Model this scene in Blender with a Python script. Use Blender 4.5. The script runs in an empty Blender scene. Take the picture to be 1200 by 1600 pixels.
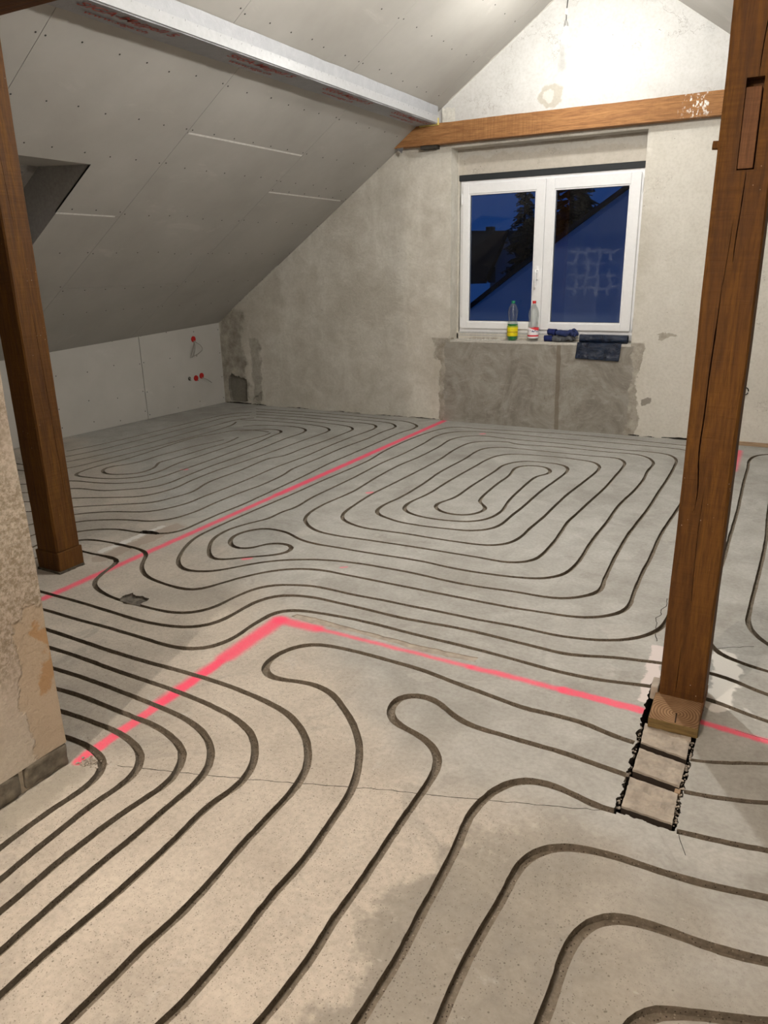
import bpy, bmesh, math, random
from mathutils import Vector, Matrix, noise
from mathutils.geometry import delaunay_2d_cdt

S = bpy.context.scene
COL = S.collection

# ------------------------------------------------------------------ camera
CAM_H = 1.55
YAW, PITCH, ROLL, FPX = -0.50220, -0.31604, -0.02095, 1171.6
cd = bpy.data.cameras.new('camera')
cam = bpy.data.objects.new('camera', cd)
COL.objects.link(cam)
fw = Vector((math.sin(YAW)*math.cos(PITCH), math.cos(YAW)*math.cos(PITCH), math.sin(PITCH)))
rt0 = Vector((math.cos(YAW), -math.sin(YAW), 0))
up0 = rt0.cross(fw)
rt = math.cos(ROLL)*rt0 + math.sin(ROLL)*up0
up = -math.sin(ROLL)*rt0 + math.cos(ROLL)*up0
cam.matrix_world = Matrix(((rt.x, up.x, -fw.x, 0), (rt.y, up.y, -fw.y, 0), (rt.z, up.z, -fw.z, CAM_H), (0, 0, 0, 1)))
cd.sensor_fit = 'VERTICAL'
cd.sensor_height = 32.0
cd.lens = 32.0*FPX/1600.0
cd.clip_start = 0.02
cd.clip_end = 300
S.camera = cam

# ------------------------------------------------------------------ colour management, world, lamps
S.view_settings.view_transform = 'Standard'
S.view_settings.look = 'None'
S.view_settings.gamma = 1.0
S.view_settings.use_curve_mapping = False
S.view_settings.exposure = 1.16
w = bpy.data.worlds.new('dusk_sky')
S.world = w
w.use_nodes = True
bg = w.node_tree.nodes['Background']
bg.inputs[0].default_value = (0.012, 0.060, 0.24, 1)
bg.inputs[1].default_value = 0.30

BULB_A = Vector((-1.812, 6.23, 3.125))     # bare bulb in front of the gable
BULB_B = Vector((-1.35, -0.75, 2.75))      # second bare bulb, behind the photographer
BULB_A_L, BULB_A_C = 400.0, (1.0, 0.98, 0.935)
BULB_B_L, BULB_B_C = 2650.0, (1.0, 0.87, 0.745)
BULB_C = Vector((-1.10, 3.95, 3.05))        # unseen third bulb, added over mid-room to raise the brightness
BULB_C_L, BULB_C_C = 1950.0, (1.0, 0.97, 0.91)

# ------------------------------------------------------------------ helpers
def link(o, parent=None):
    COL.objects.link(o)
    if parent is not None:
        o.parent = parent
        o.matrix_parent_inverse = parent.matrix_world.inverted() if False else Matrix.Identity(4)
    return o

def tag(o, label=None, cat=None, group=None, kind=None):
    if label: o['label'] = label
    if cat: o['category'] = cat
    if group: o['group'] = group
    if kind: o['kind'] = kind
    return o

def mk(name, verts, faces, mat=None, parent=None, smooth=False, matidx=None):
    me = bpy.data.meshes.new(name)
    me.from_pydata([tuple(v) for v in verts], [], faces)
    mats = mat if isinstance(mat, (list, tuple)) else [mat]
    for m in mats:
        if m: me.materials.append(m)
    if matidx:
        for p, i in zip(me.polygons, matidx): p.material_index = i
    if smooth:
        for p in me.polygons: p.use_smooth = True
    me.update()
    o = bpy.data.objects.new(name, me)
    return link(o, parent)

def from_bm(name, bm, mat=None, parent=None, smooth=False):
    bmesh.ops.recalc_face_normals(bm, faces=bm.faces)
    me = bpy.data.meshes.new(name)
    bm.to_mesh(me); bm.free()
    if isinstance(mat, (list, tuple)):
        for m in mat: me.materials.append(m)
    elif mat: me.materials.append(mat)
    if smooth:
        for p in me.polygons: p.use_smooth = True
    if any(p.use_smooth for p in me.polygons): me.set_sharp_from_angle(angle=.75)
    o = bpy.data.objects.new(name, me)
    return link(o, parent)

def box(bm, x0, x1, y0, y1, z0, z1, bev=0, mi=0, M=None):
    g = bmesh.ops.create_cube(bm, size=1)
    vs = g['verts']
    for v in vs:
        v.co = Vector((x0+(x1-x0)*(v.co.x+.5), y0+(y1-y0)*(v.co.y+.5), z0+(z1-z0)*(v.co.z+.5)))
    fs = set(f for v in vs for f in v.link_faces)
    for f in fs: f.material_index = mi
    if bev:
        es = list(set(e for v in vs for e in v.link_edges))
        r = bmesh.ops.bevel(bm, geom=es, offset=bev, segments=2, profile=.5, affect='EDGES')
        vs = list(set(v for f in r['faces'] for v in f.verts) | set(v for v in vs if v.is_valid))
        for f in r['faces']: f.material_index = mi
    if M is not None:
        vv = set()
        for v in vs:
            if v.is_valid: vv.add(v)
        for v in vv: v.co = M @ v.co
    return vs

def tube(bm, pts, r, n=8, caps=True, mi=0):
    pts = [Vector(p) for p in pts]
    rs = r if isinstance(r, (list, tuple)) else [r]*len(pts)
    rings = []; ref = Vector((0.31, 0.17, 0.93))
    for i, p in enumerate(pts):
        d = (pts[min(i+1, len(pts)-1)] - pts[max(i-1, 0)]).normalized()
        a = d.cross(ref)
        if a.length < .05: a = d.cross(Vector((1, 0, 0)))
        a.normalize(); b = d.cross(a).normalized()
        rings.append([bm.verts.new(p + rs[i]*(math.cos(t)*a + math.sin(t)*b)) for t in [2*math.pi*k/n for k in range(n)]])
    for A, B in zip(rings[:-1], rings[1:]):
        for k in range(n):
            f = bm.faces.new((A[k], A[(k+1) % n], B[(k+1) % n], B[k])); f.material_index = mi; f.smooth = True
    if caps:
        for R in (rings[0], rings[-1]):
            f = bm.faces.new(R); f.material_index = mi

def lathe(bm, prof, n=24, M=None, mi=0, closed=False):
    rings = []
    for (r, z) in prof:
        if r < 1e-6:
            v = bm.verts.new((0, 0, z)); rings.append([v])
        else:
            rings.append([bm.verts.new((r*math.cos(2*math.pi*k/n), r*math.sin(2*math.pi*k/n), z)) for k in range(n)])
    for A, B in zip(rings[:-1], rings[1:]):
        for k in range(n):
            if len(A) == 1 and len(B) == 1: continue
            if len(A) == 1: f = bm.faces.new((A[0], B[k], B[(k+1) % n]))
            elif len(B) == 1: f = bm.faces.new((A[k], A[(k+1) % n], B[0]))
            else: f = bm.faces.new((A[k], A[(k+1) % n], B[(k+1) % n], B[k]))
            f.material_index = mi; f.smooth = True
    if M is not None:
        for R in rings:
            for v in R: v.co = M @ v.co

def boolean(o, cutters):
    """cut the given objects out of o and bake the result; the cutters are removed"""
    def vol(me):
        b = bmesh.new(); b.from_mesh(me); v = abs(b.calc_volume()); b.free(); return v
    for c in cutters:
        m = o.modifiers.new('b', 'BOOLEAN'); m.operation = 'DIFFERENCE'; m.object = c; m.solver = 'EXACT'
        bpy.context.view_layer.update()
        dg = bpy.context.evaluated_depsgraph_get()
        me = bpy.data.meshes.new_from_object(o.evaluated_get(dg))
        v0, v1 = vol(o.data), vol(me)
        o.modifiers.clear()
        if v0*.85 < v1 < v0*1.001: nm = o.data.name; o.data = me; me.name = nm
        else: print('boolean skipped', o.name, v0, v1)
        bpy.data.objects.remove(c)

def poly_at(pts, segs=5):
    """Catmull-Rom through 2D points"""
    out = []
    n = len(pts)
    for i in range(n-1):
        p0 = Vector(pts[max(i-1, 0)]); p1 = Vector(pts[i]); p2 = Vector(pts[i+1]); p3 = Vector(pts[min(i+2, n-1)])
        for k in range(segs):
            t = k/segs
            out.append(.5*((2*p1)+(p2-p0)*t+(2*p0-5*p1+4*p2-p3)*t*t+(3*p1-p0-3*p2+p3)*t**3))
    out.append(Vector(pts[-1]))
    return out

# ------------------------------------------------------------------ node helpers
class NT:
    def __init__(s, name):
        s.m = bpy.data.materials.new(name); s.m.use_nodes = True
        s.t = s.m.node_tree; s.N = s.t.nodes; s.L = s.t.links
        s.bsdf = s.N['Principled BSDF']; s.out = s.N['Material Output']
        s.geo = s.N.new('ShaderNodeTexCoord').outputs['Object']
    def _in(s, sock, v):
        if v is None: return
        if hasattr(v, 'is_output'): s.L.new(v, sock)
        elif isinstance(v, (int, float)):
            if sock.type == 'RGBA': sock.default_value = (v, v, v, 1)
            elif sock.type == 'VECTOR': sock.default_value = (v, v, v)
            else: sock.default_value = v
        else:
            v = tuple(v)
            if sock.type == 'RGBA' and len(v) == 3: v = v+(1,)
            sock.default_value = v
    def math(s, op, a, b=None, c=None, clamp=False):
        n = s.N.new('ShaderNodeMath'); n.operation = op; n.use_clamp = clamp
        s._in(n.inputs[0], a); s._in(n.inputs[1], b); s._in(n.inputs[2], c); return n.outputs[0]
    def vm(s, op, a, b=None, out=0):
        n = s.N.new('ShaderNodeVectorMath'); n.operation = op
        s._in(n.inputs[0], a); s._in(n.inputs[1], b); return n.outputs['Value' if op in ('LENGTH', 'DOT_PRODUCT', 'DISTANCE') else 'Vector']
    def noise(s, scale, detail=4, rough=.55, vec=None, dist=0, col=False):
        n = s.N.new('ShaderNodeTexNoise'); n.inputs['Scale'].default_value = scale
        n.inputs['Detail'].default_value = detail; n.inputs['Roughness'].default_value = rough
        n.inputs['Distortion'].default_value = dist
        s.L.new(vec or s.geo, n.inputs['Vector']); return n.outputs['Color' if col else 'Fac']
    def voro(s, scale, feature='F1', out='Distance', vec=None, rand=1):
        n = s.N.new('ShaderNodeTexVoronoi'); n.feature = feature; n.inputs['Scale'].default_value = scale
        n.inputs['Randomness'].default_value = rand
        s.L.new(vec or s.geo, n.inputs['Vector']); return n.outputs[out]
    def wave(s, scale, dist, vec=None, detail=3, dscale=1, direction='X', typ='BANDS'):
        n = s.N.new('ShaderNodeTexWave'); n.wave_type = typ
        if typ == 'BANDS': n.bands_direction = direction
        else: n.rings_direction = direction
        n.inputs['Scale'].default_value = scale; n.inputs['Distortion'].default_value = dist
        n.inputs['Detail'].default_value = detail; n.inputs['Detail Scale'].default_value = dscale
        s.L.new(vec or s.geo, n.inputs['Vector']); return n.outputs['Fac']
    def map(s, scale=(1, 1, 1), rot=(0, 0, 0), loc=(0, 0, 0), vec=None):
        n = s.N.new('ShaderNodeMapping'); n.inputs['Scale'].default_value = scale
        n.inputs['Rotation'].default_value = rot; n.inputs['Location'].default_value = loc
        s.L.new(vec or s.geo, n.inputs['Vector']); return n.outputs[0]
    def ramp(s, fac, *stops):
        n = s.N.new('ShaderNodeValToRGB'); e = n.color_ramp.elements
        while len(e) < len(stops): e.new(.5)
        for el, (p, c) in zip(e, stops):
            el.position = p
            if isinstance(c, (int, float)): c = (c, c, c)
            el.color = tuple(c)+(1,)
        s.L.new(fac, n.inputs[0]); return n.outputs[0]
    def step(s, x, a, b):
        """0 below a, 1 above b (a may exceed b)"""
        n = s.N.new('ShaderNodeMapRange'); n.interpolation_type = 'SMOOTHSTEP'
        s._in(n.inputs[0], x)
        if a <= b: n.inputs[1].default_value = a; n.inputs[2].default_value = b
        else:
            n.inputs[1].default_value = b; n.inputs[2].default_value = a
            n.inputs[3].default_value = 1; n.inputs[4].default_value = 0
        return n.outputs[0]
    def mix(s, fac, a, b, mode='MIX'):
        n = s.N.new('ShaderNodeMix'); n.data_type = 'RGBA'; n.blend_type = mode
        s._in(n.inputs[0], fac); s._in(n.inputs[6], a); s._in(n.inputs[7], b); return n.outputs[2]
    def xyz(s, vec=None):
        n = s.N.new('ShaderNodeSeparateXYZ'); s.L.new(vec or s.geo, n.inputs[0]); return n.outputs
    def warp(s, amount, scale, detail=4):
        """object coordinates shaken by noise, for ragged edges"""
        c = s.noise(scale, detail, .6, col=True)
        d = s.vm('SUBTRACT', c, (.5, .5, .5))
        d = s.vm('MULTIPLY', d, (amount*2.6, amount*2.6, amount*2.6))
        return s.vm('ADD', s.geo, d)
    def seg(s, p, a, b):
        """distance from p to the segment a-b (3D)"""
        a = Vector(a); b = Vector(b); ab = b-a
        pa = s.vm('SUBTRACT', p, tuple(a))
        h = s.math('DIVIDE', s.vm('DOT_PRODUCT', pa, tuple(ab)), max(ab.length_squared, 1e-9), clamp=True)
        n = s.N.new('ShaderNodeVectorMath'); n.operation = 'SCALE'
        n.inputs[0].default_value = tuple(ab); s.L.new(h, n.inputs['Scale'])
        return s.vm('LENGTH', s.vm('SUBTRACT', pa, n.outputs[0]))
    def boxd(s, p, c, h):
        """signed-ish box distance (Chebyshev) in 3D, negative inside"""
        q = s.vm('SUBTRACT', s.vm('ABSOLUTE', s.vm('SUBTRACT', p, c)), h)
        x, y, z = s.xyz(q)
        return s.math('MAXIMUM', s.math('MAXIMUM', x, y), z)
    def bump(s, h, strength=.3, dist=.01, prev=None):
        n = s.N.new('ShaderNodeBump'); n.inputs['Strength'].default_value = strength
        n.inputs['Distance'].default_value = dist; s.L.new(h, n.inputs['Height'])
        if prev: s.L.new(prev, n.inputs['Normal'])
        return n.outputs[0]
    def done(s, col, rough=.8, normal=None, spec=.3, metal=0):
        s._in(s.bsdf.inputs['Base Color'], col); s._in(s.bsdf.inputs['Roughness'], rough)
        s.bsdf.inputs['Specular IOR Level'].default_value = spec
        s._in(s.bsdf.inputs['Metallic'], metal)
        if normal is not None: s.L.new(normal, s.bsdf.inputs['Normal'])
        return s.m

def plain(name, col, rough=.5, spec=.4, metal=0, var=.12, vs=40, bumps=0, bs=200):
    n = NT(name)
    f = n.noise(vs, 3)
    c = n.mix(n.ramp(f, (.3, 0), (.7, 1)), tuple(v*(1-var) for v in col), tuple(min(1, v*(1+var)) for v in col))
    nm = n.bump(n.noise(bs, 3), bumps, .002) if bumps else None
    return n.done(c, rough, nm, spec, metal)
# ------------------------------------------------------------------ materials
def mat_floor():
    n = NT('floor_screed')
    p = n.geo
    x, y, z = n.xyz()
    # power-floated grey skin at the back, pitted beige screed in front
    wz = n.noise(1.3, 3, .6)
    zone = n.math('ADD', n.math('ADD', n.math('MULTIPLY', x, .55), y), n.math('MULTIPLY', wz, 1.1))
    zz = n.step(zone, 1.75, 2.3)
    big = n.noise(1.1, 4, .6); mid = n.noise(5, 6, .65, dist=.6); fine = n.noise(60, 4, .6)
    grey = n.mix(n.ramp(mid, (.32, 0), (.68, 1)), (.345, .338, .312), (.48, .478, .455))
    scr = n.noise(3.0, 8, .75, vec=n.map((1, 5, 1), (0, 0, .5)))
    grey = n.mix(n.step(scr, .58, .72), grey, (.50, .495, .475))
    beige = n.mix(n.ramp(n.noise(3.2, 5, .65, dist=.4), (.3, 0), (.7, 1)), (.43, .385, .33), (.585, .53, .46))
    c = n.mix(zz, beige, grey)
    # smoother brown-grey screed on the right of the foreground
    rz = n.math('ADD', n.math('SUBTRACT', x, n.math('MULTIPLY', y, .20)), n.math('MULTIPLY', n.math('SUBTRACT', n.noise(2.6, 6, .7), .5), 1.1))
    rzm = n.math('MULTIPLY', n.step(rz, -1.02, -.90), n.math('SUBTRACT', 1.0, zz))
    rcol = n.mix(n.ramp(n.noise(4, 6, .7, dist=.8), (.35, 0), (.65, 1)), (.255, .235, .205), (.345, .315, .27))
    c = n.mix(rzm, c, rcol)
    c = n.mix(n.math('MULTIPLY', n.step(big, .48, .66), .42), c, (.235, .222, .198))
    cl = n.noise(2.3, 7, .7, dist=1.2)
    c = n.mix(n.math('MULTIPLY', n.step(cl, .55, .63), .36), c, (.27, .255, .23))
    c = n.mix(n.math('MULTIPLY', n.step(n.noise(2.9, 6, .65, dist=.8, vec=n.map(loc=(7, 3, 0))), .60, .66), .35), c, (.52, .505, .47))
    c = n.mix(n.math('MULTIPLY', n.ramp(fine, (.35, 1), (.6, 0)), .22), c, (.16, .145, .12))
    # pits of the coarse screed
    pit = n.math('MULTIPLY', n.step(n.voro(120), .24, .12), n.math('SUBTRACT', 1.0, n.math('MULTIPLY', zz, .93)))
    pit = n.math('MULTIPLY', pit, n.step(n.noise(14, 3), .36, .50))
    pit = n.math('MAXIMUM', pit, n.math('MULTIPLY', n.math('MULTIPLY', n.step(n.voro(190), .25, .12), n.math('SUBTRACT', 1.0, n.math('MAXIMUM', zz, rzm))), .7))
    pit2 = n.math('MULTIPLY', n.step(n.voro(34, vec=n.map(loc=(3, 1, 0))), .11, .06), n.math('SUBTRACT', 1.0, n.math('MULTIPLY', zz, .85)))
    c = n.mix(n.math('MULTIPLY', n.math('MAXIMUM', pit, pit2), .6), c, (.10, .085, .065))
    chip = n.step(n.voro(9, vec=n.map((1,2.2,1),loc=(1, 5, 0))), .07, .05)
    c = n.mix(n.math('MULTIPLY', chip, .22), c, (.58, .56, .52))
    sm = n.warp(.008, 14, 5)
    wm = n.warp(.034, 12, 6)
    # white filler beside the posts, plaster skim over the timber strip
    def patch(c, pts, r, col, k=1.0, soft=.006, pp=None):
        pp = pp or wm
        d = None
        for a, b in zip(pts[:-1], pts[1:]):
            q = n.seg(pp, a+(0,), b+(0,)); d = q if d is None else n.math('MINIMUM', d, q)
        return n.mix(n.math('MULTIPLY', n.step(d, r+soft, r-soft), k), c, col)
    c = patch(c, [(-.352, 3.02), (-.330, 2.60)], .030, (.66, .60, .585))
    c = patch(c, [(-.10, 3.08), (-.085, 2.66)], .045, (.74, .72, .68))
    c = patch(c, [(-.07, 2.96), (-.07, 2.85)], .040, (.74, .72, .68))
    c = patch(c, [(.0, 2.69), (.035, 2.64)], .008, (.6, .6, .58))
    c = patch(c, [(-3.43, 2.80), (-3.43, 3.30)], .022, (.62, .61, .58), soft=.004)
    c = patch(c, [(-3.34, 2.72), (-3.34, 3.35)], .055, (.36, .30, .25), .8)
    c = patch(c, [(-3.30, 3.45), (-3.15, 3.60)], .09, (.46, .45, .41), .5)
    c = patch(c, [(-.72, .90), (-.70, .90)], .004, (.58, .55, .49), .6)
    # darker strip along the near wall and a dark patch beside the broken hole
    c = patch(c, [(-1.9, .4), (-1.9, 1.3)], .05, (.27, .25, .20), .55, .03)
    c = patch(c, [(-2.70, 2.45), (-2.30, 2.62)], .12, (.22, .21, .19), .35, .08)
    # red-pink marking paint
    def spray(c, a, b, r, soft, k=.95, col=(.95, .075, .17)):
        d = n.seg(sm, a+(0,), b+(0,))
        grain = n.ramp(n.noise(220, 3, .7), (.35, .55), (.6, 1))
        m = n.math('MULTIPLY', n.math('MULTIPLY', n.step(d, r+soft, max(r-soft*.6, 0)), k), grain)
        return n.mix(m, c, col)
    c = spray(c, (-3.172, 2.2), (-3.172, 7.16), .020, .020)
    c = spray(c, (-3.172, 4.2), (-3.176, 7.16), .030, .018, .6)
    c = spray(c, (-1.935, 1.37), (-1.948, 2.1), .020, .012)
    c = spray(c, (-1.948, 1.75), (-1.955, 2.53), .026, .022, .8)
    c = spray(c, (-1.950, 2.15), (-1.955, 2.53), .038, .026, .7)
    c = spray(c, (-1.955, 2.53), (-1.75, 2.535), .026, .026, .95)
    c = spray(c, (-1.75, 2.535), (-1.0, 2.525), .010, .016, .8)
    c = spray(c, (-1.0, 2.525), (-.62, 2.52), .014, .016, .9)
    c = spray(c, (-.62, 2.52), (-.335, 2.510), .020, .012)
    c = spray(c, (-.13, 2.53), (.5, 2.46), .014, .012)
    c = spray(c, (-.34, 6.9), (-.33, 6.2), .028, .03, .9)
    c = spray(c, (-.33, 6.2), (-.30, 5.3), .010, .02, .55)
    for q in ((-2.599, 4.499), (-2.594, 3.076), (-2.581, 6.681), (-4.315, 4.437), (-2.03, 3.2)):
        c = spray(c, q, (q[0]+.02, q[1]+.02), .018 if q[0] < -2.1 else .006, .008, .8, (.95, .16, .24))
    h = n.math('ADD', n.math('MULTIPLY', n.noise(90, 5, .6), .5), n.math('MULTIPLY', n.noise(9, 4), .9))
    h = n.math('SUBTRACT', h, n.math('MULTIPLY', n.math('MAXIMUM', pit, pit2), 1.2))
    return n.done(c, n.ramp(mid, (.3, .62), (.7, .80)), n.bump(h, .35, .006), .25)

def mat_groove():
    n = NT('cut_concrete')
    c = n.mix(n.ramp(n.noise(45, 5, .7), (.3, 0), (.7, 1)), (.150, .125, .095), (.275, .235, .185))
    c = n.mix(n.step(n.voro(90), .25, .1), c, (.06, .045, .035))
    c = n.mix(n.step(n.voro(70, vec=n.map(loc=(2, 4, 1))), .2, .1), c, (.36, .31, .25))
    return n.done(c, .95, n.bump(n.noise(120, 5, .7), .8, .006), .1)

def mat_gable():
    n = NT('old_lime_plaster')
    x, y, z = n.xyz()
    g = n.warp(.10, 5, 5); g2 = n.warp(.05, 11, 5)
    a = n.noise(1.6, 5, .6); b = n.noise(6, 6, .65, dist=.5); f = n.noise(40, 4, .65)
    c = n.mix(n.ramp(b, (.3, 0), (.7, 1)), (.50, .472, .410), (.66, .636, .580))
    st = n.noise(2.2, 6, .7, vec=n.map((1.3, 1, .35)))
    c = n.mix(n.math('MULTIPLY', n.step(st, .52, .66), .5), c, (.70, .68, .62))
    c = n.mix(n.math('MULTIPLY', n.step(a, .48, .66), .45), c, (.42, .39, .33))
    # limewash above the tie beam, right of the window brighter
    upm = n.step(z, 2.60, 2.68)
    wash = n.mix(n.ramp(b, (.3, 0), (.7, 1)), (.56, .56, .545), (.63, .63, .62))
    c = n.mix(upm, c, wash)
    rgt = n.math('MULTIPLY', n.step(x, -1.4, -1.1), n.step(z, 2.7, 2.6))
    c = n.mix(n.math('MULTIPLY', rgt, .65), c, (.62, .60, .55))
    lint = n.boxd(n.geo, (-2.23, 7.3, 2.48), (.88, .12, .14))
    c = n.mix(n.math('MULTIPLY', n.step(lint, .005, -.005), .55), c, (.42, .375, .32))
    skim = n.boxd(g, (-2.2, 7.3, 2.555), (.85, .12, .035))
    c = n.mix(n.math('MULTIPLY', n.step(skim, .01, -.01), .7), c, (.55, .53, .49))
    # fresh cement patch under the window and its ragged halo
    cem = n.mix(n.ramp(n.noise(2.6, 6, .7, dist=1.8), (.36, 0), (.64, 1)), (.21, .19, .165), (.335, .32, .285))
    cem = n.mix(n.math('MULTIPLY', n.step(n.noise(4, 6, .75, dist=2.5, vec=n.map(loc=(3, 0, 8))), .56, .70), .30), cem, (.16, .14, .115))
    tr = n.noise(5, 5, .7, vec=n.map((1, 1, 2.2), (0, .6, 0)), dist=2)
    cem = n.mix(n.math('MULTIPLY', n.step(tr, .53, .66), .35), cem, (.42, .40, .365))
    halo = n.boxd(g, (-2.235, 7.15, .40), (.99, .2, .45))
    halo2 = n.boxd(g, (-3.20, 7.15, .77), (.08, .2, .14))
    halo = n.math('MINIMUM', halo, halo2)
    hm = n.math('MULTIPLY', n.step(halo, .012, -.006), n.step(z, .86, .84))
    c = n.mix(n.math('MULTIPLY', hm, .85), c, n.mix(n.ramp(n.noise(9, 6, .75), (.38, 0), (.62, 1)), (.20, .175, .14), (.40, .37, .32)))
    core = n.boxd(g2, (-2.25, 7.15, .40), (.93, .2, .42))
    cm = n.math('MULTIPLY', n.step(core, .008, -.008), n.step(z, .836, .83))
    c = n.mix(cm, c, cem)
    drip = n.seg(n.warp(.012, 6, 3), (-1.998, 7.15, .80), (-1.985, 7.15, .02))
    c = n.mix(n.math('MULTIPLY', n.math('MULTIPLY', n.step(drip, .024, .016), cm), .7), c, (.165, .13, .10))
    br = n.boxd(g2, (-1.98, 7.15, .33), (.17, .2, .17))
    brs = n.math('MULTIPLY', n.step(br, .02, -.03), n.step(n.noise(18, 3, .8, vec=n.map((2.2, 1, .9), (0, .3, 0)), dist=2), .60, .66))
    c = n.mix(n.math('MULTIPLY', brs, .65), c, (.12, .095, .07))
    # dirt low in the left corner
    gg = n.warp(.14, 3.5, 6); co = n.boxd(gg, (-5.95, 7.15, .50), (.20, .2, .60)); co2 = n.boxd(n.warp(.08, 7, 6), (-5.61, 7.15, .38), (.065, .2, .40))
    m = n.math('MAXIMUM', n.step(co, .03, -.03), n.math('MULTIPLY', n.step(co2, .015, -.015), .8))
    dirt = n.mix(n.ramp(n.noise(7, 6, .75), (.35, 0), (.65, 1)), (.17, .15, .12), (.43, .40, .34))
    c = n.mix(n.math('MULTIPLY', m, .8), c, dirt)
    c = n.mix(n.math('MULTIPLY', n.math('MULTIPLY', n.step(z, .10, .03), n.math('MULTIPLY', n.step(x, -3.3, -3.5), n.step(n.noise(9, 4), .42, .6))), .6), c, (.60, .57, .50))
    # chips and scars
    def spot(c, px, pz, rx, rz, col, k=.9, wp=None):
        q = n.vm('MULTIPLY', n.vm('SUBTRACT', wp or g2, (px, 7.15, pz)), (1/rx, .3, 1/rz))
        return n.mix(n.math('MULTIPLY', n.step(n.vm('LENGTH', q), 1.1, .9), k), c, col)
    c = spot(c, -1.161, .326, .045, .038, (.24, .22, .19))
    c = spot(c, -1.03, .930, .085, .018, (.33, .30, .25), .8)
    c = spot(c, -1.07, .905, .02, .03, (.33, .30, .25), .8)
    c = spot(c, -1.26, .18, .03, .03, (.36, .33, .29), .8)
    c = spot(c, -2.19, 2.945, .105, .085, (.46, .43, .37))
    c = spot(c, -2.20, 2.94, .055, .045, (.62, .60, .56))
    c = spot(c, -2.75, 2.33, .0, .0, (0, 0, 0), 0) if False else c
    ck = n.math('MULTIPLY', n.step(n.voro(9, vec=g2), .055, .035), n.step(n.noise(3, 3), .48, .55))
    c = n.mix(n.math('MULTIPLY', ck, .75), c, (.16, .135, .10))
    crk = n.voro(2.6, 'DISTANCE_TO_EDGE', vec=n.warp(.25, 4, 6))
    cr = n.math('MULTIPLY', n.step(crk, .006, .002), n.step(n.noise(2.5, 3), .55, .62))
    c = n.mix(n.math('MULTIPLY', cr, .5), c, (.2, .17, .13))
    c = n.mix(n.math('MULTIPLY', n.ramp(f, (.35, 1), (.55, 0)), .13), c, (.2, .18, .14))
    h = n.math('ADD', n.math('MULTIPLY', n.noise(26, 6, .65), .45), n.math('MULTIPLY', n.noise(4.5, 5, .6, dist=.8), 1.3))
    h = n.math('SUBTRACT', h, n.math('MULTIPLY', cr, .5))
    return n.done(c, .93, n.bump(h, .55, .012), .12)

def mat_rough_plaster():
    n = NT('rough_pinkish_render')
    x, y, z = n.xyz()
    g = n.warp(.08, 7, 5)
    c = n.mix(n.ramp(n.noise(2.2, 5, .6), (.35, 0), (.65, 1)), (.54, .455, .385), (.60, .535, .45))
    spk = n.ramp(n.noise(70, 5, .75), (.42, 1), (.60, 0))
    spm = n.boxd(n.warp(.18, 6, 5), (-1.95, 1.22, .78), (.3, .16, .42))
    c = n.mix(n.math('MULTIPLY', spk, n.math('ADD', n.math('MULTIPLY', n.step(spm, .08, -.08), .6), .16)), c, (.24, .19, .12))
    pe = n.boxd(n.warp(.06, 9, 5), (-1.95, 1.31, .32), (.3, .075, .26))
    c = n.mix(n.math('MULTIPLY', n.step(pe, .012, -.004), .8), c, (.50, .395, .29))
    pe2 = n.boxd(g, (-1.95, 1.325, .40), (.3, .022, .11))
    c = n.mix(n.math('MULTIPLY', n.step(pe2, .01, -.004), .8), c, (.45, .27, .13))
    h = n.math('ADD', n.math('MULTIPLY', n.noise(75, 6, .7), .8), n.noise(14, 4))
    h = n.math('ADD', h, n.math('MULTIPLY', n.step(pe, .012, -.004), -.7))
    return n.done(c, .95, n.bump(h, .8, .010), .1)

def mat_wood(name, dark, light, axis='z', scale=1.0, splat=False, ends=False):
    n = NT(name)
    sc = {'z': (9, 9, .7), 'x': (.7, 9, 9), 'y': (9, .7, 9)}[axis]
    v = n.map(tuple(s*scale for s in sc))
    w = n.warp(.02, 3, 3)
    g = n.noise(2.0, 6, .62, vec=v, dist=1.4)
    g2 = n.noise(9, 4, .7, vec=n.map(tuple(s*scale*1.5 for s in sc)))
    c = n.mix(n.ramp(g, (.30, 0), (.68, 1)), dark, light)
    c = n.mix(n.math('MULTIPLY', n.ramp(g2, (.38, 1), (.55, 0)), .45), c, tuple(k*.55 for k in dark))
    # saw marks across the grain
    saw = n.noise(1, 3, .6, vec=n.map({'z': (3, 3, 70), 'x': (70, 3, 3), 'y': (3, 70, 3)}[axis]))
    sm = n.step(n.noise(1.2, 3), .42, .6)
    c = n.mix(n.math('MULTIPLY', n.math('MULTIPLY', n.ramp(saw, (.4, 1), (.6, 0)), sm), .35), c, tuple(k*.7 for k in dark))
    # knots
    kn = n.voro(2.4, vec=n.map({'z': (1, 1, .7), 'x': (.7, 1, 1), 'y': (1, .7, 1)}[axis], loc=(.3, .7, .1)))
    c = n.mix(n.math('MULTIPLY', n.step(kn, .10, .03), .75), c, tuple(k*.3 for k in dark))
    # specks of plaster
    sp = n.math('MULTIPLY', n.step(n.voro(45), .09, .06), n.step(n.noise(7, 3), .55, .62))
    c = n.mix(n.math('MULTIPLY', sp, .6), c, (.62, .50, .38))
    if splat:
        q = n.boxd(n.warp(.12, 12, 3), (-.97, 7.05, 2.73), (.085, .4, .085))
        m = n.math('MULTIPLY', n.step(q, .03, -.03), n.step(n.noise(34, 3, .6, vec=n.map((1.6, 1, .7))), .54, .60))
        c = n.mix(m, c, (.80, .77, .72))
    h = n.math('ADD', g, n.math('MULTIPLY', n.ramp(saw, (.3, 0), (.7, 1)), .4))
    return n.done(c, n.ramp(g, (.3, .62), (.7, .8)), n.bump(h, .4, .006), .25)

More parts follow.
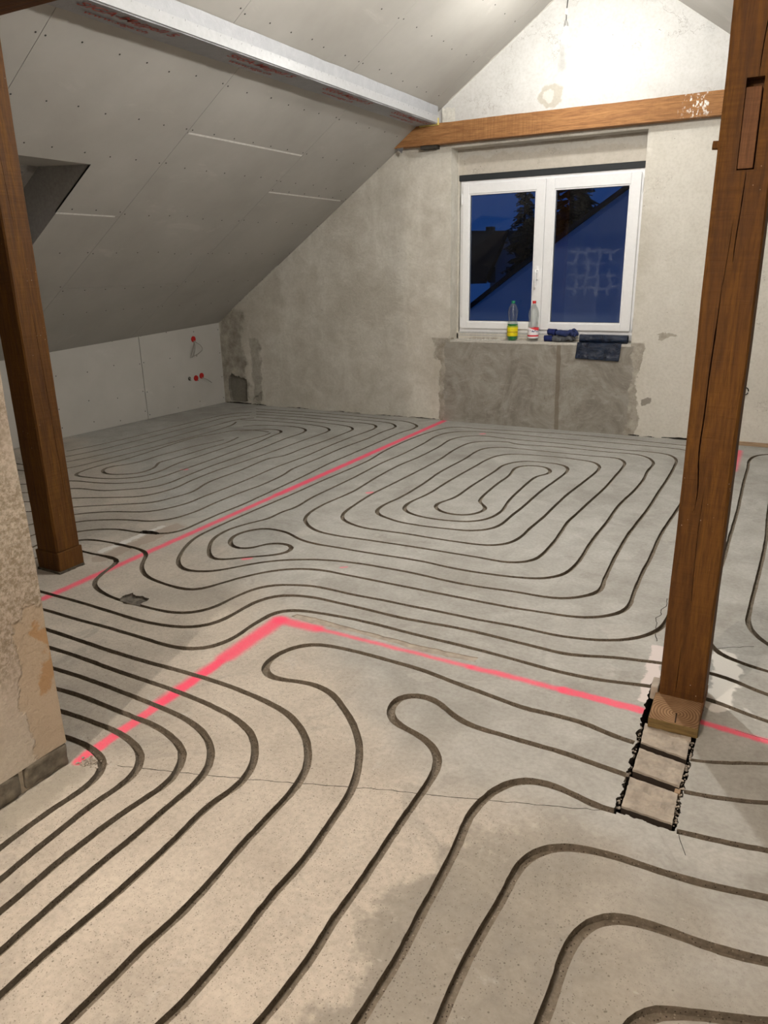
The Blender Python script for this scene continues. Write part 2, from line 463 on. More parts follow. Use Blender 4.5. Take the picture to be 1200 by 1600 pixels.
def mat_endgrain():
    n = NT('end_grain')
    v = n.map(loc=(.209, -2.471, 0))
    d = n.vm('LENGTH', n.vm('MULTIPLY', n.vm('SUBTRACT', n.warp(.004, 9, 3), (-.209, 2.490, .03)), (1, 1, 0)))
    r = n.math('SINE', n.math('MULTIPLY', d, 600))
    c = n.mix(n.ramp(n.noise(12, 4), (.3, 0), (.7, 1)), (.23, .135, .07), (.37, .235, .13))
    c = n.mix(n.math('MULTIPLY', n.step(r, -.2, .9), .75), c, (.12, .06, .03))
    ang = n.seg(n.geo, (-.209, 2.490, .035), (-.205, 2.43, .035))
    c = n.mix(n.step(ang, .003, .0015), c, (.02, .012, .008))
    return n.done(c, .8, n.bump(n.noise(60, 4), .4, .004), .15)

def mat_board(name, a, b):
    n = NT(name)
    m = n.noise(1.4, 5, .6)
    c = n.mix(n.ramp(m, (.35, 0), (.65, 1)), a, b)
    s = n.noise(3.3, 6, .65, vec=n.map((1, .5, 1), loc=(4, 2, 0)), dist=.5)
    c = n.mix(n.math('MULTIPLY', n.step(s, .60, .72), .35), c, tuple(min(1, k*1.25) for k in b))
    return n.done(c, .85, n.bump(n.noise(150, 3), .08, .002), .15)

def mat_membrane():
    n = NT('white_fleece_membrane')
    f = n.noise(9, 6, .7, dist=.8)
    c = n.mix(n.ramp(f, (.3, 0), (.7, 1)), (.35, .36, .385), (.43, .44, .465))
    return n.done(c, .55, n.bump(n.noise(14, 6, .65, dist=1.5), .55, .012), .3)

def mat_membrane_under():
    n = NT('membrane_grey_side')
    f = n.noise(9, 6, .7, dist=.8)
    c = n.mix(n.ramp(f, (.3, 0), (.7, 1)), (.50, .49, .46), (.60, .59, .56))
    return n.done(c, .7, n.bump(n.noise(12, 5, .65), .3, .008), .2)

def mat_glass_pane(smear=False):
    n = NT('double_glazing' + ('_smeared' if smear else ''))
    n.N.remove(n.bsdf)
    tr = n.N.new('ShaderNodeBsdfTransparent'); tr.inputs[0].default_value = (.86, .90, .92, 1)
    gl = n.N.new('ShaderNodeBsdfGlossy'); gl.inputs['Roughness'].default_value = .004
    fr = n.N.new('ShaderNodeFresnel'); fr.inputs[0].default_value = 1.5
    f2 = n.math('MULTIPLY', fr.outputs[0], 1.7, clamp=True)
    mx = n.N.new('ShaderNodeMixShader'); n.L.new(f2, mx.inputs[0]); n.L.new(tr.outputs[0], mx.inputs[1]); n.L.new(gl.outputs[0], mx.inputs[2])
    last = mx.outputs[0]
    if smear:
        df = n.N.new('ShaderNodeBsdfDiffuse'); df.inputs[0].default_value = (.5, .55, .62, 1)
        g = n.warp(.035, 8, 3)
        cell = n.voro(1, 'DISTANCE_TO_EDGE', vec=n.map((9.5, .01, 9.5), vec=g), rand=.22)
        ln = n.math('MULTIPLY', n.step(cell, .22, .04), n.step(n.noise(10, 3), .25, .55))
        area = n.boxd(g, (-1.77, 7.36, 1.47), (.24, .3, .22))
        a = n.math('MULTIPLY', n.math('MULTIPLY', ln, n.step(area, .02, -.03)), .045)
        a = n.math('ADD', a, n.math('MULTIPLY', n.step(n.noise(3, 6, .7, vec=n.map((3, 1, .6))), .5, .7), .010))
        m2 = n.N.new('ShaderNodeMixShader'); n.L.new(a, m2.inputs[0]); n.L.new(last, m2.inputs[1]); n.L.new(df.outputs[0], m2.inputs[2])
        last = m2.outputs[0]
    n.L.new(last, n.out.inputs[0])
    return n.m

def mat_clear(name, tint, rough=.02, fac=1.45, body=None, k=0.0):
    """thin clear plastic"""
    n = NT(name); n.N.remove(n.bsdf)
    tr = n.N.new('ShaderNodeBsdfTransparent'); tr.inputs[0].default_value = tuple(tint)+(1,)
    gl = n.N.new('ShaderNodeBsdfGlossy'); gl.inputs['Roughness'].default_value = .08
    lw = n.N.new('ShaderNodeLayerWeight'); lw.inputs[0].default_value = .45
    f = n.math('ADD', n.math('MULTIPLY', lw.outputs['Facing'], .45), .06, clamp=True)
    mx = n.N.new('ShaderNodeMixShader'); n.L.new(f, mx.inputs[0]); n.L.new(tr.outputs[0], mx.inputs[1]); n.L.new(gl.outputs[0], mx.inputs[2])
    last = mx.outputs[0]
    if body:
        df = n.N.new('ShaderNodeBsdfDiffuse'); df.inputs[0].default_value = tuple(body)+(1,)
        m2 = n.N.new('ShaderNodeMixShader'); m2.inputs[0].default_value = k
        n.L.new(last, m2.inputs[1]); n.L.new(df.outputs[0], m2.inputs[2]); last = m2.outputs[0]
    n.L.new(last, n.out.inputs[0])
    return n.m

def mat_emit(name, col, strength):
    n = NT(name); n.N.remove(n.bsdf)
    e = n.N.new('ShaderNodeEmission'); e.inputs[0].default_value = tuple(col)+(1,); e.inputs[1].default_value = strength
    n.L.new(e.outputs[0], n.out.inputs[0]); return n.m

M_FLOOR = mat_floor(); M_GROOVE = mat_groove(); M_GABLE = mat_gable(); M_REND = mat_rough_plaster()
M_POST = mat_wood('stained_post_timber', (.072, .026, .0045), (.158, .068, .012), 'z')
M_BEAM = mat_wood('sawn_beam_timber', (.225, .098, .034), (.43, .215, .085), 'x', splat=True)
M_BEAM2 = mat_wood('dark_beam_timber', (.085, .033, .012), (.19, .082, .030), 'x')
M_DARKWOOD = mat_wood('dark_tenon_timber', (.12, .050, .018), (.21, .10, .045), 'z')
M_BATTEN = mat_wood('raw_batten', (.30, .20, .12), (.46, .33, .22), 'x')
M_END = mat_endgrain(); M_SIDE = mat_wood('yellowed_block_side', (.13, .085, .03), (.22, .15, .06), 'x', 1.5)
M_BOARD = mat_board('plasterboard_paper', (.37, .355, .325), (.425, .41, .38))
M_BOARDW = mat_board('plasterboard_white', (.42, .405, .375), (.47, .455, .425))
M_GAP = plain('dark_gap', (.05, .043, .035), .9)
M_FILL = plain('white_filler', (.66, .65, .60), .8, bumps=.3)
M_CORE = plain('gypsum_core', (.70, .69, .66), .9)
M_SCREW = plain('black_screw', (.02, .018, .015), .5)
M_MEM = mat_membrane(); M_MEMU = mat_membrane_under()
M_TAPE = plain('white_tape', (.43, .44, .455), .35, var=.05, bumps=.2, bs=60)
M_RED = plain('faded_red_print', (.42, .085, .065), .7, var=.25, vs=30)
M_PVC = plain('white_pvc', (.80, .81, .83), .28, .5, var=.02)
M_PVCG = plain('grey_pvc', (.42, .42, .42), .4, .4)
M_SEAL = plain('black_seal_tape', (.018, .021, .024), .7)
M_METAL = plain('satin_metal', (.55, .55, .56), .35, .5, 1.0)
M_STONE = plain('grey_plinth_stone', (.155, .135, .105), .95, var=.35, vs=35, bumps=1.0, bs=70)
M_MORTAR = plain('lime_mortar', (.50, .45, .37), .95, var=.2, bumps=.6)
M_CEMENT = plain('dusty_cement_top', (.37, .325, .275), .95, var=.22, vs=22, bumps=1.0, bs=55)
M_SOCKET = plain('red_box_plastic', (.42, .012, .010), .45)
M_CABLE = plain('grey_cable', (.26, .25, .22), .5)
M_BLACK = plain('black_flex', (.02, .02, .02), .5)
M_FOAM = plain('yellow_foam', (.62, .50, .16), .9, bumps=.8)
M_SHADEWOOD = plain('shade_black_timber', (.035, .025, .018), .9, bumps=.5)  # sleeper timber coloured near black to paint in the shade of the slots
M_SHAFT = plain('shaft_board', (.33, .325, .32), .8)
# ------------------------------------------------------------------ generic carved plane
def carve(outline, cuts, mp, name, mat, depth_dir, parent=None, shake=0.0, floor_z=0.0):
    """outline: CCW list of 2D points; cuts: list of dict(key, depth, polys=[[2D,...]...], name, mat).
    Returns the face object and one object per cut."""
    vs, fs, owner = [], [], []
    idx = {}
    def vid(p):
        k = (round(p[0], 4), round(p[1], 4))
        if k not in idx: idx[k] = len(vs); vs.append(Vector(k))
        return idx[k]
    def add(poly, own):
        ids = []
        for p in poly:
            i = vid(p)
            if not ids or ids[-1] != i: ids.append(i)
        if ids[0] == ids[-1]: ids.pop()
        if len(set(ids)) < 3: return
        fs.append(ids); owner.append(own)
    add(outline, -1)
    for ci, c in enumerate(cuts):
        for pl in c['polys']: add(pl, ci)
    V, E, F, _, _, OF = delaunay_2d_cdt(vs, [], fs, 0, 1e-5, True)
    lev = []
    for of in OF:
        own = [owner[i] for i in of]
        if -1 not in own: lev.append(None); continue
        best = -1
        for o_ in own:
            if o_ >= 0 and (best < 0 or cuts[o_]['depth'] > cuts[best]['depth']): best = o_
        lev.append(best)
    out = {}
    def bucket(k):
        if k not in out: out[k] = ([], [], {})
        return out[k]
    def put(k, pts):
        VV, FF, ix = bucket(k)
        ids = []
        for p in pts:
            q = tuple(round(c, 6) for c in p)
            if q not in ix: ix[q] = len(VV); VV.append(p)
            ids.append(ix[q])
        if len(set(ids)) == len(ids): FF.append(ids)
    dz = lambda k: 0 if k in (-1, None) else cuts[k]['depth']
    em = {}
    for fi, f in enumerate(F):
        k = lev[fi]
        a, b, c = (V[i] for i in f)
        if (b-a).cross(c-a) < 0: f = list(reversed(f))
        if k is None: continue
        if k == -1 or not cuts[k].get('open'):
            put(k, [mp(V[i].x, V[i].y, dz(k)) for i in f])
        for i in range(3):
            e = (f[i], f[(i+1) % 3]); em.setdefault((min(e), max(e)), []).append((e, k))
    for key, l in em.items():
        if len(l) != 2 or l[0][1] == l[1][1]: continue
        (e, k), (_, k2) = l
        if dz(k) < dz(k2): k, k2 = k2, k; e = l[1][0]
        if abs(dz(k)-dz(k2)) < 1e-6: continue
        a, b = V[e[0]], V[e[1]]
        put(k, [mp(a.x, a.y, dz(k)), mp(b.x, b.y, dz(k)), mp(b.x, b.y, dz(k2)), mp(a.x, a.y, dz(k2))])
    base = mk(name, out[-1][0], out[-1][1], mat, parent)
    res = {}
    for k in out:
        if k < 0: continue
        c = cuts[k]
        o = mk(c['name'], out[k][0], out[k][1], c['mat'], base)
        if c.get('label'): o['label'] = c['label']
        res[c['key']] = o
    return base, res

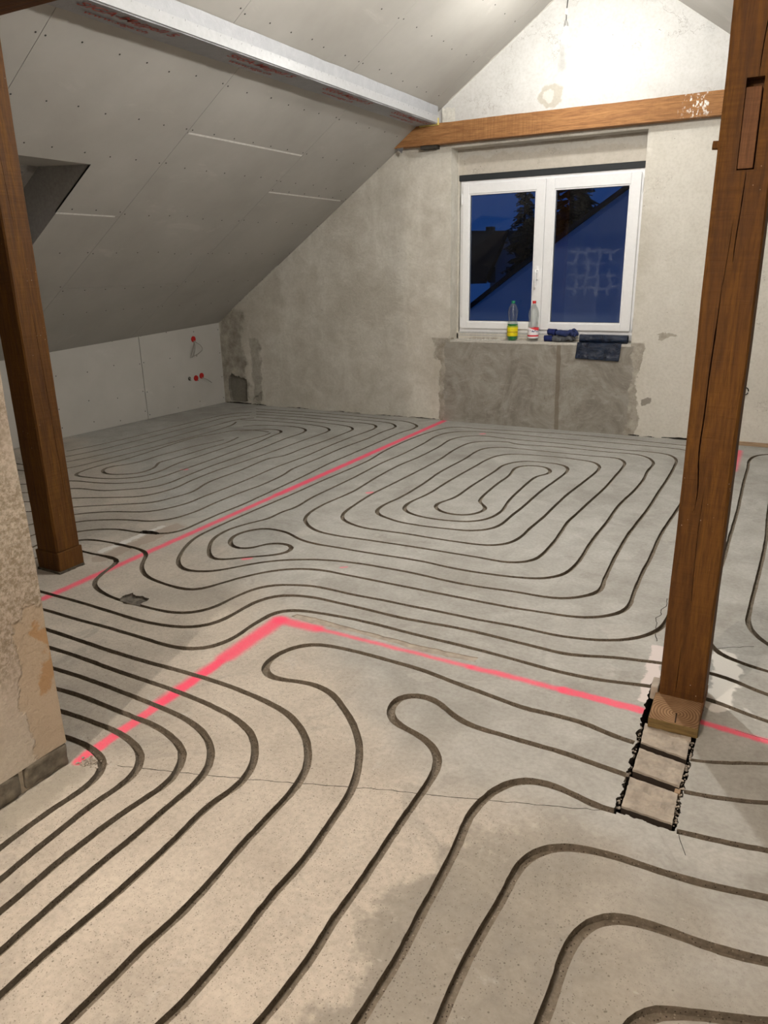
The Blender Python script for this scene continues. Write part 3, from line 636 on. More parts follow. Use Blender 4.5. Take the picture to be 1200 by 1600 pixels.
def strip_polys(pts, hw):
    """quads of a path of half width hw(i, s)"""
    n = len(pts); L, R = [], []
    s = 0
    for i, p in enumerate(pts):
        a = pts[max(i-1, 0)]; b = pts[min(i+1, n-1)]
        d = (b-a).normalized(); nn = Vector((-d.y, d.x))
        if i: s += (p-pts[i-1]).length
        w1, w2 = hw(i, s)
        L.append(p+nn*w1); R.append(p-nn*w2)
    q = []
    for i in range(n-1):
        quad = [R[i], R[i+1], L[i+1], L[i]]
        ar = sum(quad[k].x*quad[(k+1) % 4].y-quad[(k+1) % 4].x*quad[k].y for k in range(4))
        if ar > 1e-8: q.append(quad)
    return q
GROOVES = [
('A1','-611,6930 -651,6931 -691,6932 -731,6934 -771,6936 -811,6939 -851,6942 -891,6946 -930,6951 -970,6955 -1010,6958 -1050,6962 -1090,6965 -1130,6969 -1170,6972 -1209,6975 -1249,6978 -1289,6981 -1329,6984 -1369,6986 -1409,6988 -1449,6990 -1489,6991 -1529,6992 -1569,6993 -1609,6993 -1649,6994 -1689,6994 -1729,6993 -1769,6992 -1809,6991 -1849,6990 -1889,6988 -1929,6985 -1969,6982 -2009,6978 -2048,6974 -2088,6969 -2128,6964 -2167,6959 -2207,6954 -2247,6949 -2287,6944 -2326,6939 -2366,6934 -2406,6929 -2445,6924 -2485,6919 -2525,6914 -2564,6910 -2604,6905 -2644,6902 -2684,6899 -2724,6898 -2764,6899 -2804,6900 -2844,6899 -2884,6894 -2922,6883 -2957,6865 -2986,6837 -3007,6803 -3022,6766 -3035,6728 -3047,6690 -3057,6651 -3066,6612 -3074,6573 -3080,6533 -3086,6494 -3091,6454 -3096,6414 -3100,6375 -3103,6335 -3105,6295 -3107,6255 -3109,6215 -3110,6175 -3111,6135 -3112,6095 -3113,6055 -3113,6015 -3113,5975 -3113,5935 -3113,5895 -3112,5855 -3111,5815 -3109,5775 -3108,5735 -3105,5695 -3102,5655 -3098,5615 -3094,5575 -3089,5536 -3083,5496 -3078,5457 -3073,5417 -3069,5377 -3065,5337 -3063,5297 -3062,5257 -3062,5217 -3062,5177 -3063,5137 -3064,5097 -3066,5057 -3067,5017 -3068,4977 -3070,4937 -3071,4897 -3072,4857 -3074,4817 -3076,4777 -3077,4737 -3079,4697 -3080,4657 -3081,4617 -3082,4577 -3082,4537 -3082,4497 -3082,4457 -3082,4417 -3082,4377 -3082,4337 -3083,4297 -3083,4257 -3083,4217 -3084,4177 -3085,4137 -3086,4097 -3088,4057 -3089,4017 -3091,3977 -3093,3938 -3094,3898 -3096,3858 -3097,3818 -3098,3778 -3100,3738 -3101,3698 -3102,3658 -3102,3618 -3103,3578 -3103,3538 -3103,3498 -3103,3458 -3102,3418 -3101,3378 -3100,3338 -3098,3298 -3093,3258 -3085,3219 -3075,3180 -3061,3142 -3046,3105 -3029,3069 -3011,3034 -2991,2999 -2970,2965 -2948,2931 -2924,2900 -2897,2870 -2867,2844 -2833,2823 -2795,2810 -2755,2808 -2716,2816 -2679,2830 -2645,2852 -2616,2879 -2590,2910 -2567,2942 -2544,2976 -2522,3009 -2498,3041 -2473,3071 -2445,3100 -2415,3127 -2383,3152 -2350,3174 -2315,3194 -2280,3212 -2244,3230 -2207,3245 -2169,3257 -2130,3268 -2091,3276 -2052,3284 -2012,3289 -1973,3294 -1933,3298 -1893,3300 -1853,3301 -1813,3301 -1773,3302 -1733,3302 -1693,3303 -1653,3302 -1613,3300 -1573,3297 -1533,3293 -1493,3289 -1453,3286 -1414,3284 -1374,3283 -1334,3284 -1294,3286 -1254,3288 -1214,3292 -1174,3297 -1134,3302 -1095,3306 -1055,3308 -1015,3309 -975,3310 -935,3312 -895,3318 -857,3330 -822,3350 -791,3375 -764,3404 -740,3436 -721,3471 -711,3510 -710,3550 -713,3590 -718,3629 -722,3669 -724,3709 -727,3749 -729,3789 -732,3829 -734,3869 -736,3909 -738,3949 -740,3989 -741,4029 -743,4069 -744,4109 -745,4149 -746,4189 -747,4229 -748,4269 -749,4309 -749,4349 -749,4389 -749,4429 -748,4469 -747,4509 -745,4549 -744,4589 -743,4629 -742,4669 -740,4709 -739,4749 -738,4788 -736,4828 -735,4868 -734,4908 -733,4948 -733,4988 -733,5028 -733,5068 -733,5108 -733,5148 -734,5188 -734,5229 -734,5269 -735,5309 -735,5349 -735,5389 -735,5429 -735,5469 -735,5509 -734,5549 -734,5589 -734,5629 -734,5669 -734,5709 -734,5749 -734,5789 -734,5829 -735,5869 -735,5909 -736,5949 -737,5989 -738,6029 -739,6069 -741,6109 -742,6149 -744,6189 -745,6229 -747,6268 -751,6308 -757,6348 -765,6387 -777,6425 -794,6462 -816,6495 -843,6524 -877,6545 -914,6559 -954,6566 -993,6569 -1033,6569 -1073,6566 -1113,6563 -1153,6559 -1193,6557 -1233,6556 -1273,6556 -1313,6557 -1353,6559 -1393,6561 -1433,6563 -1473,6565 -1513,6568 -1553,6570 -1593,6573 -1633,6576 -1672,6579 -1712,6581 -1752,6583 -1792,6584 -1832,6584 -1872,6584 -1912,6583 -1952,6581 -1992,6580 -2032,6579 -2072,6577 -2112,6576 -2152,6576 -2192,6576 -2232,6577 -2272,6581 -2312,6586 -2351,6592 -2391,6598 -2430,6604 -2470,6608 -2510,6607 -2550,6601 -2587,6587 -2622,6568 -2654,6544 -2681,6515 -2705,6482 -2724,6447 -2738,6410 -2747,6371 -2752,6331 -2753,6291 -2752,6251 -2749,6211 -2745,6171 -2740,6132 -2736,6092 -2732,6052 -2729,6012 -2728,5972 -2728,5932 -2728,5892 -2728,5852 -2728,5812 -2728,5772 -2728,5732 -2728,5692 -2729,5652 -2730,5612 -2732,5572 -2735,5532 -2739,5492 -2743,5453 -2748,5413 -2751,5373 -2754,5333 -2756,5293 -2757,5253 -2757,5213 -2756,5173 -2756,5133 -2754,5093 -2753,5053 -2751,5013 -2750,4973 -2748,4933 -2746,4893 -2744,4853 -2741,4813 -2737,4774 -2734,4734 -2730,4694 -2726,4654 -2723,4614 -2720,4574 -2717,4534 -2716,4494 -2716,4454 -2718,4414 -2720,4375 -2724,4335 -2728,4295 -2732,4255 -2736,4215 -2738,4175 -2739,4135 -2739,4095 -2738,4055 -2737,4015 -2732,3976 -2726,3936 -2716,3897 -2703,3860 -2686,3823 -2665,3789 -2639,3758 -2611,3730 -2581,3704 -2547,3682 -2512,3663 -2475,3648 -2437,3637 -2397,3631 -2357,3628 -2317,3627 -2277,3628 -2237,3631 -2197,3634 -2158,3637 -2118,3640 -2078,3642 -2038,3644 -1998,3646 -1958,3648 -1918,3650 -1878,3652 -1838,3654 -1798,3655 -1758,3656 -1718,3656 -1678,3657 -1638,3657 -1598,3658 -1558,3659 -1518,3660 -1478,3661 -1438,3661 -1398,3661 -1358,3659 -1318,3658 -1278,3659 -1239,3666 -1202,3682 -1170,3706 -1145,3736 -1126,3772 -1116,3811 -1112,3850 -1110,3890 -1109,3930 -1109,3970 -1109,4010 -1109,4050 -1110,4090 -1112,4130 -1114,4170 -1117,4210 -1119,4250 -1122,4290 -1125,4330 -1128,4370 -1131,4410 -1133,4450 -1134,4490 -1133,4530 -1131,4570 -1129,4610 -1127,4649 -1125,4689 -1123,4729 -1122,4769 -1121,4809 -1119,4849 -1118,4889 -1116,4929 -1114,4969 -1112,5009 -1110,5049 -1108,5089 -1106,5129 -1104,5169 -1102,5209 -1100,5249 -1099,5289 -1098,5329 -1097,5369 -1097,5409 -1097,5449 -1097,5489 -1098,5529 -1098,5569 -1099,5609 -1099,5649 -1100,5689 -1100,5729 -1100,5769 -1100,5809 -1100,5849 -1101,5889 -1101,5929 -1103,5969 -1105,6009 -1108,6049 -1114,6088 -1124,6127 -1140,6164 -1162,6197 -1191,6225 -1227,6240 -1267,6243 -1307,6239 -1347,6234 -1387,6232 -1427,6231 -1467,6231 -1507,6231 -1547,6232 -1587,6232 -1627,6233 -1667,6233 -1707,6234 -1747,6234 -1787,6235 -1827,6236 -1867,6237 -1907,6237 -1947,6238 -1987,6239 -2027,6239 -2067,6240 -2107,6241 -2147,6239 -2186,6233 -2224,6220 -2259,6202 -2292,6179 -2319,6149 -2338,6114 -2349,6076 -2355,6036 -2358,5996 -2359,5956 -2358,5916 -2356,5876 -2354,5836 -2352,5796 -2351,5756 -2350,5716 -2350,5676 -2351,5636 -2352,5596 -2354,5556 -2355,5517 -2357,5477 -2359,5437 -2360,5397 -2362,5357 -2363,5317 -2363,5277 -2363,5237 -2361,5197 -2359,5157 -2357,5117 -2353,5077 -2350,5037 -2347,4997 -2344,4957 -2341,4917 -2339,4877 -2337,4837 -2336,4797 -2335,4757 -2334,4717 -2333,4677 -2332,4637 -2332,4597 -2333,4557 -2334,4517 -2336,4478 -2340,4438 -2346,4398 -2351,4358 -2355,4319 -2356,4279 -2354,4239 -2348,4199 -2337,4161 -2317,4126 -2289,4097 -2255,4076 -2219,4060 -2181,4046 -2144,4032 -2105,4021 -2066,4014 -2026,4011 -1986,4010 -1946,4010 -1906,4012 -1866,4015 -1827,4019 -1787,4024 -1747,4029 -1708,4035 -1668,4042 -1630,4054 -1595,4073 -1563,4097 -1537,4128 -1517,4162 -1504,4200 -1497,4239 -1493,4279 -1492,4319 -1493,4359 -1493,4399 -1494,4439 -1493,4479 -1491,4519 -1489,4559 -1488,4599 -1487,4639 -1487,4679 -1487,4719 -1487,4759 -1488,4799 -1489,4839 -1489,4879 -1489,4919 -1490,4959 -1489,4999 -1489,5039 -1488,5079 -1487,5119 -1485,5159 -1483,5199 -1481,5239 -1478,5279 -1476,5319 -1474,5359 -1472,5399 -1470,5439 -1468,5479 -1466,5519 -1465,5558 -1464,5598 -1466,5638 -1470,5678 -1477,5718 -1489,5756 -1509,5790 -1537,5819 -1570,5841 -1608,5855 -1647,5860 -1687,5860 -1727,5858 -1767,5856 -1807,5851 -1845,5841 -1880,5821 -1909,5794 -1933,5762 -1952,5727 -1967,5690 -1978,5651 -1984,5612 -1985,5572 -1984,5532 -1981,5492 -1980,5452 -1980,5412 -1980,5372 -1981,5332 -1982,5292 -1983,5252 -1984,5212 -1985,5172 -1986,5132 -1987,5092 -1988,5052 -1989,5012 -1989,4972 -1989,4932 -1988,4892 -1987,4852 -1985,4812 -1984,4772 -1984,4732 -1985,4692 -1988,4652 -1996,4613 -2007,4574 -2020,4537 -2030,4498 -2033,4458 -2025,4419 -2006,4384 -1979,4355 -1946,4331 -1910,4315 -1871,4305 -1831,4305 -1793,4315 -1759,4336 -1732,4366 -1713,4401 -1701,4439 -1698,4479 -1707,4517 -1727,4552 -1752,4583 -1778,4614 -1797,4649 -1807,4687 -1814,4727 -1819,4767 -1823,4806 -1826,4846 -1828,4886 -1830,4926 -1832,4966 -1834,5006 -1835,5046 -1836,5086 -1837,5126 -1836,5166 -1836,5206 -1835,5246 -1834,5286 -1834,5326 -1836,5366 -1840,5406 -1846,5445 -1854,5485 -1861,5524 -1865,5564 -1862,5604 -1852,5642 -1831,5676 -1800,5701 -1763,5717 -1724,5724 -1684,5719 -1649,5702 -1620,5674 -1599,5641 -1585,5603 -1580,5564 -1587,5524 -1602,5487 -1621,5452 -1634,5414 -1640,5375 -1642,5335 -1642,5295 -1642,5255 -1642,5215 -1641,5175 -1640,5135 -1638,5095 -1636,5055 -1635,5015 -1633,4975 -1631,4935 -1629,4895 -1627,4855 -1625,4815 -1621,4775 -1617,4735 -1612,4696 -1606,4656 -1599,4617 -1593,4577 -1588,4537 -1585,4497 -1585,4458 -1588,4418 -1594,4378 -1604,4339 -1618,4302 -1639,4268 -1666,4239 -1698,4215 -1734,4197 -1772,4185 -1811,4177 -1851,4171 -1891,4167 -1931,4165 -1971,4167 -2010,4172 -2049,4181 -2087,4194 -2123,4211 -2156,4234 -2183,4264 -2202,4299 -2214,4337 -2220,4376 -2221,4416 -2219,4456 -2214,4496 -2208,4535 -2202,4575 -2197,4615 -2194,4655 -2192,4695 -2191,4735 -2191,4775 -2192,4815 -2193,4855 -2193,4895 -2194,4935 -2194,4975 -2193,5015 -2193,5055 -2192,5095 -2191,5135 -2190,5175 -2189,5215 -2187,5255 -2186,5295 -2184,5335 -2183,5375 -2182,5414 -2180,5454 -2179,5494 -2178,5534 -2177,5574 -2176,5614 -2175,5654 -2174,5694 -2171,5734 -2168,5774 -2162,5814 -2155,5853 -2145,5892 -2130,5929 -2109,5963 -2083,5993 -2051,6017 -2015,6035 -1977,6047 -1938,6055 -1898,6062 -1859,6067 -1819,6071 -1779,6074 -1739,6076 -1699,6078 -1659,6079 -1619,6078 -1579,6075 -1539,6071 -1500,6064 -1460,6057 -1421,6050 -1383,6039 -1347,6021 -1319,5993 -1297,5960 -1280,5924 -1268,5885 -1262,5846 -1258,5806 -1257,5766 -1258,5726 -1259,5686 -1261,5646 -1264,5606 -1266,5566 -1269,5526 -1271,5486 -1273,5446 -1276,5406 -1278,5366 -1280,5327 -1283,5287 -1286,5247 -1288,5207 -1291,5167 -1293,5127 -1296,5087 -1297,5047 -1299,5007 -1299,4967 -1300,4927 -1300,4887 -1300,4847 -1300,4807 -1300,4767 -1300,4727 -1300,4687 -1300,4647 -1299,4607 -1299,4567 -1299,4527 -1299,4487 -1301,4447 -1303,4407 -1305,4367 -1307,4327 -1309,4287 -1310,4247 -1309,4207 -1309,4167 -1309,4127 -1311,4087 -1315,4047 -1322,4008 -1334,3970 -1352,3934 -1377,3903 -1409,3879 -1445,3862 -1484,3852 -1523,3846 -1563,3843 -1603,3841 -1643,3839 -1683,3837 -1723,3836 -1763,3835 -1803,3834 -1843,3835 -1883,3837 -1923,3837 -1963,3836 -2003,3834 -2043,3831 -2083,3829 -2123,3826 -2162,3823 -2202,3822 -2242,3824 -2282,3830 -2320,3841 -2358,3855 -2394,3872 -2428,3892 -2458,3919 -2482,3951 -2500,3986 -2513,4024 -2522,4063 -2528,4103 -2533,4142 -2537,4182 -2541,4222 -2545,4262 -2548,4302 -2551,4342 -2554,4381 -2556,4421 -2558,4461 -2558,4501 -2557,4541 -2556,4581 -2554,4621 -2552,4661 -2551,4701 -2549,4741 -2548,4781 -2546,4821 -2545,4861 -2544,4901 -2542,4941 -2541,4981 -2540,5021 -2538,5061 -2537,5101 -2536,5141 -2536,5181 -2535,5221 -2534,5261 -2533,5301 -2533,5341 -2532,5381 -2532,5421 -2532,5461 -2532,5501 -2532,5541 -2533,5581 -2534,5621 -2536,5661 -2539,5701 -2542,5741 -2546,5781 -2549,5821 -2553,5860 -2556,5900 -2558,5940 -2559,5980 -2559,6020 -2559,6060 -2558,6100 -2556,6140 -2553,6180 -2549,6220 -2540,6259 -2526,6296 -2505,6330 -2478,6360 -2446,6384 -2411,6404 -2375,6420 -2337,6432 -2298,6443 -2259,6449 -2219,6446 -2184,6428 -2150,6408 -2110,6401 -2070,6402 -2031,6406 -1991,6410 -1951,6416 -1912,6421 -1872,6426 -1832,6430 -1792,6434 -1752,6436 -1712,6437 -1672,6437 -1632,6436 -1592,6435 -1552,6433 -1512,6431 -1473,6429 -1433,6428 -1393,6426 -1353,6426 -1313,6426 -1273,6428 -1233,6432 -1193,6436 -1153,6439 -1113,6436 -1074,6427 -1039,6409 -1007,6384 -980,6355 -957,6322 -939,6286 -924,6249 -913,6211 -906,6171 -903,6132 -902,6092 -903,6052 -905,6012 -906,5972 -906,5932 -905,5892 -903,5852 -900,5812 -897,5772 -894,5732 -892,5692 -890,5652 -890,5612 -890,5572 -890,5532 -891,5492 -892,5452 -893,5412 -895,5372 -896,5332 -899,5292 -901,5252 -904,5212 -908,5173 -911,5133 -913,5093 -916,5053 -917,5013 -919,4973 -920,4933 -921,4893 -921,4853 -920,4813 -919,4773 -918,4733 -916,4693 -915,4653 -914,4613 -914,4573 -914,4533 -914,4493 -915,4453 -916,4413 -916,4373 -917,4333 -917,4293 -916,4253 -916,4213 -915,4173 -914,4133 -913,4093 -911,4053 -909,4013 -907,3973 -905,3933 -904,3893 -903,3853 -903,3813 -905,3773 -908,3733 -913,3694 -922,3654 -936,3617 -956,3583 -983,3553 -1014,3528 -1049,3509 -1087,3496 -1126,3487 -1165,3479 -1205,3473 -1244,3467 -1284,3463 -1324,3459 -1364,3457 -1404,3456 -1444,3455 -1484,3456 -1524,3458 -1563,3462 -1603,3467 -1643,3471 -1683,3473 -1723,3473 -1763,3472 -1803,3470 -1843,3468 -1883,3465 -1923,3462 -1963,3460 -2003,3458 -2043,3457 -2083,3456 -2123,3456 -2163,3455 -2203,3455 -2243,3454 -2283,3452 -2322,3450 -2362,3451 -2402,3455 -2442,3462 -2480,3473 -2517,3487 -2553,3505 -2589,3523 -2626,3538 -2665,3548 -2704,3553 -2744,3553 -2784,3547 -2819,3529 -2847,3501 -2869,3467 -2884,3430 -2891,3391 -2890,3351 -2879,3312 -2860,3277 -2835,3246 -2805,3220 -2769,3203 -2729,3199 -2692,3213 -2663,3240 -2644,3276 -2627,3311 -2600,3341 -2566,3361 -2527,3368 -2488,3361 -2456,3338 -2439,3302 -2439,3262 -2455,3226 -2480,3195 -2510,3168 -2541,3143 -2573,3119 -2603,3093 -2634,3067 -2664,3041 -2696,3017 -2734,3004 -2773,3011 -2807,3032 -2837,3059 -2864,3088 -2889,3119 -2913,3151 -2935,3184 -2956,3219 -2972,3255 -2985,3293 -2993,3332 -2998,3372 -2999,3412 -2996,3452 -2989,3491 -2978,3529 -2965,3567 -2950,3604 -2934,3641 -2918,3678 -2907,3716 -2903,3756 -2904,3796 -2904,3836 -2902,3876 -2895,3915 -2886,3954 -2882,3994 -2882,4034 -2886,4074 -2892,4113 -2898,4153 -2902,4193 -2905,4233 -2906,4273 -2906,4313 -2906,4353 -2906,4393 -2906,4433 -2905,4473 -2905,4513 -2904,4553 -2904,4593 -2904,4633 -2904,4673 -2904,4713 -2904,4753 -2904,4793 -2905,4833 -2906,4873 -2908,4913 -2909,4953 -2911,4993 -2913,5033 -2915,5073 -2916,5113 -2918,5153 -2920,5193 -2921,5233 -2922,5273 -2922,5313 -2921,5353 -2920,5393 -2918,5432 -2915,5472 -2912,5512 -2909,5552 -2908,5592 -2907,5632 -2906,5672 -2906,5712 -2907,5752 -2907,5792 -2908,5832 -2909,5872 -2910,5912 -2911,5952 -2912,5992 -2913,6032 -2915,6072 -2917,6112 -2919,6152 -2923,6192 -2927,6232 -2931,6271 -2935,6311 -2938,6351 -2939,6391 -2938,6431 -2934,6471 -2927,6510 -2917,6549 -2904,6587 -2886,6622 -2863,6655 -2835,6683 -2803,6707 -2768,6727 -2732,6744 -2694,6757 -2655,6767 -2616,6773 -2576,6777 -2536,6780 -2496,6782 -2456,6784 -2416,6785 -2376,6785 -2336,6785 -2296,6784 -2256,6783 -2216,6782 -2176,6781 -2136,6780 -2096,6778 -2056,6777 -2016,6775 -1976,6773 -1936,6772 -1896,6771 -1856,6771 -1816,6771 -1776,6772 -1736,6774 -1696,6776 -1656,6778 -1616,6781 -1576,6783 -1536,6786 -1497,6788 -1457,6790 -1417,6791 -1377,6792 -1337,6792 -1297,6792 -1257,6792 -1217,6792 -1177,6792 -1137,6791 -1097,6790 -1057,6789 -1017,6788 -977,6786 -937,6785 -897,6784 -857,6782 -817,6777 -778,6769 -741,6754 -707,6733 -675,6708'),
('B1','-3690,2451 -3688,2491 -3688,2531 -3691,2571 -3699,2610 -3711,2648 -3724,2686 -3735,2725 -3741,2764 -3740,2804 -3730,2843 -3711,2878 -3681,2904 -3644,2919 -3604,2927 -3565,2932 -3525,2935 -3485,2938 -3445,2939 -3405,2940 -3365,2938 -3325,2936 -3285,2932 -3245,2925 -3207,2913 -3172,2894 -3142,2868 -3117,2837 -3094,2803 -3070,2771 -3044,2741 -3015,2713 -2984,2688 -2951,2665 -2915,2648 -2877,2634 -2839,2625 -2799,2617 -2760,2611 -2720,2607 -2680,2605 -2640,2604 -2600,2608 -2563,2622 -2533,2648 -2512,2682 -2496,2719 -2481,2756 -2465,2793 -2449,2830 -2430,2865 -2411,2900 -2390,2934 -2367,2967 -2341,2998 -2313,3027 -2283,3052 -2249,3075 -2213,3093 -2176,3107 -2137,3117 -2098,3123 -2058,3126 -2018,3126 -1978,3126 -1938,3126 -1898,3126 -1857,3126 -1817,3126 -1777,3126 -1737,3125 -1697,3125 -1657,3125 -1617,3125 -1577,3125 -1537,3125 -1497,3125 -1457,3124 -1417,3124 -1377,3124 -1337,3124 -1297,3124 -1256,3123 -1216,3123 -1176,3123 -1136,3124 -1096,3124 -1056,3126 -1016,3128 -976,3132 -936,3136 -897,3140 -857,3144 -817,3148 -777,3153 -738,3162 -700,3175 -665,3194 -633,3218 -605,3247 -581,3278 -562,3314 -551,3352 -546,3392 -546,3432 -549,3472 -552,3512 -555,3552 -557,3592 -558,3632 -560,3672 -561,3712 -563,3752 -564,3792 -565,3832 -565,3872 -565,3912 -564,3952 -564,3993 -564,4033 -564,4073 -565,4113 -566,4153 -568,4193 -569,4233 -571,4273 -573,4313 -574,4353 -575,4393 -576,4433 -576,4473 -576,4513 -576,4553 -575,4593 -574,4633 -572,4673 -571,4713 -569,4753 -568,4794 -566,4834 -564,4874 -563,4914 -561,4954 -560,4994 -559,5034 -558,5074 -557,5114 -556,5154 -555,5194 -554,5234 -553,5274 -552,5314 -551,5354 -550,5394 -549,5434 -548,5474 -547,5514 -546,5554 -545,5594 -544,5635 -543,5675 -542,5715 -541,5755 -541,5795 -541,5835 -540,5875 -540,5915 -540,5955 -540,5995 -540,6035 -541,6075 -541,6115 -542,6155 -542,6195 -543,6235 -544,6276 -544,6316 -545,6356 -546,6396 -547,6436 -549,6476 -553,6516 -559,6555 -567,6595 -577,6633 -588,6672 -599,6710'),
('B2','-3574,2760 -3534,2757 -3494,2755 -3454,2754 -3414,2757 -3374,2760 -3334,2762 -3294,2759 -3255,2748 -3223,2725 -3202,2691 -3188,2654 -3176,2615 -3163,2577 -3148,2540 -3130,2504 -3107,2471 -3078,2443 -3045,2421 -3008,2404 -2970,2391 -2932,2380 -2893,2371 -2853,2365 -2813,2360 -2773,2359 -2733,2358 -2693,2358 -2652,2358 -2612,2358 -2572,2359 -2532,2361 -2492,2365 -2453,2374 -2416,2389 -2383,2412 -2356,2442 -2337,2477 -2324,2515 -2317,2555 -2313,2595 -2309,2635 -2303,2674 -2295,2714 -2284,2752 -2267,2788 -2243,2821 -2214,2848 -2180,2870 -2144,2887 -2107,2902 -2069,2915 -2029,2924 -1990,2928 -1949,2929 -1909,2929 -1869,2927 -1829,2925 -1789,2925 -1749,2926 -1709,2928 -1668,2930 -1628,2932 -1588,2932 -1548,2932 -1508,2932 -1468,2932 -1427,2933 -1387,2935 -1347,2936 -1307,2937 -1267,2937 -1227,2937 -1187,2937 -1146,2937 -1106,2939 -1066,2941 -1026,2944 -986,2946 -946,2948 -906,2948 -866,2946 -825,2945 -785,2945 -745,2947 -705,2953 -666,2961 -627,2971 -589,2984 -553,3000 -518,3020 -485,3044 -456,3071 -431,3102 -409,3136 -391,3172 -377,3210 -368,3249 -364,3289 -362,3329 -362,3369 -363,3409 -364,3449 -365,3489 -367,3530 -369,3570 -371,3610 -373,3650 -375,3690 -377,3730 -378,3770 -380,3810 -382,3851 -384,3891 -385,3931 -387,3971'),
('B3','-3392,2257 -3352,2256 -3312,2255 -3272,2254 -3231,2254 -3191,2254 -3151,2254 -3111,2254 -3071,2254 -3031,2254 -2991,2253 -2950,2252 -2910,2251 -2870,2249 -2830,2247 -2790,2246 -2750,2244 -2710,2242 -2670,2240 -2630,2238 -2589,2236 -2549,2236 -2509,2238 -2469,2241 -2429,2246 -2390,2253 -2351,2263 -2313,2276 -2278,2295 -2247,2321 -2222,2352 -2204,2388 -2195,2427 -2191,2467 -2188,2507 -2187,2547 -2185,2587 -2180,2627 -2169,2665 -2153,2702 -2130,2735 -2100,2761 -2064,2780 -2027,2794 -1988,2803 -1948,2809 -1908,2811 -1868,2811 -1828,2810 -1787,2809 -1747,2809 -1707,2809 -1667,2808 -1627,2806 -1587,2804 -1547,2802 -1507,2800 -1466,2799 -1426,2800 -1386,2802 -1346,2806 -1306,2809 -1266,2813 -1226,2816 -1186,2818 -1146,2819 -1106,2819 -1066,2818 -1026,2816 -986,2814 -946,2812 -905,2809 -865,2807 -825,2804 -785,2801 -745,2799 -705,2800 -665,2805 -626,2814 -588,2827 -551,2841 -512,2854 -474,2864 -435,2873 -395,2882 -356,2890 -316,2896 -276,2899 -236,2901 -196,2901 -156,2899 -116,2894 -77,2885 -39,2872 -3,2855 34,2839 72,2826 111,2815 150,2806'),
('B4','-3206,2103 -3166,2107 -3126,2110 -3086,2113 -3046,2115 -3006,2116 -2965,2115 -2925,2114 -2885,2113 -2845,2113 -2805,2113 -2764,2114 -2724,2115 -2684,2116 -2644,2116 -2603,2117 -2563,2116 -2523,2115 -2483,2115 -2442,2114 -2402,2113 -2362,2112 -2322,2110 -2282,2110 -2241,2111 -2201,2115 -2162,2124 -2125,2139 -2092,2163 -2067,2194 -2050,2230 -2039,2269 -2034,2308 -2033,2349 -2035,2389 -2036,2429 -2034,2469 -2031,2509 -2027,2549 -2014,2587 -1990,2619 -1956,2642 -1919,2656 -1880,2665 -1840,2671 -1800,2677 -1760,2681 -1720,2685 -1680,2687 -1640,2689 -1599,2689 -1559,2690 -1519,2689 -1479,2687 -1439,2685 -1398,2682 -1358,2680 -1318,2678 -1278,2677 -1238,2676 -1197,2676 -1157,2676 -1117,2675 -1077,2674 -1037,2672 -996,2670 -956,2667 -916,2665 -876,2662 -836,2658 -796,2655 -756,2651 -716,2648 -675,2646 -635,2646 -595,2648 -555,2651 -515,2656 -475,2662 -436,2671 -397,2680 -358,2689 -318,2696 -278,2700 -238,2700 -197,2699 -157,2697 -117,2692 -78,2683 -40,2671 -2,2658 37,2647 76,2637 115,2626 153,2615'),
('C3','-2998,1973 -2976,1973 -2954,1974 -2932,1975 -2910,1975 -2888,1976 -2866,1976 -2844,1976 -2822,1976 -2800,1975 -2778,1975 -2756,1974 -2734,1973 -2712,1973 -2690,1972 -2668,1971 -2646,1970 -2624,1969 -2602,1968 -2580,1968 -2558,1967 -2535,1966 -2513,1965 -2491,1964 -2469,1964 -2447,1963 -2425,1962 -2403,1962 -2381,1962 -2359,1962 -2337,1962 -2315,1962 -2293,1962 -2271,1963 -2249,1963 -2227,1964 -2205,1964 -2183,1965 -2161,1966 -2139,1966 -2117,1967 -2095,1967 -2073,1968 -2051,1969 -2029,1969 -2007,1970 -1985,1970 -1963,1970 -1941,1970 -1919,1971 -1897,1970 -1875,1970 -1852,1970 -1830,1969 -1808,1968 -1786,1967 -1764,1965 -1743,1963 -1721,1961 -1699,1958 -1677,1955 -1655,1953 -1633,1950 -1611,1946 -1590,1943 -1568,1938 -1546,1934 -1525,1929 -1504,1923 -1483,1916 -1462,1908 -1442,1899 -1423,1889 -1404,1877 -1385,1865 -1368,1852 -1351,1838 -1334,1823 -1319,1808 -1304,1792 -1290,1775 -1277,1757 -1264,1739 -1253,1720 -1242,1700 -1233,1680 -1226,1660 -1220,1638 -1215,1617 -1211,1595 -1209,1573 -1207,1551 -1207,1529 -1206,1507 -1206,1485 -1206,1463 -1206,1441 -1205,1419 -1204,1397 -1203,1375 -1203,1353 -1202,1331 -1201,1309 -1200,1287 -1198,1265 -1197,1243 -1196,1221 -1194,1199 -1193,1177 -1192,1155 -1191,1133 -1191,1111 -1191,1089 -1191,1067 -1192,1045 -1194,1023 -1195,1001 -1197,979 -1199,957 -1200,935 -1201,913 -1201,891 -1202,869 -1202,847 -1203,825 -1203,803 -1203,781 -1204,759 -1205,737 -1206,715 -1208,693 -1210,671 -1212,649'),
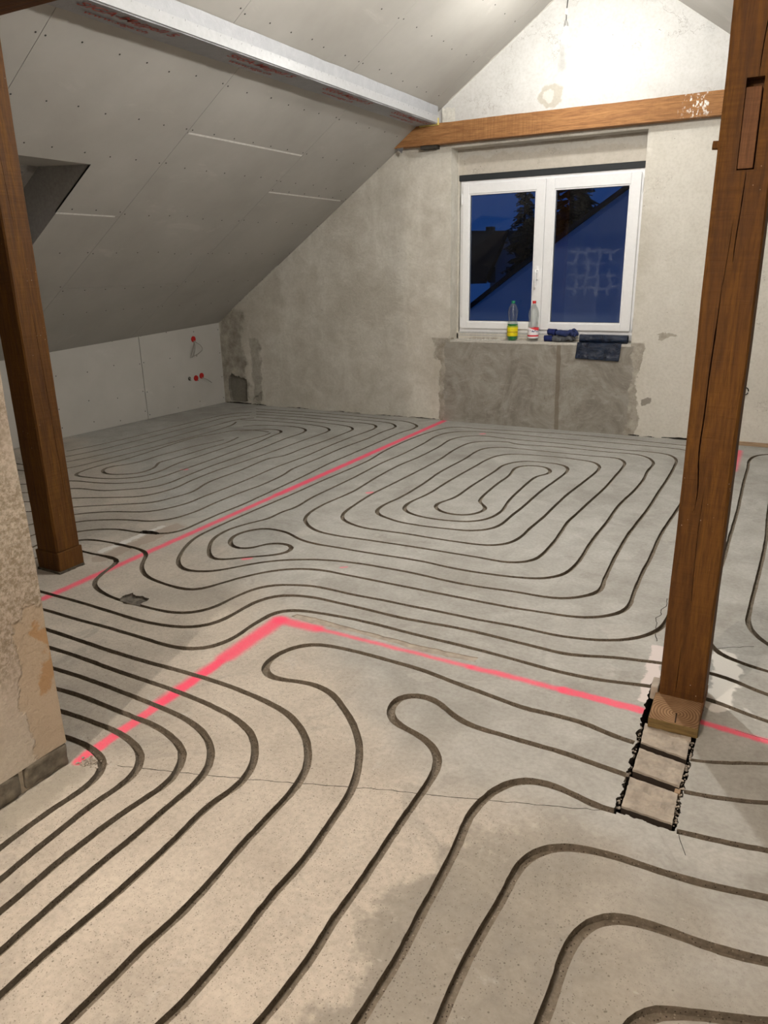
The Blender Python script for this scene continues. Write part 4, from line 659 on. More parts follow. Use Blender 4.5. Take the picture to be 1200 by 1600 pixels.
('C4','-2831,1858 -2809,1860 -2787,1861 -2765,1862 -2743,1863 -2721,1865 -2699,1865 -2677,1866 -2655,1866 -2633,1866 -2611,1866 -2589,1866 -2566,1865 -2544,1865 -2522,1864 -2500,1863 -2478,1862 -2456,1862 -2434,1861 -2412,1860 -2390,1858 -2368,1857 -2346,1856 -2324,1855 -2302,1854 -2280,1853 -2258,1853 -2236,1852 -2214,1852 -2192,1851 -2169,1851 -2147,1851 -2125,1851 -2103,1850 -2081,1850 -2059,1849 -2037,1849 -2015,1848 -1993,1847 -1971,1846 -1949,1845 -1927,1844 -1905,1843 -1883,1841 -1861,1839 -1839,1837 -1817,1835 -1795,1832 -1773,1830 -1751,1826 -1729,1823 -1708,1819 -1686,1815 -1664,1811 -1643,1806 -1622,1800 -1601,1793 -1580,1786 -1560,1777 -1540,1767 -1521,1756 -1503,1743 -1486,1729 -1470,1714 -1455,1698 -1441,1681 -1428,1663 -1416,1644 -1406,1625 -1397,1604 -1390,1584 -1385,1562 -1381,1540 -1380,1518 -1381,1496 -1384,1474 -1388,1453 -1391,1431 -1394,1409 -1396,1387 -1396,1365 -1396,1343 -1395,1321 -1393,1299 -1392,1277 -1390,1255 -1389,1233 -1388,1211 -1387,1189 -1387,1166 -1387,1144 -1387,1122 -1387,1100 -1387,1078 -1387,1056 -1387,1034 -1388,1012 -1389,990 -1390,968 -1391,946 -1392,924 -1393,902 -1394,880 -1395,858 -1396,836 -1397,814 -1397,792 -1397,769 -1397,747 -1396,725 -1396,703 -1396,681 -1396,659 -1397,637 -1398,615'),
('C5','-2662,1741 -2640,1743 -2618,1744 -2595,1745 -2573,1747 -2551,1748 -2529,1749 -2507,1750 -2485,1751 -2462,1752 -2440,1752 -2418,1752 -2396,1753 -2374,1753 -2351,1752 -2329,1752 -2307,1752 -2285,1751 -2263,1751 -2240,1750 -2218,1749 -2196,1748 -2174,1747 -2152,1746 -2130,1745 -2107,1744 -2085,1743 -2063,1742 -2041,1740 -2019,1739 -1997,1738 -1974,1736 -1952,1735 -1930,1734 -1908,1732 -1886,1730 -1864,1728 -1842,1726 -1820,1723 -1798,1719 -1776,1715 -1754,1710 -1733,1704 -1712,1698 -1691,1690 -1671,1681 -1651,1670 -1632,1659 -1614,1646 -1597,1632 -1580,1617 -1565,1601 -1551,1584 -1539,1565 -1528,1546 -1520,1525 -1513,1504 -1509,1482 -1506,1460 -1505,1438 -1504,1416 -1505,1394 -1505,1371 -1505,1349 -1506,1327 -1506,1305 -1505,1283 -1505,1261 -1504,1238 -1504,1216 -1504,1194 -1504,1172 -1505,1150 -1506,1127 -1507,1105 -1507,1083 -1508,1061 -1508,1039 -1508,1016 -1508,994 -1508,972 -1507,950 -1507,928 -1506,905 -1505,883 -1505,861 -1504,839 -1503,817 -1502,795 -1501,772 -1501,750 -1501,728 -1501,706 -1501,684'),
('C6','-2510,1636 -2488,1638 -2466,1640 -2444,1642 -2422,1644 -2400,1645 -2378,1647 -2356,1649 -2334,1650 -2312,1651 -2290,1651 -2268,1652 -2246,1652 -2224,1652 -2202,1651 -2180,1650 -2158,1649 -2136,1648 -2114,1647 -2092,1646 -2070,1645 -2048,1644 -2026,1643 -2004,1643 -1982,1642 -1960,1641 -1938,1641 -1916,1640 -1894,1639 -1872,1637 -1850,1634 -1828,1631 -1807,1626 -1785,1621 -1764,1615 -1743,1608 -1723,1600 -1703,1591 -1684,1580 -1666,1568 -1649,1553 -1635,1536 -1623,1518 -1612,1499 -1603,1478 -1596,1458 -1591,1436 -1589,1414 -1589,1392 -1592,1370 -1596,1349 -1599,1327 -1602,1305 -1605,1283 -1607,1261 -1609,1239 -1611,1218 -1612,1196 -1613,1174 -1614,1152 -1615,1130 -1616,1108 -1616,1086 -1617,1064 -1616,1042 -1616,1019 -1615,997 -1614,975 -1613,953 -1612,932 -1611,910 -1610,888 -1609,866 -1609,843 -1609,821 -1609,799 -1609,777 -1609,755'),
('C7','-2357,1529 -2336,1532 -2314,1536 -2292,1539 -2270,1542 -2248,1545 -2226,1547 -2204,1548 -2181,1549 -2159,1550 -2137,1550 -2115,1550 -2093,1550 -2071,1550 -2049,1550 -2026,1550 -2004,1549 -1982,1548 -1960,1546 -1938,1544 -1916,1541 -1894,1537 -1873,1531 -1852,1525 -1831,1517 -1811,1508 -1792,1497 -1773,1484 -1757,1469 -1743,1452 -1731,1434 -1722,1413 -1716,1392 -1713,1370 -1713,1348 -1714,1326 -1716,1304 -1718,1282 -1720,1260 -1721,1238 -1721,1215 -1721,1193 -1720,1171 -1719,1149 -1718,1127 -1717,1105 -1716,1083 -1715,1060 -1714,1038 -1713,1016 -1711,994 -1710,972 -1708,950 -1706,928 -1705,906 -1704,884 -1703,861 -1702,839 -1701,817'),
('C8','-2214,1428 -2192,1430 -2170,1433 -2148,1435 -2125,1437 -2103,1439 -2081,1441 -2058,1442 -2036,1442 -2014,1442 -1992,1441 -1969,1438 -1947,1435 -1926,1430 -1904,1423 -1884,1414 -1865,1402 -1848,1388 -1834,1371 -1822,1351 -1814,1331 -1809,1309 -1807,1287 -1807,1264 -1808,1242 -1810,1220 -1812,1198 -1814,1175 -1815,1153 -1815,1131 -1815,1109 -1815,1086 -1814,1064 -1813,1042 -1813,1019 -1812,997 -1810,975 -1809,952 -1807,930 -1806,908 -1804,886'),
('F1','-1027,738 -1026,760 -1025,782 -1023,804 -1020,826 -1017,848 -1014,870 -1012,892 -1011,914 -1011,936 -1010,958 -1010,981 -1010,1003 -1010,1025 -1011,1047 -1011,1069 -1012,1091 -1013,1113 -1015,1135 -1016,1157 -1016,1180 -1017,1202 -1017,1224 -1016,1246 -1015,1268 -1014,1290 -1013,1312 -1013,1334 -1014,1357 -1015,1379 -1016,1401 -1018,1423 -1021,1445 -1023,1467 -1025,1489 -1028,1511 -1030,1533 -1032,1555 -1034,1577 -1037,1599 -1040,1621 -1043,1643 -1048,1664 -1054,1686 -1061,1707 -1069,1727 -1077,1748 -1086,1768 -1096,1788 -1106,1807 -1117,1827 -1128,1846 -1140,1864 -1153,1883 -1166,1900 -1180,1917 -1195,1934 -1210,1950 -1225,1966 -1242,1981 -1258,1996 -1275,2010 -1292,2024 -1309,2038 -1327,2052 -1344,2065 -1363,2078 -1381,2089 -1401,2100 -1421,2108 -1442,2115 -1464,2120 -1486,2123 -1508,2124 -1530,2122 -1552,2119 -1573,2115 -1595,2109 -1616,2104 -1638,2100 -1660,2099 -1682,2101 -1703,2108 -1722,2120 -1738,2135 -1751,2153 -1760,2173 -1766,2195 -1769,2217 -1769,2239 -1767,2261 -1762,2282 -1755,2303 -1747,2324 -1736,2343 -1723,2361 -1708,2377 -1691,2391 -1672,2402 -1651,2410 -1630,2416 -1608,2420 -1586,2423 -1564,2425 -1542,2426 -1520,2427 -1498,2427 -1475,2428 -1453,2428 -1431,2428 -1409,2427 -1387,2427 -1365,2426 -1343,2425 -1321,2424 -1298,2423 -1276,2422 -1254,2421 -1232,2420 -1210,2418 -1188,2416 -1166,2414 -1144,2411 -1122,2407 -1100,2403 -1079,2399 -1057,2395 -1035,2390 -1014,2386 -992,2382 -970,2378 -948,2374 -927,2370 -905,2367 -883,2363 -861,2359 -839,2356 -818,2352 -796,2348 -774,2344 -752,2341 -730,2338 -708,2337 -686,2336 -664,2337 -642,2338 -619,2339 -597,2340 -575,2340 -553,2340 -531,2339 -509,2338 -487,2335 -465,2331 -444,2325 -422,2320 -401,2314 -379,2309 -358,2305 -336,2302 -314,2300'),
('F1b','-135,2287 -114,2292 -92,2298 -71,2305 -51,2313 -31,2322 -11,2331 9,2341 29,2350 50,2359 70,2368 90,2377 110,2386 131,2394 151,2403 171,2412 191,2421'),
('F2','-844,826 -841,848 -839,870 -836,892 -834,914 -832,936 -830,958 -828,980 -827,1002 -827,1024 -826,1046 -826,1068 -826,1091 -827,1113 -828,1135 -830,1157 -831,1179 -833,1201 -834,1223 -834,1245 -834,1267 -834,1290 -834,1312 -834,1334 -834,1356 -835,1378 -836,1400 -837,1422 -837,1444 -838,1467 -839,1489 -840,1511 -841,1533 -841,1555 -842,1577 -843,1599 -843,1621 -844,1644 -844,1666 -844,1688 -845,1710 -845,1732 -845,1754 -846,1776 -847,1798 -848,1821 -850,1843 -853,1864 -858,1886 -866,1907 -876,1926 -889,1944 -904,1960 -921,1975 -939,1987 -959,1998 -979,2006 -1000,2013 -1021,2019 -1043,2025 -1064,2031 -1084,2040 -1103,2051 -1119,2066 -1133,2084 -1143,2104 -1150,2125 -1153,2147 -1153,2169 -1147,2190 -1135,2209 -1119,2223 -1099,2233 -1078,2238 -1055,2238 -1034,2235 -1013,2227 -993,2218 -974,2206 -955,2195 -936,2183 -917,2173 -897,2164 -876,2156 -854,2150 -833,2146 -811,2144 -789,2142 -766,2141 -744,2141 -722,2141 -700,2140 -678,2140 -656,2140 -634,2140 -612,2140 -589,2139 -567,2139 -545,2139 -523,2138 -501,2137 -479,2135 -457,2132 -435,2129 -413,2127 -391,2124 -369,2122 -347,2120 -325,2117 -303,2115'),
('F2b','-131,2114 -108,2117 -86,2121 -64,2125 -42,2129 -20,2135 2,2141 23,2147 45,2154 66,2161 87,2169 108,2177 129,2184 151,2192 172,2199 193,2207'),
('F3','-646,960 -645,982 -645,1004 -644,1026 -643,1048 -643,1070 -642,1092 -642,1114 -641,1136 -641,1158 -641,1180 -641,1203 -642,1225 -643,1247 -644,1269 -645,1291 -647,1313 -648,1335 -649,1357 -650,1379 -650,1401 -651,1423 -652,1445 -653,1467 -654,1489 -655,1511 -656,1533 -657,1555 -659,1577 -661,1599 -664,1621 -667,1643 -670,1665 -672,1687 -673,1709 -673,1731 -671,1753 -668,1775 -664,1797 -659,1818 -653,1840 -646,1860 -636,1880 -625,1899 -611,1916 -594,1931 -576,1943 -555,1951 -534,1956 -512,1959 -490,1958 -468,1955 -446,1951 -425,1946 -403,1941 -382,1936 -360,1932 -338,1930 -316,1930 -294,1931'),
('F3b','-125,1926 -102,1929 -79,1932 -56,1934 -33,1937 -10,1940 13,1943 36,1947 59,1951 81,1956 104,1960 127,1965 149,1969 172,1973 195,1977'),
('F4','223,1799 201,1796 179,1793 157,1789 135,1786 114,1782 92,1778 70,1774 49,1770 27,1766 5,1762 -17,1759 -39,1756 -61,1754 -83,1752 -105,1751 -127,1750 -149,1749 -171,1749 -193,1749 -215,1749 -237,1749 -259,1748 -281,1746 -303,1743 -325,1740 -346,1735 -368,1728 -388,1720 -407,1709 -425,1696 -440,1680 -453,1663 -464,1643 -472,1623 -477,1601 -481,1579 -482,1557 -483,1535 -483,1513 -484,1491 -485,1469 -486,1447 -488,1425 -489,1403 -491,1381 -492,1359 -493,1337 -494,1315 -494,1293 -495,1271 -495,1249 -495,1226 -495,1204 -494,1182 -493,1160 -492,1138 -491,1116 -490,1094 -489,1072 -488,1050'),
('F5','222,1597 200,1593 179,1589 157,1585 135,1581 114,1576 92,1572 70,1568 48,1565 27,1562 5,1561 -17,1560 -40,1560 -62,1560 -84,1560 -106,1559 -128,1558 -150,1556 -172,1553 -193,1548 -213,1540 -232,1528 -248,1513 -262,1496 -272,1476 -281,1456 -287,1435 -291,1413 -293,1391 -295,1369 -295,1347 -294,1325 -294,1303 -294,1281 -294,1259 -294,1237 -295,1215 -296,1193 -296,1171 -297,1149 -297,1127'),
('F6','221,1443 200,1436 178,1429 157,1422 135,1415 114,1407 92,1400 71,1392 50,1384 28,1377 7,1369 -14,1361 -35,1353 -56,1343 -76,1332 -93,1317 -107,1300 -119,1280 -127,1259 -133,1237 -138,1215 -142,1193'),
('G1','67,6987 34,6965 1,6942 -32,6919 -65,6896 -97,6872 -128,6847 -158,6820 -182,6788 -199,6752 -212,6714 -221,6675 -227,6635 -231,6595 -232,6555 -233,6515 -231,6475 -229,6435 -228,6395 -226,6355 -225,6315 -225,6274 -225,6234 -225,6194 -225,6154 -225,6114 -225,6074 -225,6034 -224,5994 -224,5954 -224,5913 -223,5873 -223,5833 -222,5793 -221,5753 -221,5713 -220,5673 -219,5633 -218,5593 -217,5552 -216,5512 -215,5472 -215,5432 -214,5392 -213,5352 -212,5312 -211,5272 -210,5232 -210,5191 -209,5151 -209,5111 -209,5071 -209,5031 -209,4991 -209,4951 -209,4911 -209,4870 -209,4830 -209,4790 -209,4750 -210,4710 -210,4670 -210,4630 -210,4590 -209,4550 -209,4509 -209,4469 -208,4429 -208,4389 -207,4349 -207,4309 -207,4269 -207,4229 -208,4188 -208,4148 -209,4108 -210,4068 -211,4028 -212,3988 -212,3948 -213,3908 -214,3868 -214,3827 -215,3787 -215,3747 -216,3707 -216,3667 -216,3627 -215,3587 -215,3547 -213,3507 -211,3466 -209,3426 -206,3386 -202,3347 -197,3307 -191,3267 -183,3228 -175,3188 -163,3150 -145,3114 -119,3084 -86,3061 -49,3045 -12,3031 27,3020 66,3012 106,3006 146,3002'),
('G2','-38,5846 -38,5806 -37,5765 -37,5725 -37,5684 -36,5644 -36,5604 -36,5563 -35,5523 -35,5482 -35,5442 -34,5402 -34,5361 -34,5321 -33,5280 -33,5240 -32,5200 -32,5159 -31,5119 -30,5078 -30,5038 -29,4998 -27,4957 -26,4917 -25,4877 -24,4836 -23,4796 -22,4755 -21,4715 -21,4675 -20,4634 -20,4594 -20,4553 -20,4513 -20,4473 -20,4432 -21,4392 -22,4351 -22,4311 -23,4271 -24,4230 -25,4190 -26,4149 -27,4109 -28,4069 -29,4028 -30,3988 -31,3947 -32,3907 -33,3867 -34,3826 -36,3786 -37,3746 -38,3705 -39,3665 -39,3624 -40,3584 -40,3544 -40,3503 -39,3463 -33,3423 -24,3384 -9,3346 10,3310 34,3278 60,3247 89,3219 118,3191 148,3164'),
('D0','-3864,2559 -3865,2599 -3866,2639 -3868,2680 -3872,2719 -3878,2759 -3883,2799 -3884,2839 -3881,2879 -3873,2918 -3861,2957 -3843,2992 -3819,3025 -3791,3053 -3759,3078 -3725,3099 -3688,3116 -3650,3129 -3611,3136 -3571,3140 -3531,3142 -3491,3145 -3451,3150 -3412,3160 -3374,3173 -3338,3190 -3305,3213 -3280,3245 -3266,3282 -3259,3322 -3257,3362 -3259,3402 -3261,3442 -3262,3482 -3264,3522 -3265,3562 -3265,3602 -3265,3643 -3263,3683 -3261,3723 -3259,3763 -3257,3803 -3255,3843 -3255,3883 -3255,3924 -3256,3964 -3257,4004 -3259,4044 -3260,4084 -3262,4124 -3263,4164 -3265,4205 -3267,4245 -3269,4285 -3270,4325 -3272,4365 -3274,4405 -3275,4445 -3277,4485 -3278,4526 -3280,4566 -3282,4606 -3283,4646 -3286,4686 -3288,4726 -3291,4766 -3295,4806 -3298,4846 -3302,4886 -3305,4926 -3308,4966 -3311,5006 -3314,5046 -3316,5087 -3317,5127 -3318,5167 -3319,5207 -3319,5247 -3319,5287 -3319,5328 -3319,5368 -3319,5408 -3319,5448 -3319,5488 -3320,5528 -3320,5569 -3320,5609 -3321,5649 -3321,5689 -3321,5729 -3322,5769 -3322,5809 -3322,5850 -3323,5890 -3323,5930 -3324,5970 -3324,6010 -3325,6050 -3326,6091 -3328,6131 -3328,6171 -3329,6211 -3330,6251 -3330,6291 -3330,6332 -3329,6372 -3327,6412 -3323,6452 -3318,6492 -3311,6531 -3304,6571 -3299,6611 -3296,6651 -3296,6691 -3301,6731 -3314,6769 -3335,6803 -3362,6833 -3391,6860 -3423,6885 -3456,6907 -3491,6927 -3529,6942 -3567,6951 -3607,6956 -3647,6957 -3688,6959 -3728,6962 -3768,6966 -3808,6970 -3847,6975 -3887,6980 -3927,6984 -3967,6988 -4007,6991 -4047,6994 -4087,6996 -4128,6998 -4168,6999 -4208,7000 -4248,7001 -4288,7001 -4328,7001 -4368,7001 -4409,7001 -4449,7001 -4489,7000 -4529,7000 -4569,6998 -4609,6997 -4650,6995 -4690,6994 -4730,6992 -4770,6990 -4810,6988 -4850,6986 -4890,6983 -4930,6981 -4970,6978 -5010,6976 -5051,6973 -5091,6970 -5131,6967 -5171,6964 -5211,6961 -5251,6958 -5291,6955 -5331,6952 -5371,6949 -5411,6946 -5451,6943 -5491,6940'),
('D1','-4060,2704 -4056,2744 -4054,2784 -4053,2824 -4054,2864 -4057,2904 -4058,2944 -4056,2984 -4050,3023 -4039,3062 -4023,3099 -4002,3132 -3975,3162 -3944,3187 -3911,3210 -3877,3231 -3842,3250 -3806,3268 -3769,3284 -3731,3297 -3693,3307 -3654,3316 -3615,3326 -3578,3341 -3545,3363 -3516,3391 -3492,3423 -3475,3459 -3464,3498 -3457,3537 -3451,3577 -3447,3617 -3446,3657 -3447,3697 -3450,3737 -3453,3776 -3456,3816 -3457,3856 -3458,3896 -3458,3936 -3458,3976 -3457,4016 -3455,4056 -3454,4096 -3451,4136 -3448,4176 -3445,4216 -3441,4256 -3438,4296 -3436,4336 -3436,4376 -3437,4416 -3439,4456 -3442,4496 -3445,4536 -3448,4576 -3453,4615 -3458,4655 -3465,4694 -3475,4733 -3486,4771 -3493,4811 -3496,4851 -3498,4891 -3498,4931 -3498,4971 -3498,5011 -3498,5051 -3498,5091 -3498,5131 -3498,5171 -3498,5211 -3499,5251 -3500,5291 -3502,5331 -3503,5371 -3505,5411 -3507,5451 -3509,5491 -3510,5531 -3511,5571 -3512,5611 -3512,5651 -3511,5691 -3510,5731 -3508,5771 -3506,5811 -3503,5851 -3501,5891 -3498,5931 -3496,5970 -3494,6010 -3493,6050 -3493,6090 -3494,6130 -3495,6170 -3498,6210 -3500,6250 -3503,6290 -3505,6330 -3507,6370 -3507,6410 -3505,6450 -3501,6490 -3496,6530 -3492,6570 -3493,6610 -3501,6649 -3517,6685 -3539,6719 -3566,6749 -3596,6775 -3629,6797 -3665,6814 -3704,6825 -3743,6831 -3783,6834 -3823,6835 -3863,6836 -3903,6836 -3943,6837 -3983,6839 -4023,6840 -4063,6840 -4103,6841 -4143,6841 -4183,6841 -4223,6841 -4263,6841 -4303,6842 -4343,6842 -4383,6843 -4424,6844 -4464,6845 -4504,6846 -4544,6847 -4584,6848 -4624,6849 -4664,6849 -4704,6848 -4744,6847 -4784,6846 -4824,6844 -4864,6842 -4903,6839 -4943,6836 -4983,6833 -5023,6830 -5063,6826 -5103,6823 -5143,6819 -5183,6816 -5222,6812 -5262,6809 -5302,6805 -5342,6802 -5382,6798'),
('D2','-4276,2864 -4263,2902 -4252,2941 -4243,2980 -4237,3019 -4231,3059 -4222,3098 -4209,3136 -4191,3172 -4170,3205 -4145,3237 -4118,3267 -4090,3295 -4059,3321 -4027,3344 -3993,3366 -3958,3385 -3921,3402 -3884,3416 -3847,3430 -3810,3447 -3775,3467 -3743,3491 -3716,3520 -3694,3554 -3677,3590 -3662,3627 -3650,3665 -3640,3704 -3633,3744 -3630,3784 -3630,3824 -3633,3864 -3636,3904 -3636,3944 -3635,3984 -3634,4024 -3633,4064 -3632,4104 -3631,4144 -3631,4184 -3631,4224 -3631,4264 -3631,4304 -3632,4344 -3633,4385 -3634,4425 -3636,4465 -3638,4505 -3640,4545 -3642,4585 -3645,4625 -3647,4665 -3650,4705 -3652,4745 -3653,4785 -3654,4825 -3654,4865 -3653,4905 -3652,4945 -3650,4985 -3648,5025 -3646,5065 -3645,5105 -3644,5145 -3643,5185 -3643,5225 -3644,5265 -3645,5305 -3647,5345 -3650,5385 -3652,5425 -3655,5465 -3657,5505 -3660,5545 -3662,5586 -3664,5626 -3665,5666 -3666,5706 -3667,5746 -3668,5786 -3669,5826 -3670,5866 -3670,5906 -3670,5946 -3670,5986 -3670,6026 -3670,6066 -3668,6106 -3666,6146 -3664,6186 -3661,6226 -3659,6266 -3657,6306 -3655,6346 -3655,6387 -3655,6427 -3656,6467 -3661,6506 -3671,6545 -3686,6582 -3708,6616 -3735,6645 -3768,6668 -3805,6682 -3845,6691 -3884,6695 -3924,6697 -3964,6695 -4004,6692 -4044,6689 -4084,6687 -4124,6686 -4164,6687 -4205,6689 -4244,6692 -4284,6695 -4324,6699 -4364,6703 -4404,6706 -4444,6710 -4484,6714 -4524,6716 -4564,6719 -4604,6720 -4644,6721 -4684,6721 -4724,6720 -4764,6718 -4804,6716 -4844,6713 -4884,6710 -4924,6706 -4964,6702 -5004,6698 -5044,6694 -5084,6690 -5123,6686 -5163,6681 -5203,6677 -5243,6674 -5283,6670'),
('D3','-4558,3098 -4523,3117 -4490,3140 -4460,3168 -4433,3198 -4407,3228 -4381,3259 -4353,3288 -4324,3316 -4295,3343 -4263,3369 -4231,3393 -4199,3417 -4166,3440 -4133,3463 -4100,3486 -4067,3509 -4034,3532 -4001,3556 -3968,3578 -3935,3602 -3904,3628 -3878,3658 -3858,3693 -3843,3730 -3831,3769 -3821,3808 -3812,3847 -3804,3886 -3798,3926 -3796,3966 -3800,4006 -3810,4045 -3821,4084 -3834,4122 -3845,4161 -3855,4200 -3861,4240 -3865,4280 -3867,4320 -3867,4360 -3867,4400 -3866,4441 -3865,4481 -3864,4521 -3863,4561 -3863,4602 -3864,4642 -3867,4682 -3870,4722 -3874,4762 -3877,4802 -3881,4842 -3885,4882 -3888,4923 -3890,4963 -3890,5003 -3886,5043 -3872,5081 -3852,5115 -3835,5152 -3827,5191 -3825,5231 -3825,5272 -3826,5312 -3828,5352 -3830,5392 -3831,5433 -3831,5473 -3831,5513 -3829,5553 -3828,5593 -3826,5634 -3823,5674 -3821,5714 -3820,5754 -3818,5795 -3817,5835 -3816,5875 -3816,5915 -3816,5956 -3816,5996 -3817,6036 -3818,6076 -3819,6116 -3820,6157 -3822,6197 -3822,6237 -3823,6277 -3826,6318 -3835,6357 -3852,6393 -3876,6426 -3905,6454 -3938,6476 -3975,6493 -4013,6504 -4053,6513 -4092,6520 -4132,6527 -4172,6532 -4212,6537 -4252,6541 -4292,6545 -4332,6548 -4372,6551 -4412,6554 -4452,6556 -4493,6558 -4533,6560 -4573,6561 -4613,6562 -4654,6563 -4694,6563 -4734,6563 -4774,6562 -4815,6561 -4855,6558 -4895,6556 -4935,6553 -4975,6549 -5015,6545 -5055,6542 -5095,6538 -5135,6534 -5176,6531'),
('D4','-4776,3260 -4738,3274 -4702,3291 -4669,3314 -4638,3340 -4609,3367 -4580,3395 -4551,3423 -4523,3451 -4493,3478 -4460,3502 -4426,3523 -4391,3542 -4355,3560 -4319,3578 -4283,3596 -4247,3615 -4212,3634 -4177,3653 -4142,3673 -4108,3695 -4077,3721 -4052,3751 -4032,3786 -4017,3824 -4006,3862 -3998,3902 -3992,3941 -3989,3981 -3989,4022 -3991,4062 -3998,4101 -4006,4141 -4013,4180 -4019,4220 -4023,4260 -4026,4300 -4030,4340 -4032,4380 -4034,4420 -4036,4460 -4037,4500 -4038,4541 -4038,4581 -4037,4621 -4035,4661 -4033,4701 -4031,4741 -4029,4781 -4027,4822 -4025,4862 -4023,4902 -4022,4942 -4021,4982 -4020,5022 -4019,5062 -4018,5103 -4018,5143 -4017,5183 -4017,5223 -4016,5263 -4016,5303 -4016,5344 -4016,5384 -4016,5424 -4016,5464 -4017,5504 -4017,5544 -4018,5585 -4019,5625 -4019,5665 -4020,5705 -4020,5745 -4020,5786 -4019,5826 -4019,5866 -4018,5906 -4017,5946 -4016,5986 -4015,6026 -4015,6067 -4016,6107 -4017,6147 -4021,6187 -4030,6226 -4047,6262 -4071,6294 -4101,6321 -4134,6344 -4170,6361 -4208,6375 -4247,6385 -4286,6393 -4326,6400 -4366,6405 -4406,6409 -4446,6412 -4486,6414 -4526,6416 -4566,6416 -4606,6417 -4646,6416 -4687,6415 -4727,6413 -4767,6410 -4807,6407 -4847,6403 -4887,6398 -4927,6394 -4966,6388 -5006,6382 -5046,6376 -5085,6369 -5125,6362 -5164,6353 -5203,6345 -5242,6336'),
('D5','-5000,3400 -4963,3417 -4928,3437 -4895,3460 -4864,3485 -4834,3512 -4806,3541 -4781,3572 -4757,3605 -4731,3635 -4700,3661 -4664,3678 -4625,3689 -4586,3695 -4546,3701 -4506,3706 -4467,3713 -4428,3725 -4393,3744 -4360,3767 -4329,3793 -4298,3819 -4267,3844 -4236,3870 -4207,3897 -4180,3927 -4159,3962 -4145,3999 -4137,4039 -4133,4079 -4133,4119 -4135,4159 -4140,4199 -4144,4239 -4149,4279 -4153,4319 -4157,4359 -4161,4399 -4164,4439 -4168,4479 -4171,4519 -4174,4559 -4176,4599 -4177,4640 -4178,4680 -4178,4720 -4178,4760 -4178,4800 -4178,4841 -4178,4881 -4178,4921 -4178,4961 -4178,5001 -4179,5042 -4180,5082 -4181,5122 -4182,5162 -4183,5202 -4184,5243 -4186,5283 -4188,5323 -4190,5363 -4193,5403 -4196,5443 -4199,5483 -4203,5523 -4207,5563 -4211,5603 -4214,5643 -4218,5683 -4221,5723 -4223,5764 -4223,5804 -4222,5844 -4219,5884 -4216,5924 -4215,5964 -4216,6005 -4220,6044 -4228,6084 -4242,6121 -4262,6156 -4289,6186 -4321,6210 -4357,6228 -4395,6241 -4435,6249 -4474,6254 -4515,6255 -4555,6254 -4595,6249 -4634,6243 -4674,6235 -4713,6225 -4751,6214 -4790,6201 -4827,6186 -4863,6169 -4897,6147 -4926,6120 -4952,6089 -4977,6057'),
('D6','-5206,3553 -5172,3574 -5139,3597 -5108,3623 -5079,3650 -5049,3677 -5020,3704 -4990,3731 -4960,3758 -4929,3784 -4895,3805 -4858,3820 -4820,3831 -4780,3837 -4740,3842 -4700,3848 -4661,3855 -4622,3864 -4583,3874 -4545,3887 -4508,3902 -4473,3922 -4440,3946 -4409,3970 -4379,3997 -4354,4028 -4336,4064 -4324,4103 -4315,4142 -4310,4181 -4308,4221 -4308,4262 -4310,4302 -4312,4342 -4314,4382 -4315,4422 -4316,4462 -4316,4502 -4317,4542 -4318,4582 -4319,4623 -4320,4663 -4322,4703 -4323,4743 -4324,4783 -4326,4823 -4328,4863 -4330,4903 -4333,4943 -4335,4983 -4337,5023 -4340,5064 -4342,5104 -4344,5144 -4345,5184 -4347,5224 -4348,5264 -4350,5304 -4352,5344 -4354,5384 -4357,5424 -4361,5464 -4366,5504 -4371,5544 -4377,5584 -4384,5623 -4391,5663 -4398,5702 -4404,5742 -4410,5781 -4415,5821 -4417,5861 -4420,5901 -4426,5941 -4439,5979 -4462,6012 -4493,6037 -4530,6051 -4570,6055 -4610,6050 -4648,6038 -4684,6021 -4717,5998 -4746,5971 -4774,5941 -4800,5911 -4826,5881 -4853,5851'),
('D7','-4514,5904 -4505,5865 -4499,5825 -4496,5786 -4497,5746 -4500,5706 -4505,5666 -4510,5626 -4514,5586 -4517,5546 -4518,5506 -4519,5466 -4518,5426 -4518,5386 -4517,5346 -4516,5306 -4514,5266 -4513,5226 -4513,5186 -4512,5146 -4511,5106 -4510,5066 -4510,5026 -4509,4986 -4508,4946 -4507,4906 -4507,4866 -4507,4826 -4507,4786 -4507,4746 -4507,4706 -4506,4666 -4505,4626 -4503,4586 -4498,4546 -4491,4507 -4483,4468 -4474,4429 -4465,4390 -4458,4350 -4454,4311 -4452,4271 -4453,4231 -4459,4191 -4470,4153 -4489,4117 -4513,4085 -4541,4057 -4572,4032 -4606,4010 -4641,3992 -4678,3977 -4717,3965 -4756,3956 -4795,3948 -4834,3942 -4874,3938 -4914,3935 -4954,3936 -4993,3945 -5023,3971 -5041,4006 -5051,4045 -5060,4084 -5065,4124 -5068,4164 -5067,4204 -5065,4244 -5061,4284 -5057,4323 -5052,4363 -5047,4403 -5042,4442 -5038,4482 -5037,4522 -5037,4562 -5037,4602 -5039,4642 -5041,4682 -5043,4722 -5045,4762 -5047,4802 -5050,4842 -5053,4882 -5056,4922 -5060,4962 -5063,5002 -5066,5042 -5068,5082 -5070,5122 -5072,5162 -5074,5202 -5076,5242 -5077,5282 -5078,5322 -5078,5362 -5077,5402 -5073,5441 -5066,5481 -5054,5519 -5038,5556 -5021,5592 -5005,5629 -4991,5666 -4982,5705 -4974,5744 -4964,5783 -4949,5820 -4927,5854 -4899,5882 -4867,5906 -4832,5924 -4794,5938 -4755,5947 -4715,5951 -4675,5952 -4635,5949 -4596,5943 -4556,5935'),
